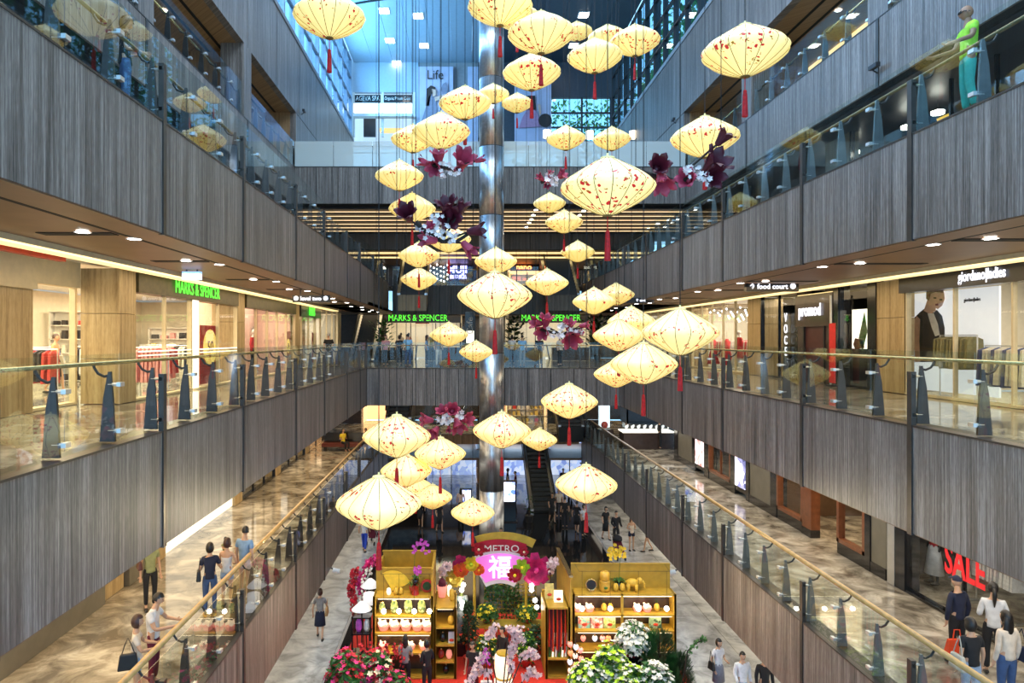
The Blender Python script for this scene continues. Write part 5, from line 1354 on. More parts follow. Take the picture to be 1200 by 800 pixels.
t, _ = person('person whose bare legs show below the right fascia', P0(759,646), -PI/2, 1.68, walk(.22), GRY, 'short', MAR, 'shorts', 'bob', hands=False, female=True, group='people on the ground floor')
t, _ = person('woman in a white blouse and striped skirt carrying a black bag', P0(842,816), .35, 1.68, armsup(wrr=(-.2,-.05,.9), elr=(-.24,.03,1.12)), WHT, 'short', cl('stripe_grey', (.2,.2,.24)), 'skirt', 'bob', female=True, group='people on the ground floor')
shoulder_bag('black shoulder bag of the woman in the striped skirt', t, -.26, .0, .98, BLKB, .26, .24)
t, _ = person('man with glasses in a white long-sleeved shirt beside the striped skirt', P0(870,836), .1, 1.72, armsup(wrr=(-.18,-.12,.92), wrl=(.2,-.1,.92)), WHT, 'long', LDEN, 'trousers', 'short', group='people on the ground floor')
t, _ = person('person in black under the right fascia behind the man in white', P0(896,838), .0, 1.70, None, BLK, 'long', BLK, 'trousers', 'short', group='people on the ground floor')
# --- in the booth
t, _ = person('long-haired woman in a grey top shopping at the left shelf unit', (-1.78, 20.35, .06), UP-.1, 1.66, armsup(), GRY, 'short', BLK, 'trousers', 'long', female=True, group='people in the booth')
t, _ = person('second shopper in black beside the long-haired woman at the left shelves', (-1.12, 20.1, .06), UP+.6, 1.62, armsup(), BLK, 'long', BLK, 'trousers', 'bob', female=True, group='people in the booth')
t, _ = person('woman in a black jacket standing at the middle of the booth', (1.15, 20.9, .06), PI/2*-.5, 1.68, None, BLK, 'long', BLK, 'trousers', 'bun', female=True, group='people in the booth')
t, _ = person('woman in a black top and dark red skirt in the booth aisle', (.22, 20.0, .06), -.3, 1.62, None, BLK, 'short', MAR, 'skirt', 'bob', female=True, group='people in the booth')
b = thing('carrier_bag', 'white carrier bag hanging beside the dark red skirt in the aisle', 'bag', (.62, 19.72, .5)); obj('bag_body', MB().hexa([(-.2,-.07,-.28),(.2,-.07,-.28),(.2,.07,-.28),(-.2,.07,-.28),(-.17,-.04,.2),(.17,-.04,.2),(.17,.04,.2),(-.17,.04,.2)]), WHT, b, world=False); obj('strap', MB().tube([(-.1,0,.18),(-.05,0,.42),(.05,0,.42),(.1,0,.18)], .012, 5), WHT, b, world=False)
t, _ = person('man in a white jacket with red collar behind the booth sign', P0(588,668)+Vector((0,.6,0)), 0, 1.74, None, WHT, 'long', REDC, 'trousers', 'short', hands=False, group='people in the booth')
# --- mannequins
MANN = mat('mannequin_white', (.8,.78,.74), .3)
def mannequin(label, loc, face, top, bottom, kind, sleeve='short', mm=None):
    t, _ = person(label, loc, face, 1.75, None, top, sleeve, bottom, kind, None, skin=mm or MANN, hands=False, female=True, cat='mannequin', name='mannequin', group='shop mannequins', shoem=mm or MANN)
mannequin('mannequin in red knitwear in the pink-lit window', (-8.7, 26.2, F2+.1), PI/2, REDC, REDC, 'trousers', 'long')
mannequin('mannequin in a red and black outfit in the pink-lit window', (-8.7, 28.0, F2+.1), PI/2, REDC, BLK, 'trousers', 'long')
mannequin('mannequin in a white dress with red pattern in the bright right-hand shop', (12.8, 29.7, F2+.1), -PI/2, WHT, WHT, 'skirt', 'short')
mannequin('mannequin in a red dress in the dark window with the upright letters', (12.6, 25.3, F2+.02), -PI/2, REDC, REDC, 'skirt', 'none')
mannequin('mannequin in a red dress in the bright right-hand shop', (12.7, 31.6, F2+.1), -PI/2, REDC, REDC, 'skirt', 'long')
mannequin('mannequin in a dark jacket at the edge of the right-hand shop', (13.2, 14.2, F2+.3), -PI/2, GRY, GRN, 'skirt', 'long', BLK)
mannequin('mannequin in a red top and white pleated skirt behind the dark glass', (12.3, 17.9, F1+.05), -PI/2, REDC, WHT, 'gown', 'short', BLK)
mannequin('mannequin in black in the dark window with the upright letters', (13.2, 27.0, F2+.1), -PI/2, BLK, BLK, 'skirt', 'long', BLK)
mannequin('mannequin in a pale pleated skirt behind the word SALE', (12.3, 16.9, F1+.05), -PI/2, REDC, CRM, 'gown', 'short', BLK)
for i, (x, c_, lab) in enumerate(((470, CRM,'cream'),(479, ORG2,'orange'),(505,GRN,'olive'),(513,BLK,'black'))):
    mannequin('mannequin in %s in the far left lettered window' % lab, (fx(x,51), 51, F2+.15), 0, c_, c_, 'skirt', 'long', BLK)
# ================= ground floor: paving, booth =================
struct('floor', MB().box(-4.3, 7.0, 14, 49.5, 0, .012), M_BLACK)
r = root_struct('trim_6')
for x in (-4.32, 7.02): obj('border_strip', MB().box(x-.05, x+.05, 14, 49.5, 0, .016), M_STEEL, r)
# long marble slabs either side: joints
r = root_struct('floor')
for s_, x0, x1 in ((-1, -8.9, -4.4), (1, 7.1, 11.2)):
    n = 0
    for y in range(14, 50, 2):
        w3 = (x1-x0)/2
        for k in range(2):
            obj('stone_slab', MB().box(x0+k*w3+.01, x0+(k+1)*w3-.01, y+.01, y+1.99, 0, .014+.002*((n*7) % 3)), M_MARG, r); n += 1
struct('floor', MB().box(-3.95, 6.9, 14.5, 26.2, .012, .06), M_CARPET)
BAMB = M_GOLDP
YS = 21.1
def lb(nm, par, x0, x1, y0, y1, z0, z1, m=None): return obj(nm, MB().box(x0, x1, y0, y1, z0, z1), m or BAMB, par)
def shelf_unit(label, x0, x1, y0, depth, boards, posts, back_top, back_split=None):
    t = thing('shelf_unit', label, 'shelves', ((x0+x1)/2, y0, .06), 'gold painted shelf units')
    for z in boards: lb('shelf_board', t, x0, x1, y0, y0+depth, z-.05, z)
    for x in posts: lb('post', t, x-.035, x+.035, y0, y0+.06, .06, boards[-1])
    lb('back_panel', t, x0, x1, y0+depth, y0+depth+.05, .06, boards[-1]-.05, M_DKWOOD); lb('upper_panel', t, x0, x1, y0+depth, y0+depth+.05, boards[-1]-.05, back_top)
    for x in (x0, x1): lb('side_panel', t, x-.03, x+.03, y0, y0+depth, .06, boards[-1]-.3 if False else boards[-1])
    lb('top_rail', t, x0, x1, y0+depth-.02, y0+depth+.08, back_top, back_top+.04)
    return t
def strip_light(label, x0, x1, y, z):
    t = thing('strip_light', label, 'lamp', ((x0+x1)/2, y, z), 'shelf strip lights')
    obj('tube', MB().tube([(x0, y, z), (x1, y, z)], .015, 6), emit('warm_strip', (1,.8,.45), 2), t)
    l = area('strip_lamp', ((x0+x1)/2, y+.06, z), (math.radians(25), 0, 0), x1-x0, .05, 2.6*(x1-x0), (1,.78,.42))
    return t
LB = [.87, 1.47, 2.00, 2.60]
shelf_unit('tall gold shelf unit left of the aisle with green patterned vases', -2.82, -1.02, YS, .55, [.12]+LB, [-2.82, -1.02], 3.28)
t = thing('shelf_tray', 'open gold parapet box behind the left shelf unit', 'shelves', (-1.95, 22.3, .06), 'gold painted shelf units')
lb('back_panel', t, -2.75, -1.02, 22.95, 23.0, .06, 3.42); lb('side_panel', t, -2.78, -2.72, 21.75, 22.95, .06, 3.3); lb('side_panel', t, -1.05, -.98, 21.2, 23.0, .06, 3.42); lb('tray_board', t, -2.72, -1.05, 21.75, 22.95, 2.75, 2.8); lb('top_rail', t, -2.78, -.98, 22.93, 23.03, 3.42, 3.46)
shelf_unit('narrow gold display counter on the left side of the aisle', -.94, -.30, YS, 1.2, [.12,.6,1.12,1.66,2.27], [-.94, -.30], 2.30)
RB = [.95, 1.55, 2.05, 2.68]
shelf_unit('wide gold shelf unit right of the aisle with pineapples and gift bags', 3.36, 6.50, YS, .55, [.12]+RB, [3.36, 4.86, 6.50], 3.42)
shelf_unit('narrow gold counter on the right side of the aisle filled with red cloths', 2.52, 3.22, YS, 1.3, [.12,.7,2.27], [2.52, 3.22], 2.30)
t = thing('partition_panel', 'sloping gold partition between the right counter and the wide shelf unit', 'partition', (3.28, 21.5, .06)); obj('panel', MB().hexa([(3.25,YS,.06),(3.31,YS,.06),(3.31,24.2,.06),(3.25,24.2,.06),(3.25,YS,3.2),(3.31,YS,3.2),(3.31,24.2,3.12),(3.25,24.2,3.12)]), BAMB, t); obj('top_rail', MB().hexa([(3.22,YS,3.2),(3.34,YS,3.2),(3.34,24.2,3.12),(3.22,24.2,3.12),(3.22,YS,3.26),(3.34,YS,3.26),(3.34,24.2,3.18),(3.22,24.2,3.18)]), M_RAIL, t)
i_ = 0
for z in LB[1:]: strip_light('warm strip lamp under the %s board of the left shelf unit' % ordn(i_), -2.7, -1.1, YS+.06, z-.08); i_ += 1
i_ = 0
for z in RB: strip_light('warm strip lamp under the %s board of the wide right shelf unit' % ordn(i_), 3.5, 6.4, YS+.06, z-.08); i_ += 1
strip_light('warm strip lamp under the top of the narrow left counter', -.85, -.38, YS+.06, 2.2)
for x, nm in ((-1.9, 'left'), (4.9, 'right')):
    area('booth_spot', (x, 19.6, 5.6), (math.radians(-38), 0, 0), .5, .5, 150, (1,.82,.5))
# --- goods
def goods(fn, label, xs, y, z, grp, *a):
    for i, x in enumerate(xs): fn(label % ordn(i), (x, y, z), grp, i, *a)
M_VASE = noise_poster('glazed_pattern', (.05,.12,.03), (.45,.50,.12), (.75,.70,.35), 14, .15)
VB = mesh_of('vase_body', MB().lathe([(.06,0),(.11,.06),(.13,.18),(.11,.32),(.07,.38),(.085,.42)], 16), M_VASE, True); VL = mesh_of('vase_lip', MB().lathe([(.085,.42),(.10,.43),(.085,.45)], 14), M_RAIL)
def vase(label, c, grp, i):
    t = thing('vase', label, 'vase', c, grp, scale=[.8,.95,1.05,1.0][i % 4]); 
    for n_, m_ in (('vase_body', VB), ('vase_lip', VL)): q = bpy.data.objects.new(n_, m_); COL.objects.link(q); q.parent = t
goods(vase, 'green patterned vase, %s from the left on the third shelf up', [-2.6,-2.22,-1.78,-1.36], YS+.28, 2.002, 'patterned vases')
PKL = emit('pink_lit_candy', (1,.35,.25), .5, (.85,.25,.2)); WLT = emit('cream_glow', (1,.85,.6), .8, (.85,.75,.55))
BK = mesh_of('basket', MB().lathe([(.10,0),(.14,.10),(.15,.12)], 12), PKL); 
rb = random.Random(9)
mb = MB()
for _ in range(16): mb.ball((rb.uniform(-.1,.1), rb.uniform(-.08,.08), rb.uniform(.12,.26)), rb.uniform(.03,.05), 6, 4)
BF = mesh_of('sweets', mb, WLT, True)
def basket(label, c, grp, i, sc_=1.25):
    t = thing('gift_basket', label, 'gift basket', c, grp, scale=sc_)
    for n_, m_ in (('basket', BK), ('filling', BF)): q = bpy.data.objects.new(n_, m_); COL.objects.link(q); q.parent = t
goods(basket, 'glowing pink and cream gift basket, %s from the left on the second shelf', [-2.55,-2.2,-1.85,-1.5,-1.18], YS+.28, 1.475, 'gift baskets')
goods(basket, 'red gift basket, %s from the left on the lowest shelf of the left unit', [-2.55,-1.7,-1.3], YS+.28, .875, 'gift baskets on the low shelf', 1.0)
# pineapple, lanterns, boxes
M_PINE = mat('pineapple_gold', (.75,.45,.05), .5, bump=.8, scale=25)
PNB = mesh_of('fruit', MB().lathe([(.03,0),(.08,.05),(.09,.12),(.075,.2),(.03,.25)], 12), M_PINE, True)
mb = MB()
for k in range(7): a = k*.9; mb.add([(.02*math.cos(a),.02*math.sin(a),.24),(.02*math.cos(a+1),.02*math.sin(a+1),.24),(.07*math.cos(a+.5),.07*math.sin(a+.5),.38)], [(0,1,2),(0,2,1)])
PNL = mesh_of('leaf_crown', mb, M_LEAF)
def pineapple(label, c, grp, i=0, s_=1):
    t = thing('pineapple', label, 'pineapple', c, grp, scale=s_)
    for n_, m_ in (('fruit', PNB), ('leaf_crown', PNL)): q = bpy.data.objects.new(n_, m_); COL.objects.link(q); q.parent = t
for x, z, lab in ((4.55,2.052,'left of the middle post'),(4.35,2.052,'third shelf, behind the one by the post'),(6.0,2.052,'third shelf, right half'),(4.72,2.682,'top board beside the stacked jars'),(4.92,2.682,'top board next to the little elephant')):
    pineapple('yellow pineapple on the wide right unit, '+lab, (x, YS+.28, z), 'yellow pineapples')
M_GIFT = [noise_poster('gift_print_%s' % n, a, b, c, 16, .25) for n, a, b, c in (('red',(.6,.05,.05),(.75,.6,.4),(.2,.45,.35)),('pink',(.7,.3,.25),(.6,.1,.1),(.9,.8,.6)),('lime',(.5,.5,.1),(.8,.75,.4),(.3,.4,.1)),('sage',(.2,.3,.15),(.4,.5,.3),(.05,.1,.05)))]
def giftbag(label, c, grp, i, m=None, w_=.36, h_=.38):
    t = thing('gift_bag', label, 'gift bag', c, grp)
    obj('bag_body', MB().hexa([(-w_/2,-.08,0),(w_/2,-.08,0),(w_/2,.08,0),(-w_/2,.08,0),(-w_/2,-.03,h_),(w_/2,-.03,h_),(w_/2,.03,h_),(-w_/2,.03,h_)]), m or M_GIFT[i % 4], t, world=False)
    obj('bow', MB().ball((0,-.09,h_*.3), .05, 6, 4, (1.6,.4,1)), MC['red_paint'], t, world=False)
for i, x in enumerate([3.72,4.12,4.52]): giftbag('%s gift bag on the second shelf of the wide right unit' % ['red and green','pink and red','lime and cream'][i], (x, YS+.28, 1.552), 'gift bags', i)
giftbag('sage green gift bag on the second shelf right of the post', (5.95, YS+.28, 1.552), 'gift bags', 3)
giftbag('small white framed card on the low shelf of the wide right unit', (4.78, YS+.1, .955), 'gift bags', 0, M_WHITE, .3, .32)
for i, x in enumerate([3.55,3.9,5.4,5.7]): basket('dark basket of %s on the third shelf of the wide right unit' % ['red and green fruit','round red sweets','golden fruit','dark red sweets'][i], (x, YS+.28, 2.052), 'baskets on the right unit', i, 1.0)
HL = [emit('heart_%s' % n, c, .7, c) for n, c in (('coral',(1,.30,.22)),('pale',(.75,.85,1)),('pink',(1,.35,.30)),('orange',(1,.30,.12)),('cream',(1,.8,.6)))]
def heart(label, c, grp, i, s_=1, hang=None):
    t = thing('glass_ornament', label, 'ornament', c, grp, scale=s_)
    obj('globe', MB().lathe([(.005,-.10),(.05,-.07),(.085,0),(.07,.06),(.03,.07)], 12), HL[i % 5], t, True, world=False); obj('cap', MB().lathe([(.03,.07),(.02,.10)], 8), M_RAIL, t, world=False)
    if hang: obj('string', MB().tube([(0,0,.1),(0,0,hang)], .004, 4), M_RAIL, t, world=False)
hc_ = ['coral','pale blue','pink','orange','cream']
for i, x in enumerate([3.66,4.02,4.26,4.44,4.72]): heart('%s glass heart hanging under the second shelf of the wide right unit' % hc_[i], (x, YS+.05, 1.30), 'glass hearts', i, 1, .16)
for i in range(14):
    heart('%s glass heart in the tall cluster by the aisle corner, %s from the top' % (hc_[i % 5], ordn(i)), (3.25+.16*(i % 3)-.06, YS-.35-.1*(i % 2), 1.15-.09*i+.05*(i % 2)+.15), 'glass hearts on the stand', i, 1)
t = thing('ornament_stand', 'thin dark stand carrying the cluster of glass hearts', 'stand', (3.35, YS-.4, .06)); obj('pole', MB().tube([(3.35,YS-.4,.06),(3.35,YS-.4,1.5)], .02, 6), M_DARK, t); obj('base', MB().lathe([(.2,.06),(.2,.09)], 14, (3.35,YS-.4,0)), M_DARK, t)
# top of the right unit
M_JAR = mat('mustard_glaze', (.70,.40,.05), .3, var=.3, coat=.5)
t = thing('ceramic_jar', 'stacked mustard yellow ceramic jars on top of the wide right unit', 'jar', (4.38, YS+.3, 2.682)); obj('lower_jar', MB().lathe([(.13,0),(.17,.06),(.18,.2),(.16,.3),(.17,.32)], 18, (4.38,YS+.3,2.682)), M_JAR, t, True); obj('upper_jar', MB().lathe([(.11,.32),(.15,.38),(.16,.5),(.14,.58),(.10,.62),(.03,.64)], 18, (4.38,YS+.3,2.682)), M_JAR, t, True); obj('leaf_print', MB().ball((4.38,YS+.13,2.83), .06, 8, 5, (1,.2,.8)), M_LEAF, t)
t = thing('round_platter', 'dark round dish with gold rim standing on top of the right unit', 'dish', (3.95, YS+.3, 2.70)); obj('dish', MB().tube([(3.95,YS+.28,2.88),(3.95,YS+.32,2.88)], .17, 20), M_BLK, t); obj('rim', MB().tube([(3.95+.17*math.cos(a*PI/10),YS+.28,2.88+.17*math.sin(a*PI/10)) for a in range(21)], .02, 6), M_RAIL, t); obj('foot', MB().box(3.87,4.03,YS+.2,YS+.4,2.682,2.72), M_RAIL, t)
# little golden elephant
t = thing('elephant_figurine', 'small golden elephant figurine on top of the wide right unit', 'figurine', (5.25, YS+.3, 2.682), None, (0,0,-.3), 1.0)
em_ = MB().ball((0,0,.26), .16, 14, 8, (1.25,.8,.8)).ball((.22,0,.34), .10, 10, 8, (1,.8,1)); em_.tube([(.30,0,.34),(.36,0,.26),(.36,0,.16),(.40,0,.12)], [.04,.03,.022,.015], 8)
em_.tube([(-.2,0,.3),(-.24,0,.18)], [.015,.01], 5)
obj('body', em_, M_PINE, t, True, world=False)
for sx_, sy_ in ((.13,.08),(.13,-.08),(-.12,.08),(-.12,-.08)): obj('leg', MB().tube([(sx_,sy_,0),(sx_,sy_,.24)], [.05,.055], 8), M_PINE, t, True, world=False)
for sy_ in (.09,-.09): obj('ear', MB().ball((.19,sy_,.33), .08, 8, 6, (.6,.25,1)), M_PINE, t, True, world=False)
# potted orchids
def orchid(label, base, h_, colr, potm, n=16, spread=.28, scale=1.0, arch=.35):
    t = thing('potted_orchid', label, 'orchid', base, 'potted orchids', scale=scale)
    obj('pot', MB().lathe([(.08,0),(.13,.12),(.14,.22),(.12,.23)], 16), potm, t, True, world=False)
    for k in range(7):
        a = k*.9; d = Vector((math.cos(a), math.sin(a), 0)); s_ = Vector((-d.y, d.x, 0))*.04
        p0 = Vector((0,0,.22)); p1 = p0+d*.14+Vector((0,0,.12)); p2 = p0+d*.30+Vector((0,0,.06))
        obj('leaf', MB().add([p0-s_*.5,p0+s_*.5,p1+s_,p1-s_,p2,p1+Vector((0,0,-.01)),p0+Vector((0,0,-.012))], [(0,1,2,3),(3,2,4),(6,5,2,1),(6,0,3,5),(5,3,4),(5,4,2)]), M_LEAF, t, world=False)
    rnd = random.Random(len(label)); stem = [(0,0,.22),(.03,0,h_*.6),(.06,0,h_*.9),(.06+arch*.5,0,h_),(.06+arch,0,h_*.92)]
    obj('stem', MB().tube(stem, .008, 5), M_LEAF, t, world=False)
    for k in range(n):
        u = rnd.random(); q = Vector(stem[2]).lerp(Vector(stem[3]), u*2) if u < .5 else Vector(stem[3]).lerp(Vector(stem[4]), u*2-1)
        q += Vector((rnd.uniform(-1,1), rnd.uniform(-1,1), rnd.uniform(-1,.6)))*spread*.5
        m_ = MB()
        for j in range(5):
            a = j*2*PI/5+rnd.random(); v = Vector((math.cos(a), -.35, math.sin(a)))*.06; w2 = Vector((-math.sin(a), 0, math.cos(a)))*.03
            m_.add([q, q+v*.6+w2, q+v, q+v*.6-w2, q+Vector((0,.01,0))], [(0,1,2,3),(4,3,2,1)])
        obj('flower', m_, colr, t, world=False)
    return t
PUR = mat('orchid_purple', (.55,.08,.50), .6, var=.3, em=(.5,.1,.45), es=.08); YELF = mat('orchid_yellow', (.92,.62,.04), .6, var=.2); WHF = mat('blossom_white', (.85,.82,.74), .6, var=.15); PKF = mat('blossom_blush', (.80,.58,.58), .6, var=.25)
REDF = mat('flower_red', (.55,.01,.03), .6, var=.5, scale=4); MAGF = mat('flower_magenta', (.75,.03,.22), .6, var=.4, scale=4); ORF = mat('flower_orange', (.9,.16,.02), .6, var=.3); YLF2 = mat('flower_yellow', (.9,.7,.03), .6, var=.3); LMF = mat('flower_lime', (.45,.70,.03), .6, var=.3); CRF = mat('flower_cream', (.85,.72,.5), .6)
POTR = mat('red_pot', (.45,.03,.02), .3)
orchid('tall purple orchid in a dark red pot on top of the left shelf unit', (-1.62, YS+.3, 2.602), 1.55, PUR, POTR, 22, .34)
orchid('low purple orchid cluster in front of the tall one', (-1.55, YS+.22, 2.90), .62, PUR, M_BLK, 22, .28, .8, .05)
t = thing('pot_stand', 'dark red stand under the low purple orchid', 'stand', (-1.55, YS+.22, 2.602)); obj('base', MB().lathe([(.12,2.602),(.09,2.75),(.12,2.895)], 14, (-1.55,YS+.22,0)), POTR, t)
orchid('large yellow orchid in a dark pot behind the wide right shelf unit', (4.85, YS+.42, 2.685), 1.25, YELF, M_BLK, 46, .42, 1.0, -.35)
t = thing('painted_fan', 'yellow folding fan leaning in the tray of the left shelf unit', 'fan', (-2.3, YS+.4, 2.602)); obj('fan_leaf', MB().prism([(-2.3+.6*math.cos(a), YS+.46, 2.66+.6*math.sin(a)) for a in [i*PI/16+.35 for i in range(10)]]+[(-2.3,YS+.46,2.62)], (0,.02,0)), mat('fan_yellow', (.9,.6,.05), .6), t)
for i, (x, m_, lab) in enumerate(((-2.15, M_PINE, 'golden'), (-2.0, M_PINE, 'second golden'), (-2.38, WLT, 'white pyramid-shaped'))):
    t = thing('small_jar', '%s little jar on top of the left shelf unit' % lab, 'jar', (x, YS+.2, 2.602), 'little jars'); obj('jar_body', MB().lathe([(.05,0),(.08,.08),(.06,.18),(.02,.22)], 12, (x,YS+.2,2.602)), m_, t, True); obj('lid', MB().lathe([(.025,.22),(.01,.25)], 8, (x,YS+.2,2.602)), M_RAIL, t)
t = thing('lacquer_dish', 'round red and dark green dish leaning on the left unit back panel', 'dish', (-1.2, YS+.35, 2.602)); obj('dish', MB().tube([(-1.2,YS+.34,2.82),(-1.2,YS+.38,2.82)], .2, 20), POTR, t); obj('dish_centre', MB().tube([(-1.2,YS+.32,2.82),(-1.2,YS+.34,2.82)], .13, 18), M_LEAFD, t)
# side counter goods
for i, (x, z, m_, lab) in enumerate(((-.45,1.66,M_PINE,'golden gourd jar on the upper shelf'),(-.7,1.12,M_BLK,'black jar beside the white framed card'),(-.5,.6,PKL,'red lit pot on the low shelf'),(-.75,.6,POTR,'dark red box on the low shelf'),(-.6,.12,M_BLK,'black jar on the bottom board'))):
    t = thing('small_jar', lab+' of the narrow left counter', 'jar', (x, YS+.25, z+.002), 'little jars'); obj('jar_body', MB().lathe([(.06,0),(.10,.10),(.08,.22),(.03,.27)], 12, (x,YS+.25,z+.002)), m_, t, True); obj('lid', MB().lathe([(.03,.27),(.015,.31)], 8, (x,YS+.25,z+.002)), M_RAIL, t)
giftbag('white framed card on the middle shelf of the narrow left counter', (-.42, YS+.2, 1.122), 'gift bags', 0, M_WHITE, .2, .32)
t = thing('red_bucket', 'red gift bucket on top of the narrow left counter', 'bucket', (-.74, 22.0, 2.272)); obj('bucket_body', MB().lathe([(.11,0),(.16,.36),(.15,.36)], 16, (-.74,22.0,2.272)), PKL, t, True); obj('red_tissue', MB().lathe([(.14,.34),(.12,.5),(.03,.6)], 9, (-.74,22.0,2.272)), MAR, t)
for i, (x, y) in enumerate(((-.5,22.05),(-.42,21.7))): 
    t = thing('small_lantern', 'glowing %s table lantern on top of the narrow left counter' % ['cream','golden'][i], 'lantern', (x,y,2.272), 'table lanterns'); obj('shade', MB().lathe([(.05,0),(.08,.05),(.08,.3),(.05,.35)], 12, (x,y,2.272)), WLT if i == 0 else M_PINE, t, True); obj('finial', MB().lathe([(.02,.35),(.005,.42)], 6, (x,y,2.272)), M_RAIL, t)
# right narrow counter: hanging red cloths and gift boxes
rg = random.Random(5)
for i in range(9):
    x = 2.62+.062*i; m_ = [MC['red_paint'], MAR, MC['red_paint'], M_BLK][i % 4]
    t = thing('hanging_scarf', 'silk scarf %s from the left in the narrow right counter' % ordn(i), 'scarf', (x, YS+.15, 2.2), 'hanging red scarves'); obj('cloth', MB().tube([(x,YS+.15,2.2),(x+.01,YS+.16,1.6),(x-.01,YS+.15,1.0-.1*(i % 3))], [.012,.028,.03], 5), m_, t); obj('hook', MB().tube([(x,YS+.15,2.2),(x,YS+.15,2.22)], .006, 4), M_RAIL, t)
for i in range(6):
    x = 2.62+.1*i; t = thing('rolled_scroll', '%s scroll leaning in the narrow right counter, %s along' % (['green','cream','white'][i % 3], ordn(i)), 'scroll', (x, YS+.2, .702), 'leaning scrolls'); obj('roll', MB().tube([(x,YS+.1,.705),(x+.07,YS+.35,1.35)], .03, 8), [M_LEAF, WLT, M_WHITE][i % 3], t); obj('ribbon', MB().tube([(x+.03,YS+.21,.99),(x+.036,YS+.23,1.04)], .034, 8), MC['red_paint'], t)
for i, (x, y) in enumerate(((2.7,21.9),(2.95,21.6))):
    giftbag('%s gold gift bag on the narrow right counter' % ['taller','smaller'][i], (x, y, 2.272), 'gift bags', 0, WLT if i else MC['cloth_mustard'], .28, .45-.1*i)
# --- string of hanging bulbs
for j, (x0, x1, y, z) in enumerate(((-2.5,-1.1,YS-.1,2.4),(3.6,6.2,YS-.1,2.48))):
    wt = thing('string_wire', 'thin black wire carrying the white bulbs before the %s shelf unit' % ['left','wide right'][j], 'wire', (x0-.1, y, z+.95)); obj('wire', MB().tube([(x0-.12, YS+.57, [3.3,3.44][j]), (x0-.1, y, z+.95), (x1+.1, y, z+.95), (x1+.12, YS+.57, [3.3,3.44][j])], .006, 4), M_WIRE, wt)
    n = 4
    for i in range(n):
        x = x0+(x1-x0)*i/(n-1); t = thing('hanging_bulb', 'white bulb hanging before the %s shelf unit, %s from the left' % (['left','wide right'][j], ordn(i)), 'bulb', (x, y, z), 'hanging bulbs')
        obj('cord', MB().tube([(x,y,z-.2+.07),(x,y,z+.95)], .005, 4), M_WIRE, t); obj('bulb', MB().ball((x,y,z-.2), .075, 10, 8), M_LAMP, t, True)
for i, (px, py) in enumerate(((543,685),(541,691),(542,706),(542,711),(623,686),(623,691),(627,703),(629,711))):
    p = at(px, py, 22.5); t = thing('hanging_bulb', 'white bulb on the curtain of lights beside the arch, %s counting down' % ordn(i), 'bulb', tuple(p), 'hanging bulbs'); obj('cord', MB().tube([(p.x,p.y,p.z+.07),(p.x,p.y,p.z+.2 if i % 2 else p.z+.35)], .005, 4), M_WIRE, t); obj('bulb', MB().ball(tuple(p), .075, 10, 8), M_LAMP, t, True)
# --- the arch with the sign
YA = 23.0
A = lambda x, y, Y=YA: at(x, y, Y)
def flatp(nm, par, pts, Y, th, m): return obj(nm, MB().prism([(A(x,y,YA).x, Y, A(x,y,YA).z) for x, y in pts], (0,th,0)), m, par)
t = thing('booth_sign', 'pink fan-shaped sign with a white character under a red METRO ribbon', 'sign', tuple(A(587,720)), None)
RIB = mat('ribbon_red', (.42,.005,.03), .6); GOLDC = mat('gold_card', (.55,.38,.04), .4, .3); PINKS = emit('pink_sign', (.9,.2,.8), .35, (.75,.2,.65))
def arc(cx_, cy_, r_, a0, a1, n=14): return [(cx_+r_*math.cos(math.radians(a0+(a1-a0)*i/n)), cy_-r_*math.sin(math.radians(a0+(a1-a0)*i/n))) for i in range(n+1)]
flatp('gold_crest', t, arc(588,716,92,64,110)+arc(588,716,82,110,64), YA+.06, .05, GOLDC)
flatp('ribbon', t, arc(586,716,84,68,112)+arc(586,716,70,112,68), YA, .05, RIB)
flatp('fan_edge', t, arc(586,716,71,60,120)+arc(586,716,33,120,60), YA-.02, .04, M_WHITE)
flatp('fan', t, arc(586,716,68,62,118)+arc(586,716,38,117,63), YA-.06, .05, PINKS)
p = A(586, 665); lettering('\u798f', .80, (p.x, YA-.10, p.z), RW_F, emit('white_glyph', (1,1,1), .8), t, bold=.012)
p = A(587, 643); lettering('METRO', .33, (p.x+.02, YA-.04, p.z+.01), RW_F, M_WHITE, t, sx=1.1)
for x in (556, 617): q = A(x, 668); obj('arch_post', MB().tube([(q.x, YA+.2, .06), (q.x, YA+.2, q.z)], .05, 8), GOLDC, t)
def paper_flower(label, px, py, r_, m, m2, layers=3, petals=9, Y=YA-.2):
    c = at(px, py, Y); t = thing('paper_flower', label, 'paper flower', tuple(c), 'big paper flowers on the arch')
    rnd = random.Random(px)
    for L_ in range(layers):
        rr_ = r_*(1-L_*.17)*rnd.uniform(.85,1.1)
        for k in range(petals):
            a = 2*PI*k/petals+L_*.4+rnd.uniform(-.15,.15); d = Vector((math.cos(a), -.2-.42*L_+rnd.uniform(-.2,.2), math.sin(a))).normalized(); s_ = Vector((-math.sin(a), 0, math.cos(a)))*rr_*.33
            tip = c+d*rr_; mid = c+d*rr_*.6+Vector((0,-.05,0)); b_ = c+Vector((0,.03,0))
            obj('petal', MB().add([c,mid-s_,tip-s_*.7,tip+s_*.7,mid+s_,b_], [(0,1,2,3,4),(5,4,3,2,1),(0,5,1),(0,4,5)]), m, t)
    obj('flower_centre', MB().ball(tuple(c+Vector((0,-r_*.35,0))), r_*.2, 8, 6), m2, t, True)
    return t
paper_flower('big crushed magenta paper flower at the left end of the arch', 541, 661, .36, MAGF, MAGF); paper_flower('orange paper flower low on the left of the arch', 540, 667, .26, ORF, REDF, Y=YA-.45)
paper_flower('second orange paper flower beside the sign on the left', 561, 667, .2, ORF, YLF2, Y=YA-.35); paper_flower('lime and yellow paper flower left of the sign', 552, 660, .30, YLF2, LMF, 2, 6, YA-.4)
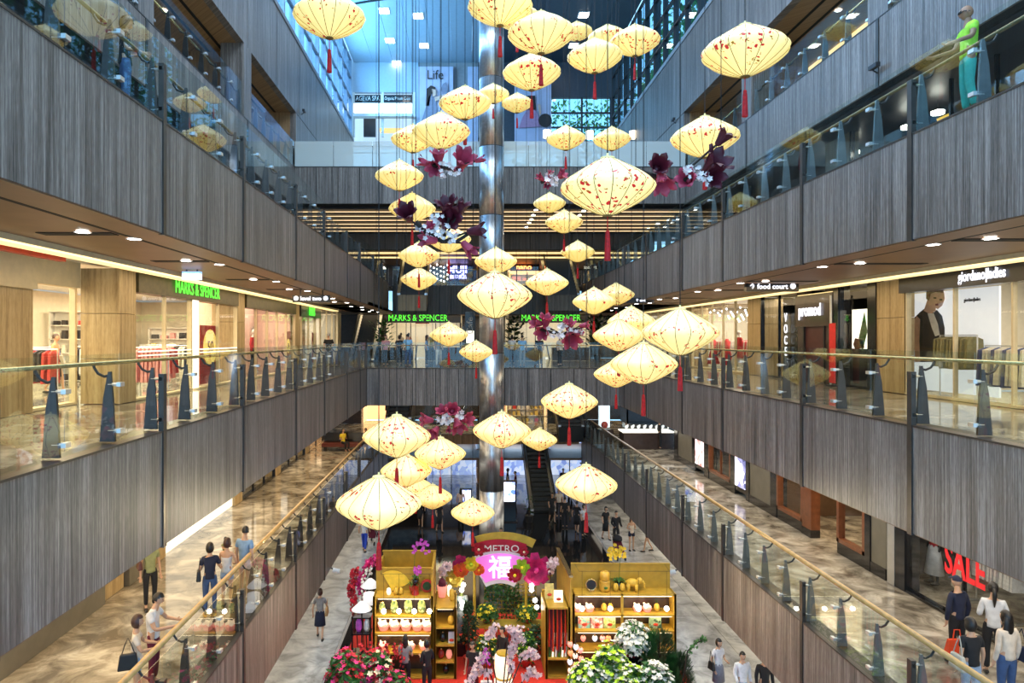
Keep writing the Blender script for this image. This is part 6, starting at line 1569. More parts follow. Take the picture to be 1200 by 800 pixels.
paper_flower('flat dark red paper flower above the sign on the left', 561, 643, .24, RIB, CRF, 1, 6); paper_flower('largest magenta paper peony right of the sign', 628, 666, .50, MAGF, MAGF, 5, 8)
paper_flower('lime and yellow paper flower right of the sign', 611, 664, .30, LMF, YLF2, 2, 6, YA-.35); paper_flower('red paper flower right of the sign, lower', 603, 673, .28, RIB, YLF2, 1, 8, YA-.45); paper_flower('small red paper flower above the sign on the right', 614, 646, .2, RIB, CRF, 1, 6)
paper_flower('gold paper flower hanging left of the arch', 533, 676, .34, GOLDC, GOLDC, 1, 8); paper_flower('gold star-shaped paper flower right of the arch', 640, 672, .26, GOLDC, GOLDC, 1, 6)
# --- trellis, potted mums, topiary, dressed figure
t = thing('trellis', 'gold lattice trellis hung with plants below the sign', 'trellis', (1.3, 24.2, .06))
a_, b_ = at(568, 683, 24.2), at(628, 740, 24.2)
for i in range(13): x = a_.x+(b_.x-a_.x)*i/12; obj('bar', MB().box(x-.015,x+.015,24.2,24.23,.06,a_.z), GOLDC, t)
for i in range(12): z = .3+(a_.z-.35)*i/11; obj('bar', MB().box(a_.x,b_.x,24.17,24.2,z-.015,z+.015), GOLDC, t)
tag(obj('hanging_foliage', leaf_cloud([(a_.x, a_.x+1.2, 23.95, 24.15, 1.4, a_.z), (a_.x, b_.x, 24.0, 24.15, .6, 1.6)], 700, .07, 8), M_LEAF), 'leafy plants climbing the gold lattice under the sign', 'plants', kind='stuff')
def bush(label, c, rx, ry, rz, cols, n, fs_=.05, leaf=M_LEAF, nleaf=400, pot=True, group='flower arrangements', seed=1, potm=None, name='flower_arrangement'):
    """a potted mass of flowers: pot, leaves and blossoms (nobody could count them)"""
    t = thing(name, label, 'flowers', tuple(c), group); rnd = random.Random(seed); C = Vector(c)
    if pot: obj('pot', MB().lathe([(rx*.35,0),(rx*.5,rz*.3),(rx*.52,rz*.4)], 16, c), potm or POTR, t, True)
    def pt(f=1): 
        while 1:
            v = Vector((rnd.uniform(-1,1), rnd.uniform(-1,1), rnd.uniform(-.3,1)))
            if v.length < 1: break
        v = v.normalized()*(.55+.45*rnd.random())*f
        return C+Vector((v.x*rx, v.y*ry, rz*(.75+v.z*.85)))
    lm = MB()
    for _ in range(nleaf):
        q = pt(.95); u = Vector((rnd.uniform(-1,1),rnd.uniform(-1,1),rnd.uniform(-.3,1))).normalized()*fs_*1.8; v = u.orthogonal().normalized()*fs_*.5; lm.quad(q-u, q-v, q+u, q+v)
    tag(obj('leaves', lm, leaf, t), kind='stuff')
    for ci, m_ in enumerate(cols):
        fm = MB()
        for _ in range(n//len(cols)):
            q = pt(); s_ = fs_*rnd.uniform(.7,1.3); nrm = (q-C-Vector((0,0,rz*.5))).normalized(); a1 = nrm.orthogonal().normalized(); a2 = nrm.cross(a1)
            for j in range(5):
                an = j*2*PI/5; d = (a1*math.cos(an)+a2*math.sin(an))*s_; e_ = (a1*math.cos(an+.6)+a2*math.sin(an+.6))*s_*.6; f_ = (a1*math.cos(an-.6)+a2*math.sin(an-.6))*s_*.6
                fm.add([q, q+e_+nrm*s_*.25, q+d+nrm*s_*.35, q+f_+nrm*s_*.25], [(0,1,2,3)])
        tag(obj('blossoms', fm, m_, t), kind='stuff')
    return t
bush('potted yellow chrysanthemums under the trellis, left pot', (.75,23.3,.9), .38,.3,.4, [YLF2], 80, .07, seed=2); bush('potted yellow chrysanthemums under the trellis, right pot', (2.1,23.3,.9), .38,.3,.4, [YLF2], 80, .07, seed=3)
t = thing('plant_bench', 'wooden bench under the potted chrysanthemums', 'bench', (1.4, 23.3, .06)); lb('seat', t, .2, 2.7, 23.0, 23.6, .82, .895, GOLDC); lb('leg', t, .25, .35, 23.05, 23.5, .06, .82, GOLDC); lb('leg', t, 2.55, 2.65, 23.05, 23.5, .06, .82, GOLDC)
bush('low white and yellow flowers left of the woman in the black jacket', (.7,21.7,.06), .42,.32,.75, [WHF,YLF2], 110, .06, seed=4); bush('cream ring of flowers right of the woman in the black jacket', (1.95,21.9,.06), .35,.3,.75, [WHF,LMF], 70, .06, seed=5)
bush('small orange flowers in dark leaves by the right aisle', (2.35,22.6,.06), .4,.3,.7, [ORF], 36, .05, M_LEAFD, seed=6)
bush('orange-tipped dark plant behind the left aisle figure', (.15,22.6,.06), .3,.3,1.1, [ORF], 30, .05, M_LEAFD, seed=7)
t = thing('topiary', 'dark green ball topiary on a thin stem beside the dressed figure', 'topiary', (.10,22.0,.06)); obj('ball', leaf_cloud([(-.06,.26,21.86,22.14,1.75,2.05),(-.02,.22,21.84,22.16,1.7,2.1)], 360, .05, 9), M_LEAFD, t); obj('stem', MB().tube([(.10,22,.3),(.10,22,1.8)], .02, 6), M_TWIG, t); obj('pot', MB().lathe([(.12,.06),(.17,.35)], 14, (.10,22,0)), POTR, t)
FLD = noise_poster('floral_cloth', (.35,.40,.38), (.6,.6,.55), (.2,.3,.28), 9, 0)
mannequin('dressmaker figure in a floral silk dress left of the arch', (-.12, 22.9, .5), .2, FLD, FLD, 'gown', 'short', mat('jade_skin', (.35,.45,.12), .4))
t = thing('display_plinth', 'low dark plinth under the dressed figure', 'plinth', (-.12,22.9,.06)); lb('base', t, -.42,.18,22.6,23.2,.06,.5, M_BLK)
# --- front centre: paper lantern pillar among blush blossom branches
cxp, cyp = (590-545)*19.3/800, 19.3
t = thing('lantern_pillar', 'tall white paper lantern pillar with red blossoms at the front of the aisle', 'lantern', (cxp, cyp, .06))
M_PLAN = emit('paper_glow', (1,.80,.66), .75, (.85,.6,.55)); obj('lower_shade', MB().lathe([(.22,.06),(.26,.15),(.26,.95),(.22,1.02)], 20, (cxp,cyp,0)), M_PLAN, t, True); obj('upper_shade', MB().lathe([(.20,1.04),(.25,1.1),(.25,1.62),(.2,1.68)], 20, (cxp,cyp,0)), WLT, t, True)
obj('top_ring', MB().lathe([(.2,1.68),(.2,1.72),(.05,1.74)], 18, (cxp,cyp,0)), GOLDC, t); obj('middle_ring', MB().lathe([(.24,1.01),(.25,1.03),(.22,1.05)], 18, (cxp,cyp,0)), GOLDC, t)
for k in range(12):
    a = 2*PI*k/12; obj('rib', MB().tube([(cxp+.265*math.cos(a),cyp+.265*math.sin(a),.12),(cxp+.265*math.cos(a),cyp+.265*math.sin(a),.98)], .008, 4), PKF, t)
obj('painted_blossom', MB().ball((cxp+.02,cyp-.25,.35), .09, 8, 6, (1,.3,1)).ball((cxp-.12,cyp-.22,.5), .06, 8, 6, (1,.3,1)).ball((cxp+.12,cyp-.22,.22), .07, 8, 6, (1,.3,1)), REDC, t)
def blossom_branch(label, base, pts, m_, n, fs_=.06, group='blossom branches', seed=1):
    t = thing('blossom_branch', label, 'branch', tuple(base), group); rnd = random.Random(seed)
    obj('branch', MB().tube([base]+pts, .018, 5), M_TWIG, t); fm = MB(); P_ = [Vector(p) for p in [base]+pts]
    for _ in range(n):
        i = rnd.randrange(1, len(P_)-1) if len(P_) > 2 else 0; q = P_[i].lerp(P_[i+1], rnd.random())+Vector((rnd.uniform(-1,1),rnd.uniform(-1,1),rnd.uniform(-1,1)))*fs_*1.6
        a1 = Vector((rnd.uniform(-1,1),rnd.uniform(-1,1),rnd.uniform(-1,1))).normalized(); a2 = a1.orthogonal().normalized(); n_ = a1.cross(a2)
        for j in range(5):
            an = j*2*PI/5; d = (a1*math.cos(an)+a2*math.sin(an))*fs_; e_ = (a1*math.cos(an+.6)+a2*math.sin(an+.6))*fs_*.6; f_ = (a1*math.cos(an-.6)+a2*math.sin(an-.6))*fs_*.6
            fm.add([q, q+e_+n_*fs_*.2, q+d+n_*fs_*.35, q+f_+n_*fs_*.2], [(0,1,2,3)])
    tag(obj('blossoms', fm, m_, t), kind='stuff'); return t
Bp = lambda px, py, Y=18.9: tuple(at(px, py, Y))
V0 = (cxp-.1, 18.6, .5)
BR = [((552,795),(562,775),(568,765),'left lower blush blossom branch'),((575,790),(560,785),(548,800),'blush blossom branch trailing furthest left'),((600,770),(604,745),(610,735),'blush blossom branch rising right of the paper pillar'),((612,770),(622,762),(628,770),'right arching blush blossom branch'),
      ((615,795),(622,785),(632,792),'lower right blush blossom branch'),((572,745),(577,738),(582,733),'blush blossom branch behind the paper pillar on the left'),((596,735),(604,742),(612,752),'blush blossom branch drooping behind the paper pillar'),((600,790),(597,770),(600,757),'central blush blossom branch in front of the pillar')]
for i, (a, b_, c, lab) in enumerate(BR): blossom_branch(lab, V0, [Bp(*a), Bp(*b_), Bp(*c)], PKF, 120, .055, seed=i)
t = thing('flower_vase', 'dark vase holding the blush blossom branches', 'vase', (cxp-.1, 18.6, .06)); obj('vase_body', MB().lathe([(.12,.06),(.2,.2),(.16,.5),(.1,.56)], 16, (cxp-.1,18.6,0)), M_BLK, t, True); obj('vase_lip', MB().lathe([(.10,.56),(.13,.58),(.1,.6)], 14, (cxp-.1,18.6,0)), M_DARK, t)
blossom_branch('purple blossom sprig left of the paper pillar', (cxp-.4, 18.9, .5), [Bp(570,775), Bp(567,768), Bp(572,762)], PUR, 60, .05, seed=20)
bush('small dark potted plant at the lower left of the blossoms', Vector((.05,18.7,.06)), .3,.3,.5, [PUR], 14, .05, M_LEAF, seed=21)
# --- front left: red and pink flower mass, coral branches
def at0(px, py, Y): return at(px, py, Y)
FL = [((-3.35,19.3),.62,1.1,[MAGF,REDF],'magenta and crimson flowers at the left front corner of the booth',.09),((-2.55,19.5),.55,1.05,[REDF,CRF,MAGF],'crimson flowers with one cream rose before the left shelves',.09),((-1.95,19.2),.5,.75,[REDF,MAGF],'dark red flowers before the two shoppers',.08),((-3.0,18.7),.6,.62,[YLF2,MAGF,CRF],'low mixed flowers with yellow and cream blooms',.08),
      ((-3.9,18.7),.6,.5,[PUR,MAGF],'low purple and magenta flowers at the booth corner',.08)]
for i, ((x, y), r_, h_, cols, lab, fs_) in enumerate(FL): bush(lab, (x, y, .06), r_, r_*.8, h_, cols, 260, fs_, seed=30+i, potm=M_BLK)
for i in range(6):
    x = -3.1+.24*i; blossom_branch('bright red coral-like twig behind the left flowers, %s along' % ordn(i), (x, 20.3, .3), [(x-.05,20.3,.9),(x+.1,20.3,1.25),(x+.0,20.35,1.5)], REDC, 45, .05, 'red twigs', 40+i)
t = thing('planter_trough', 'black trough holding the red coral-like twigs', 'planter', (-2.5,20.3,.06)); lb('trough', t, -3.3,-1.75,20.15,20.45,.06,.35, M_BLK)
# hanging pink blossom tree left of the booth, lamps with white shades
blossom_branch('tall branch of pink and white blossoms left of the shelf unit', (-3.25, 22.6, .1), [(-3.3,22.6,1.8),(-3.5,22.5,2.5),(-3.2,22.5,3.1),(-2.9,22.5,3.35)], MAGF, 260, .07, seed=50)
blossom_branch('second tall branch of dark pink blossoms at the left booth edge', (-3.5, 22.4, .1), [(-3.6,22.4,1.6),(-3.75,22.4,2.3),(-3.6,22.4,3.0)], REDF, 160, .07, seed=51)
blossom_branch('white blossoms mingled in the pink branch at the left', (-3.3, 22.3, .1), [(-3.35,22.3,1.9),(-3.3,22.3,2.6),(-3.1,22.3,3.1)], WHF, 60, .06, seed=52)
for i, (px, py, Yl, lab) in enumerate(((434,682,22.3,'upper white cone table lamp left of the shelf unit'),(433,701,22.0,'white drum table lamp left of the shelf unit'),(424,709,21.3,'lower white cone table lamp in front of the blossoms'))):
    c = at(px, py, Yl); t = thing('table_lamp', lab, 'lamp', (c.x,c.y,.06), 'white table lamps'); prof = [(.32,-.12),(.06,.12)] if i != 1 else [(.2,-.16),(.2,.16)]
    obj('lamp_shade', MB().lathe(prof, 20, tuple(c)), emit('lamp_shade_glow', (1,.97,.95), .5, (.85,.85,.85)), t, True); obj('pole', MB().tube([(c.x,c.y,.1),(c.x,c.y,c.z-.1)], .025, 6), M_BLK, t); obj('base', MB().lathe([(.16,.06),(.16,.1),(.05,.14)], 14, (c.x,c.y,0)), M_BLK, t)
t = thing('black_shelf', 'narrow black stand with pink vase and white figure at the left booth edge', 'stand', (-3.2,21.2,.06))
for z in (.9,1.5,2.0): lb('shelf_board', t, -3.5,-2.9,21.0,21.4,z-.04,z, M_BLK)
for x in (-3.5,-2.94): lb('post', t, x,x+.05,21.0,21.05,.06,2.0, M_BLK)
for x, m_, lab in ((-3.3,PUR,'pink ceramic vase on the narrow black stand'),(-3.05,M_WHITE,'white ceramic bird figure on the narrow black stand')):
    t = thing('ceramic_vase', lab, 'vase', (x,21.2,1.502), 'ceramics on the black stand'); obj('vase_body', MB().lathe([(.06,0),(.1,.1),(.09,.3),(.05,.38)], 12, (x,21.2,1.502)), m_, t, True); obj('vase_lip', MB().lathe([(.05,.38),(.06,.4)], 12, (x,21.2,1.502)), m_, t)
# --- front right: white orchid bushes, fir
def px0(px, py, Y): p = at(px, py, Y); return (p.x, p.y, .06)
RBs = [(690,19.3,.62,.9,[WHF,LMF],'white and lime flower bush nearest the aisle'),(715,19.6,.6,1.15,[WHF,LMF],'yellow-green and white flower bush in the middle'),(722,19.0,.6,.6,[WHF],'low white flowers at the bottom of the picture'),(768,19.0,.55,1.0,[WHF],'round white flower bush at the booth corner'),(742,19.0,.5,.9,[LMF,WHF],'pale spiky flowers between the white bushes')]
for i, (px, Y, r_, h_, cols, lab) in enumerate(RBs): bush(lab, px0(px, 780, Y), r_, r_*.8, h_, cols, 420, .085, M_LEAF, 380, seed=60+i, potm=M_BLK)
bush('tall mass of white orchids before the wide right shelves', (px0(742,780,20.4)[0],20.4,1.0), .55,.45,.72, [WHF], 420, .085, M_LEAF, 200, seed=90, potm=M_BLK)
t = thing('plant_stand', 'black stand lifting the tall mass of white orchids', 'stand', px0(742,780,20.4)); obj('top', MB().box(px0(742,780,20.4)[0]-.3, px0(742,780,20.4)[0]+.3, 20.1, 20.7, .94, .998), M_BLK, t)
for dx in (-.26,.26): obj('leg', MB().box(px0(742,780,20.4)[0]+dx-.03, px0(742,780,20.4)[0]+dx+.03, 20.35, 20.45, .06, .94), M_BLK, t)
M_FIR = mat('fir_needle', (.02,.10,.02), .6, var=.5)
def fir(label, c, h_, r_, seed=1):
    t = thing('fir_bush', label, 'bush', c, 'dark green bushes'); rnd = random.Random(seed); m_ = MB()
    for _ in range(2600):
        u = rnd.random(); z = h_*(.1+.9*u); rr_ = r_*(1-u*.55)*math.sqrt(rnd.random()); a = rnd.random()*2*PI; q = Vector((c[0]+rr_*math.cos(a), c[1]+rr_*math.sin(a), c[2]+z)); d = Vector((math.cos(a)*.6, math.sin(a)*.6, .8)).normalized()*.15; s_ = d.orthogonal().normalized()*.02
        m_.quad(q-s_, q+s_, q+d+s_*.3, q+d-s_*.3)
    tag(obj('needles', m_, M_FIR, t), kind='stuff'); obj('trunk', MB().tube([c, (c[0],c[1],c[2]+h_*.9)], .04, 6), M_TWIG, t)
fir('large dark green fir bush right of the white orchids', px0(772, 780, 20.3), 1.75, .75, 3); fir('second dark green fir bush at the booth corner', px0(795, 780, 20.0), 1.2, .55, 4); fir('low dark fir behind the round white flower bush', px0(780, 790, 19.5), 1.1, .6, 5)
blossom_branch('long leafy twig reaching over the right marble strip', px0(795, 780, 19.6), [at(806,762,19.6), at(818,752,19.6), at(828,748,19.6)], M_LEAF, 60, .05, seed=70)
bush('box of dark red and pink roses behind the wide right shelf unit', (5.9,24.3,.06), .6,.3,1.2, [MAGF,REDF,PUR], 130, .07, seed=71, potm=GOLDC)
blossom_branch('pale blossom bunch above the narrow left counter', (-.75,22.6,2.3), [(-.75,22.6,2.8),(-.72,22.5,3.05),(-.55,22.5,3.1)], PKF, 110, .07, seed=72)
blossom_branch('pale blossom bunch beside the sloping partition', (2.85,22.6,2.3), [(2.82,22.6,2.9),(2.86,22.5,3.2),(2.95,22.5,3.25)], PKF, 110, .07, seed=73)
# ================= magnolia sprays =================
MAGD = mat('magnolia_dark', (.10,.008,.02), .45, var=.35, scale=3); MAGP = mat('magnolia_pink', (.48,.05,.10), .5, var=.3, scale=3); MAGW = mat('small_blossom', (.85,.72,.70), .5, var=.2)
def magnolia_mesh(m_, n=6, open_=.55, seed=1):
    rnd = random.Random(seed); mb = MB()
    for k in range(n):
        a0 = 2*PI*k/n; L_ = 7; W = 4
        vs = []
        for i in range(L_):
            u = i/(L_-1); rad_ = .10+.34*u**1.1*open_*1.3+(.12*(u-.75) if u > .75 else 0); z = u*.62-(.10*(u-.8)*4 if u > .8 else 0); hw = .95*math.sin(PI*min(.96,(.18+u*.80)))**.8*(1 if u < .95 else .35)
            for j in range(W+1):
                v = (j/W-.5)*2; a = a0+v*hw*.75; rr_ = rad_*(1-.10*abs(v)*0+.10*v*v*u)
                vs.append((rr_*math.cos(a), rr_*math.sin(a), z-.06*v*v*u))
        fs = [(i*(W+1)+j, i*(W+1)+j+1, (i+1)*(W+1)+j+1, (i+1)*(W+1)+j) for i in range(L_-1) for j in range(W)]
        mb.add(vs, fs)
    mb.lathe([(.02,-.06),(.09,-.02),(.11,.03),(.06,.10)], 10)
    return mesh_of('magnolia', mb, m_, True)
MG = {'d': magnolia_mesh(MAGD, 6, .42), 'p': magnolia_mesh(MAGP, 6, .42), 'b': magnolia_mesh(MAGP, 5, .25, 2), 'e': magnolia_mesh(MAGD, 5, .28, 3)}
def spray(label, Y, flowers, branch, smalls, seed=1):
    """flowers: (px, py, size in px, kind, direction in the picture plane + depth)"""
    c = at(branch[0][0], branch[0][1], Y); t = thing('magnolia_spray', label, 'flower spray', tuple(c), 'hanging magnolia sprays'); rnd = random.Random(seed)
    obj('branch', MB().tube([at(x, y, Y+.05*math.sin(i)) for i, (x, y) in enumerate(branch)], [.05-.03*i/len(branch) for i in range(len(branch))], 6), M_TWIG, t)
    for (px, py, sz, kd, (dx, dy, dz)) in flowers:
        p = at(px, py, Y-.1); s_ = sz*Y/800/.62
        d = Vector((dx, dy, dz)).normalized(); q = d.to_track_quat('Z', 'Y').to_euler()
        p = p-d*.3*s_
        inst('magnolia', MG[kd], t, tuple(p), tuple(q), s_)
        obj('flower_stalk', MB().tube([at(branch[len(branch)//2][0], branch[len(branch)//2][1], Y), p], .018, 5), M_TWIG, t)
    fm = MB()
    for (px, py, sp, n) in smalls:
        for _ in range(n):
            q = at(px+rnd.uniform(-sp,sp), py+rnd.uniform(-sp*.7,sp*.7), Y-.1+rnd.uniform(-.2,.2)); s_ = 3.2*Y/800*rnd.uniform(.7,1.2)
            a1 = Vector((rnd.uniform(-1,1),0,rnd.uniform(-1,1))).normalized(); n_ = Vector((rnd.uniform(-.5,.5),-1,rnd.uniform(-.5,.5))).normalized(); a2 = n_.cross(a1).normalized(); a1 = a2.cross(n_)
            for j in range(5):
                an = j*2*PI/5; d = (a1*math.cos(an)+a2*math.sin(an))*s_; e_ = (a1*math.cos(an+.6)+a2*math.sin(an+.6))*s_*.65; f_ = (a1*math.cos(an-.6)+a2*math.sin(an-.6))*s_*.65
                fm.add([q, q+e_+n_*s_*.3, q+d+n_*s_*.4, q+f_+n_*s_*.3], [(0,1,2,3)])
    tag(obj('small_blossoms', fm, MAGW, t), kind='stuff')
    obj('hanging_cord', MB().tube([at(branch[0][0], branch[0][1], Y), (at(branch[0][0], branch[0][1], Y).x, Y, 31.5)], .006, 4), M_WIRE, t)
    mx, my = branch[-1]; q = at(mx, my, Y); obj('hanging_cord', MB().tube([q, (q.x, Y, 31.5)], .006, 4), M_WIRE, t)
    return t
spray('spray of dark pink magnolias below the large lantern pair, left of the shaft', 14.5, [(496,190,18,'b',(-1,-.3,.3)),(514,183,20,'p',(0,-.6,1)),(509,196,20,'p',(-.5,-1,-.6)),(543,187,28,'p',(.3,-1,.5)),(564,187,14,'b',(1,-.2,.2)),(536,199,14,'b',(.6,-1,-.3))],
    [(500,192),(515,195),(530,199),(545,193),(558,188)], [(521,192,9,14),(524,203,8,12),(533,200,6,8)], 1)
spray('large spray of near-black magnolias left of the shaft, before the slatted ceiling', 11.5, [(477,250,26,'d',(-.2,-1,.5)),(524,241,26,'d',(-.3,-.8,1)),(541,242,24,'e',(.5,-.5,1)),(527,255,28,'d',(.1,-1,-.2)),(560,270,24,'e',(1,-.3,.1)),(550,292,24,'b',(.7,-.5,-.8)),(500,281,24,'b',(-1,-.5,0)),(504,266,14,'p',(-.3,-1,.8))],
    [(487,260),(500,272),(518,283),(535,283),(555,270)], [(508,271,12,26),(518,262,9,12),(528,278,10,14),(490,266,5,5),(512,258,8,10)], 2)
spray('small spray of pink magnolias over the far bridge fascia right of the shaft', 22, [(633,208,12,'b',(-.7,-.6,.4)),(641,216,12,'b',(0,-.8,-.7)),(658,205,14,'p',(.6,-.6,.4)),(645,203,10,'b',(.2,-.5,1))], [(634,214),(645,210),(660,206)], [(645,210,8,18)], 3)
spray('largest spray of dark magnolias in front of the right third gallery', 10.5, [(772,194,26,'d',(0,-1,.15)),(777,214,28,'p',(.1,-.6,-1)),(805,209,24,'p',(-.6,-1,0)),(838,191,36,'d',(.5,-.9,.6)),(835,206,28,'d',(.3,-1,-.3)),(848,160,22,'d',(.6,-.5,.8)),(746,203,12,'b',(-1,-.2,.3))],
    [(745,201),(770,208),(790,212),(815,208),(845,195)], [(812,201,9,18),(822,208,8,14),(805,196,6,8),(830,212,6,8)], 4)
spray('spray of bright pink magnolias before the far right lettered shop', 19, [(628,378,16,'p',(-1,-.5,.2)),(640,375,18,'p',(.1,-.5,1)),(636,389,18,'p',(-.5,-1,-.4)),(667,380,16,'p',(.1,-.6,1)),(686,381,13,'b',(1,-.4,.1)),(669,396,24,'p',(.1,-1,-.7)),(680,390,10,'b',(.4,-1,.3))],
    [(628,384),(645,389),(660,392),(675,386),(688,382)], [(652,388,10,16),(675,386,7,10),(660,384,7,10)], 5)
spray('spray of bright pink magnolias hanging above the lower lantern cluster', 17.5, [(499,492,17,'p',(-1,-.4,.1)),(509,506,16,'p',(-.5,-.7,-.6)),(519,482,16,'p',(-.4,-.7,.8)),(530,480,17,'p',(.1,-1,.4)),(537,499,20,'p',(.3,-.7,-.9)),(547,491,18,'p',(.8,-.6,.1)),(526,503,10,'b',(0,-.8,-.6))],
    [(500,494),(514,496),(528,494),(545,490)], [(521,491,9,16),(527,489,8,12),(540,485,6,8)], 6)
# plain cords without lanterns, seen as thin verticals left of the shaft
for i, px in enumerate((441,465,472,491,507,535,605,617,668,705,755)):
    Y = 20+1.3*(i % 4); p = at(px, 200, Y)
    tag(obj('support_cord', MB().tube([(p.x, Y, 31.5), (p.x, Y, [12,10,14,15,12.5,11][i % 6])], .006, 4), M_WIRE), 'thin black cord hanging from the roof, %s counted from the left' % ordn(i), 'cord', 'bare hanging cords')

# ================= top hall details =================
def fb(nm, par, x0, y0, x1, y1, Y, d, m): a = at(x0, y0, Y); b = at(x1, y1, Y); return obj(nm, MB().box(a.x, b.x, Y, Y+d, b.z, a.z), m, par)
r = root_struct('wall_back'); fb('back_panel', r, 408, 105, 492, 175, 56, .2, emit('spa_wall', (.75,.9,1), .35, (.6,.68,.72)))
t = thing('spa_front', 'white shop front with two dark name boards in the blue hall', 'shop front', tuple(at(450, 175, 52)))
for x in (413, 447, 484): fb('post', t, x, 108, x+2.5, 160, 51.9, .2, M_WHITE)
fb('name_board', t, 415, 111, 446, 120, 51.95, .1, M_BLK); fb('name_board', t, 449, 111, 483, 120, 51.95, .1, M_BLK); fb('white_band', t, 414, 121, 484, 132, 51.9, .3, emit('band_white', (.85,.95,1), .8)); fb('canopy', t, 414, 133, 484, 136, 51.3, .6, M_WHITE)
p = at(431, 115.5, 51.9); lettering('AGEVA SPA', .5, (p.x, 51.88, p.z), RW_F, M_WHITE, t, sx=.72); p = at(466, 115.5, 51.9); lettering('Organic Private Clinic', .34, (p.x, 51.88, p.z), RW_F, M_WHITE, t, sx=.66)
fb('counter', t, 445, 150, 484, 154, 53, .5, emit('warm_counter', (1,.6,.15), .7, (.7,.45,.15)))
fb('dark_opening', t, 426, 134, 440, 160, 53.5, .2, M_DARK)
for i, px in enumerate((417, 434, 443, 462)):
    c = at(px, 157, 50); t = thing('white_easel', 'white folding stand in the spa entrance, %s from the left' % ordn(i), 'stand', (c.x, 50, F4+.34), 'white folding stands'); z0 = F4+.34
    for dx in (-.25, .25): obj('leg', MB().tube([(c.x+dx, 50, z0), (c.x, 50, z0+1.9)], .06, 5), M_WHITE, t)
    obj('crossbar', MB().box(c.x-.15, c.x+.15, 49.95, 50.0, z0+.6, z0+.7), M_WHITE, t)
# giant posters
M_POST = mat('poster_lilac', (.52,.52,.66), .6, var=.08, scale=1)
t = thing('wall_poster', 'tall lilac banner with a dark-haired girl in a grey dress, left of the shaft', 'poster', tuple(at(515, 175, 51.6)))
fb('banner', t, 490, 78, 531, 170, 51.7, .05, M_POST); fb('banner_strip', t, 548, 78, 560, 170, 51.7, .05, M_POST)
def pf(nm, par, pts, Y, m): return obj(nm, MB().prism([tuple(at(x, y, Y)) for x, y in pts], (0, .03, 0)), m, par)
PGY = mat('printed_grey', (.25,.25,.33), .6)
pf('dress', t, [(503,112),(510,113),(513,135),(514,142),(493,145),(497,132)], 51.6, PGY); pf('hair', t, [(500,104),(505,100),(510,102),(511,108),(505,110),(503,124),(499,124)], 51.6, PB); pf('face', t, [(506,104),(511,105),(511,112),(507,113)], 51.55, SK); pf('arm', t, [(509,114),(522,110),(522,113),(510,119)], 51.55, SK); pf('mirror_frame', t, [(519,98),(523,96),(525,102),(523,113),(519,113),(517,104)], 51.6, PGY)
p = at(510, 88, 51.6); lettering('Life', 1.0, (p.x, 51.6, p.z), RW_F, PB, t, sx=.9)
t = thing('wall_poster', 'lilac banner with a figure in a wide pink skirt right of the shaft', 'poster', tuple(at(625, 175, 51.6)))
fb('banner', t, 603, 98, 646, 170, 51.7, .05, M_POST); pf('skirt', t, [(618,128),(628,128),(634,148),(608,150),(612,138)], 51.6, mat('printed_pink', (.45,.25,.38), .6)); pf('bodice', t, [(618,112),(627,112),(628,129),(617,129)], 51.6, PB); pf('round_fan', t, [(639+8*math.cos(i*PI/8), 141+8*math.sin(i*PI/8)) for i in range(16)], 51.55, PB); pf('hand', t, [(630,122),(633,122),(634,134),(632,134)], 51.55, SK)
# drum lamps in the top hall
for i, (px, py) in enumerate(((641,157),(691,158),(742,158),(392,92))):
    if i == 3: continue
    Y = 44; c = at(px, py, Y); t = thing('drum_lamp', 'small square-looking drum pendant over the far bridge, %s from the left' % ordn(i), 'lamp', tuple(c), 'drum pendants'); obj('lamp_shade', MB().lathe([(.26,-.24),(.26,.24)], 16, tuple(c)), emit('drum_glow', (1,.85,.6), 1.2), t, True); obj('cord', MB().tube([tuple(c+Vector((0,0,.24))), (c.x, Y, 31.5)], .01, 4), M_WIRE, t)
# torn-edged frosted planters on the hall floor edge
for i in range(9):
    px = 385+20*i if i < 5 else 545+45*(i-4); c = at(px, 160, 40); t = thing('planter', 'pale glass planter on the bridge edge, %s from the left' % ordn(i), 'planter', (c.x, 40, F4+.34), 'planters on the bridge'); obj('box', MB().box(c.x-.4, c.x+.4, 39.8, 40.2, F4+.34, F4+.8), M_FROST, t); obj('plant', leaf_cloud([(c.x-.35, c.x+.35, 39.9, 40.1, F4+.8, F4+1.1)], 60, .08, i), M_LEAFD, t)

# security cameras on brackets
def seccam(label, px, py, Y, X, s):
    c = at(px, py, Y); c.x = X; t = thing('security_camera', label, 'camera', tuple(c), 'security cameras')
    obj('bracket', MB().tube([(X, Y, c.z-.1), (X-s*.15, Y, c.z), (X-s*.18, Y-.05, c.z)], .02, 6), M_DARK, t); obj('camera_body', MB().box(X-s*.24, X-s*.12, Y-.3, Y+.05, c.z-.01, c.z+.1), M_DARK, t)
seccam('small dark camera on a bracket on the right-hand upper fascia', 1029, 82, 8800/484, 11.0, 1)
seccam('small dark camera on the right top wall above the slatted ceiling', 792, 142, 8800/247, 11.0, 1)
seccam('small dark camera on the left top wall beside the pier', 353, 132, 6800/192, -8.5, -1)
# wall fittings on the first-gallery fascias: little spot lamps
for i, (px, py, X, s) in enumerate(((389,661,XL,-1),(792,657,XR,1))):
    Y = abs(X)*800/abs(px-545); c = at(px, py, Y); t = thing('wall_spot', 'small white spotlight under the %s first-gallery fascia' % ['left','right'][i], 'lamp', (X,Y,2.2)); obj('spot_head', MB().tube([(X-s*.05,Y-.1,2.1),(X-s*.3,Y-.1,2.05)], .09, 10), M_WHITE, t); obj('bracket', MB().tube([(X+s*.1,Y-.1,2.22),(X-s*.1,Y-.1,2.12)], .025, 6), M_DARK, t)

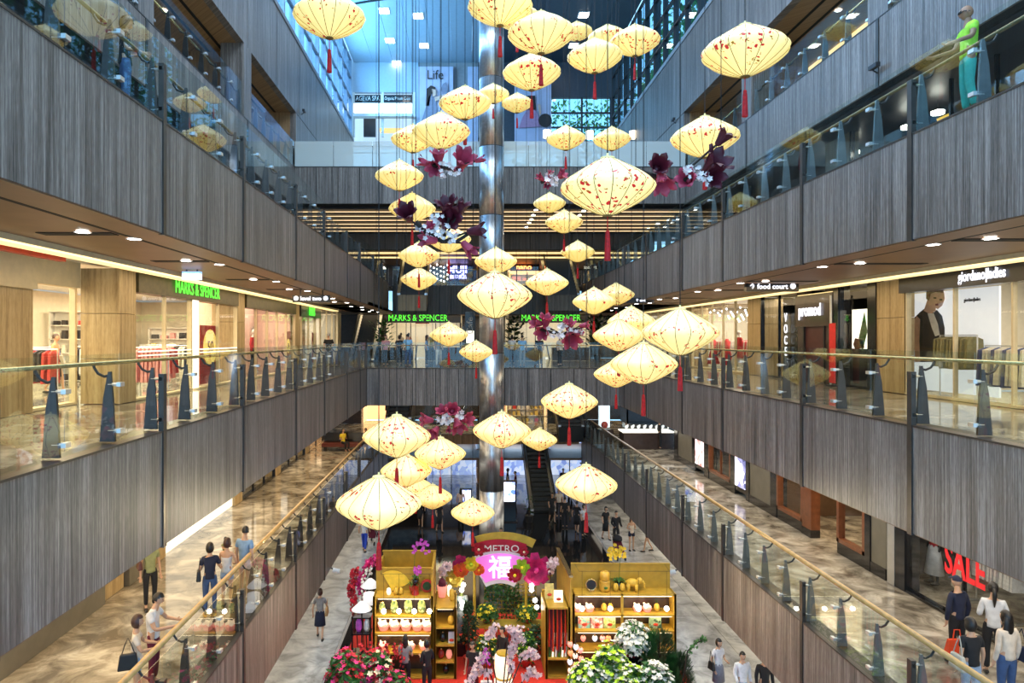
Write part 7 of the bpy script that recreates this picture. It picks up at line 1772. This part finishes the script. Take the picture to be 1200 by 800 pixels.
# ================= screens, kiosk, plants, lamps =================
SCR = noise_poster('screen_picture', (.1,.2,.9), (.6,.7,1), (.95,.9,1), 5, 1.6)
for i, (px, fy, lab, w_, h_) in enumerate(((597,612,'lit blue and white screen on a tall black stand right of the shaft',.75,2.4),(546,606,'lit picture screen on a black stand left of the shaft',.7,1.7))):
    c = P0(px, fy); t = thing('display_screen', lab, 'screen', tuple(c), 'standing screens'); x, y = c.x, c.y
    obj('housing', MB().box(x-w_/2, x+w_/2, y, y+.2, 0, h_), M_BLK, t); obj('screen', MB().box(x-w_/2+.06, x+w_/2-.06, y-.02, y, h_*.5, h_-.08), SCR, t); obj('base', MB().box(x-w_/2-.1, x+w_/2+.1, y-.1, y+.4, 0, .06), M_DARK, t)
# jewellery counter on the right first gallery, far
a = at(753, 524, 40.5); b = at(726, 510, 40.5)
t = thing('display_counter', 'dark counter with glittering white glassware at the far right first gallery', 'counter', (10.8, 40.4, F1))
lb('base', t, 9.3, 12.2, 40.0, 41.2, F1, F1+.95, M_DKWOOD); lb('counter_top', t, 9.25, 12.25, 39.95, 41.25, F1+.95, F1+1.02, M_LITW); obj('glass_case', MB().box(9.4, 12.1, 40.1, 41.1, F1+1.02, F1+1.5), M_SHOPG, t)
CRY = emit('crystal', (.85,.95,1), .35)
for i in range(22):
    x = 9.5+.12*i; t = thing('crystal_piece', 'glittering glass piece on the far right counter, %s from the left' % (ordn(i) if i < 20 else ['twenty-first','twenty-second'][i-20]), 'glassware', (x, 40.4+.25*(i % 3), F1+1.021), 'glassware on the counter'); obj('stem', MB().lathe([(.04,0),(.01,.02),(.01,.1),(.05,.2),(.045,.3)], 8, (x, 40.4+.25*(i % 3), F1+1.021)), CRY, t)
t = thing('display_tower', 'tall lit glass showcase with a red ornament at the end of the right first gallery', 'showcase', (8.6, 42, F1)); lb('base', t, 8.2, 9.1, 41.8, 42.6, F1, F1+.9, M_DKWOOD); obj('glass_case', MB().box(8.25, 9.05, 41.85, 42.55, F1+.9, F1+2.9), M_SHOPG, t); lb('lit_back', t, 8.3, 9.0, 42.45, 42.5, F1+.95, F1+2.85, emit('case_light', (.7,.9,1), 1.0)); lb('cap', t, 8.2, 9.1, 41.8, 42.6, F1+2.9, F1+2.98, M_BLK); obj('ornament', MB().ball((8.6,42.1,F1+1.15), .22, 10, 6), MC['red_paint'], t)
# dark low wall around the void end at the right
struct('wall_right', MB().box(7.7, 9.4, 44.6, 44.8, F1, F1+1.15), M_DKWOOD)
t = thing('info_monitor', 'small violet lit monitor above the far right counter', 'screen', (10.6, 41.0, 6.6)); lb('screen', t, 10.3, 10.95, 40.98, 41.02, 6.55, 6.8, emit('violet_screen', (.5,.5,1), 1.6)); obj('hanger', MB().tube([(10.6,41.0,6.8),(10.6,41.0,7.24)], .02, 6), M_DARK, t)
# plants
def plant(label, c, h_, r_, n=160, size=.14, pot=True, seed=1, m_=M_LEAF):
    t = thing('potted_plant', label, 'plant', tuple(c), 'potted plants'); rnd = random.Random(seed); mb = MB()
    for _ in range(n):
        a = rnd.random()*2*PI; u = rnd.random(); q = Vector(c)+Vector((math.cos(a)*r_*u, math.sin(a)*r_*u, h_*(.35+.65*rnd.random()))); d = Vector((math.cos(a), math.sin(a), rnd.uniform(-.2,1))).normalized()*size; s_ = Vector((-d.y, d.x, 0)).normalized()*size*.3
        mb.quad(q, q+d*.5+s_, q+d, q+d*.5-s_)
    tag(obj('leaves', mb, m_, t), kind='stuff'); obj('trunk', MB().tube([tuple(c), (c[0], c[1], c[2]+h_*.8)], .03, 5), M_TWIG, t)
    if pot: obj('pot', MB().lathe([(.18,0),(.25,.4),(.23,.4)], 14, tuple(c)), M_DARK, t)
    return t
plant('leafy green plant beside the black escalator at the far left of the second gallery', (fx(448,44), 44, F2), 2.6, .8, 220, .3, seed=1)
plant('drooping dark palm left of the right-hand far lettered shop', (fx(603,46), 46, F2), 2.9, .7, 220, .4, seed=2, m_=M_LEAFD)
plant('drooping dark palm right of the right-hand far lettered shop', (fx(700,46), 46, F2), 2.9, 1.2, 320, .4, seed=3, m_=M_LEAFD)
plant('purple-topped plant in a tall vase at the escalator foot', tuple(P0(620, 612)), 1.5, .3, 60, .14, seed=4)
# curved directory and rack things on the far right second gallery
M_BAN = mat('orange_pole', (.7,.3,.08), .5)
for i, (px, y0, y1, Y) in enumerate(((559, 275, 330, 47), )):
    a = at(px, y0, Y); b = at(px, y1, Y); t = thing('pole_banner', 'slim orange lit upright strip beside the shaft on the far third gallery', 'sign', (a.x, Y, F3)); obj('strip', MB().box(a.x-.06, a.x+.06, Y, Y+.06, F3+.02, 17.2), M_BAN, t)
t = thing('upright_sign', 'black upright sign with white script lettering left of the shaft on the far second gallery', 'sign', (fx(551,44), 44, F2)); x = fx(551,44); lb('board', t, x-.33, x+.33, 44, 44.1, F2, 12.3, M_BLK); lettering('Cafe', .6, (x, 43.97, 11.4), (PI/2, -PI/2, 0), M_WHITE, t); lb('lit_panel', t, x-.25, x+.25, 43.97, 44, F2+1.2, F2+2.0, M_LITW)
# red hanging decorations in the right-hand bright shop, red lit kiosk fittings on the ground
for i, (x, y) in enumerate(((12.9, 33.6), (13.1, 32.9), (12.8, 35.2))):
    t = thing('red_decoration', 'red and white hanging dress in the bright right-hand shop, %s one' % ordn(i), 'dress', (x, y, F2+1.1), 'hanging dresses'); obj('dress', MB().lathe([(.04,1.3),(.16,1.15),(.13,.8),(.32,.0),(.28,0)], 12, (x,y,F2+1.1-.9)), [REDC, WHT, REDC][i], t, True); obj('hanger', MB().tube([(x,y,F2+1.45),(x,y,12.4)], .01, 4), M_STEEL, t)
# lamps seen in the third-gallery windows
for i, (px, py) in enumerate(((1099,107),(1001,157),(975,172),(1063,73))):
    X = 13.2; Y = X*800/(px-545); c = at(px, py, Y); 
    if c.z > 17.2: c.z = 16.9
    t = thing('pendant_lamp', 'round white pendant in the right third-gallery window, %s one' % ordn(i), 'lamp', (c.x,Y,c.z), 'window pendants'); obj('lamp_shade', MB().lathe([(.16,-.05),(.17,.03),(.05,.07)], 16, (c.x,Y,c.z)), M_LAMP, t, True); obj('cord', MB().tube([(c.x,Y,c.z+.07),(c.x,Y,17.3)], .01, 4), M_WIRE, t)
t = thing('wing_chair', 'small yellow wing-backed figure in the right third-gallery window', 'decoration', (13.0, 18.2, F3)); obj('shade', MB().hexa([(12.8,18,16.1),(13.1,18,16.0),(13.1,18.3,16.0),(12.8,18.3,16.1),(12.7,17.9,16.5),(13.15,17.9,16.4),(13.15,18.4,16.4),(12.7,18.4,16.5)]), emit('yellow_glow', (1,.6,.1), .8, (.8,.5,.1)), t); obj('pole', MB().tube([(12.95,18.15,F3),(12.95,18.15,16.1)], .03, 6), M_DARK, t)
flush_people()
flush_text()
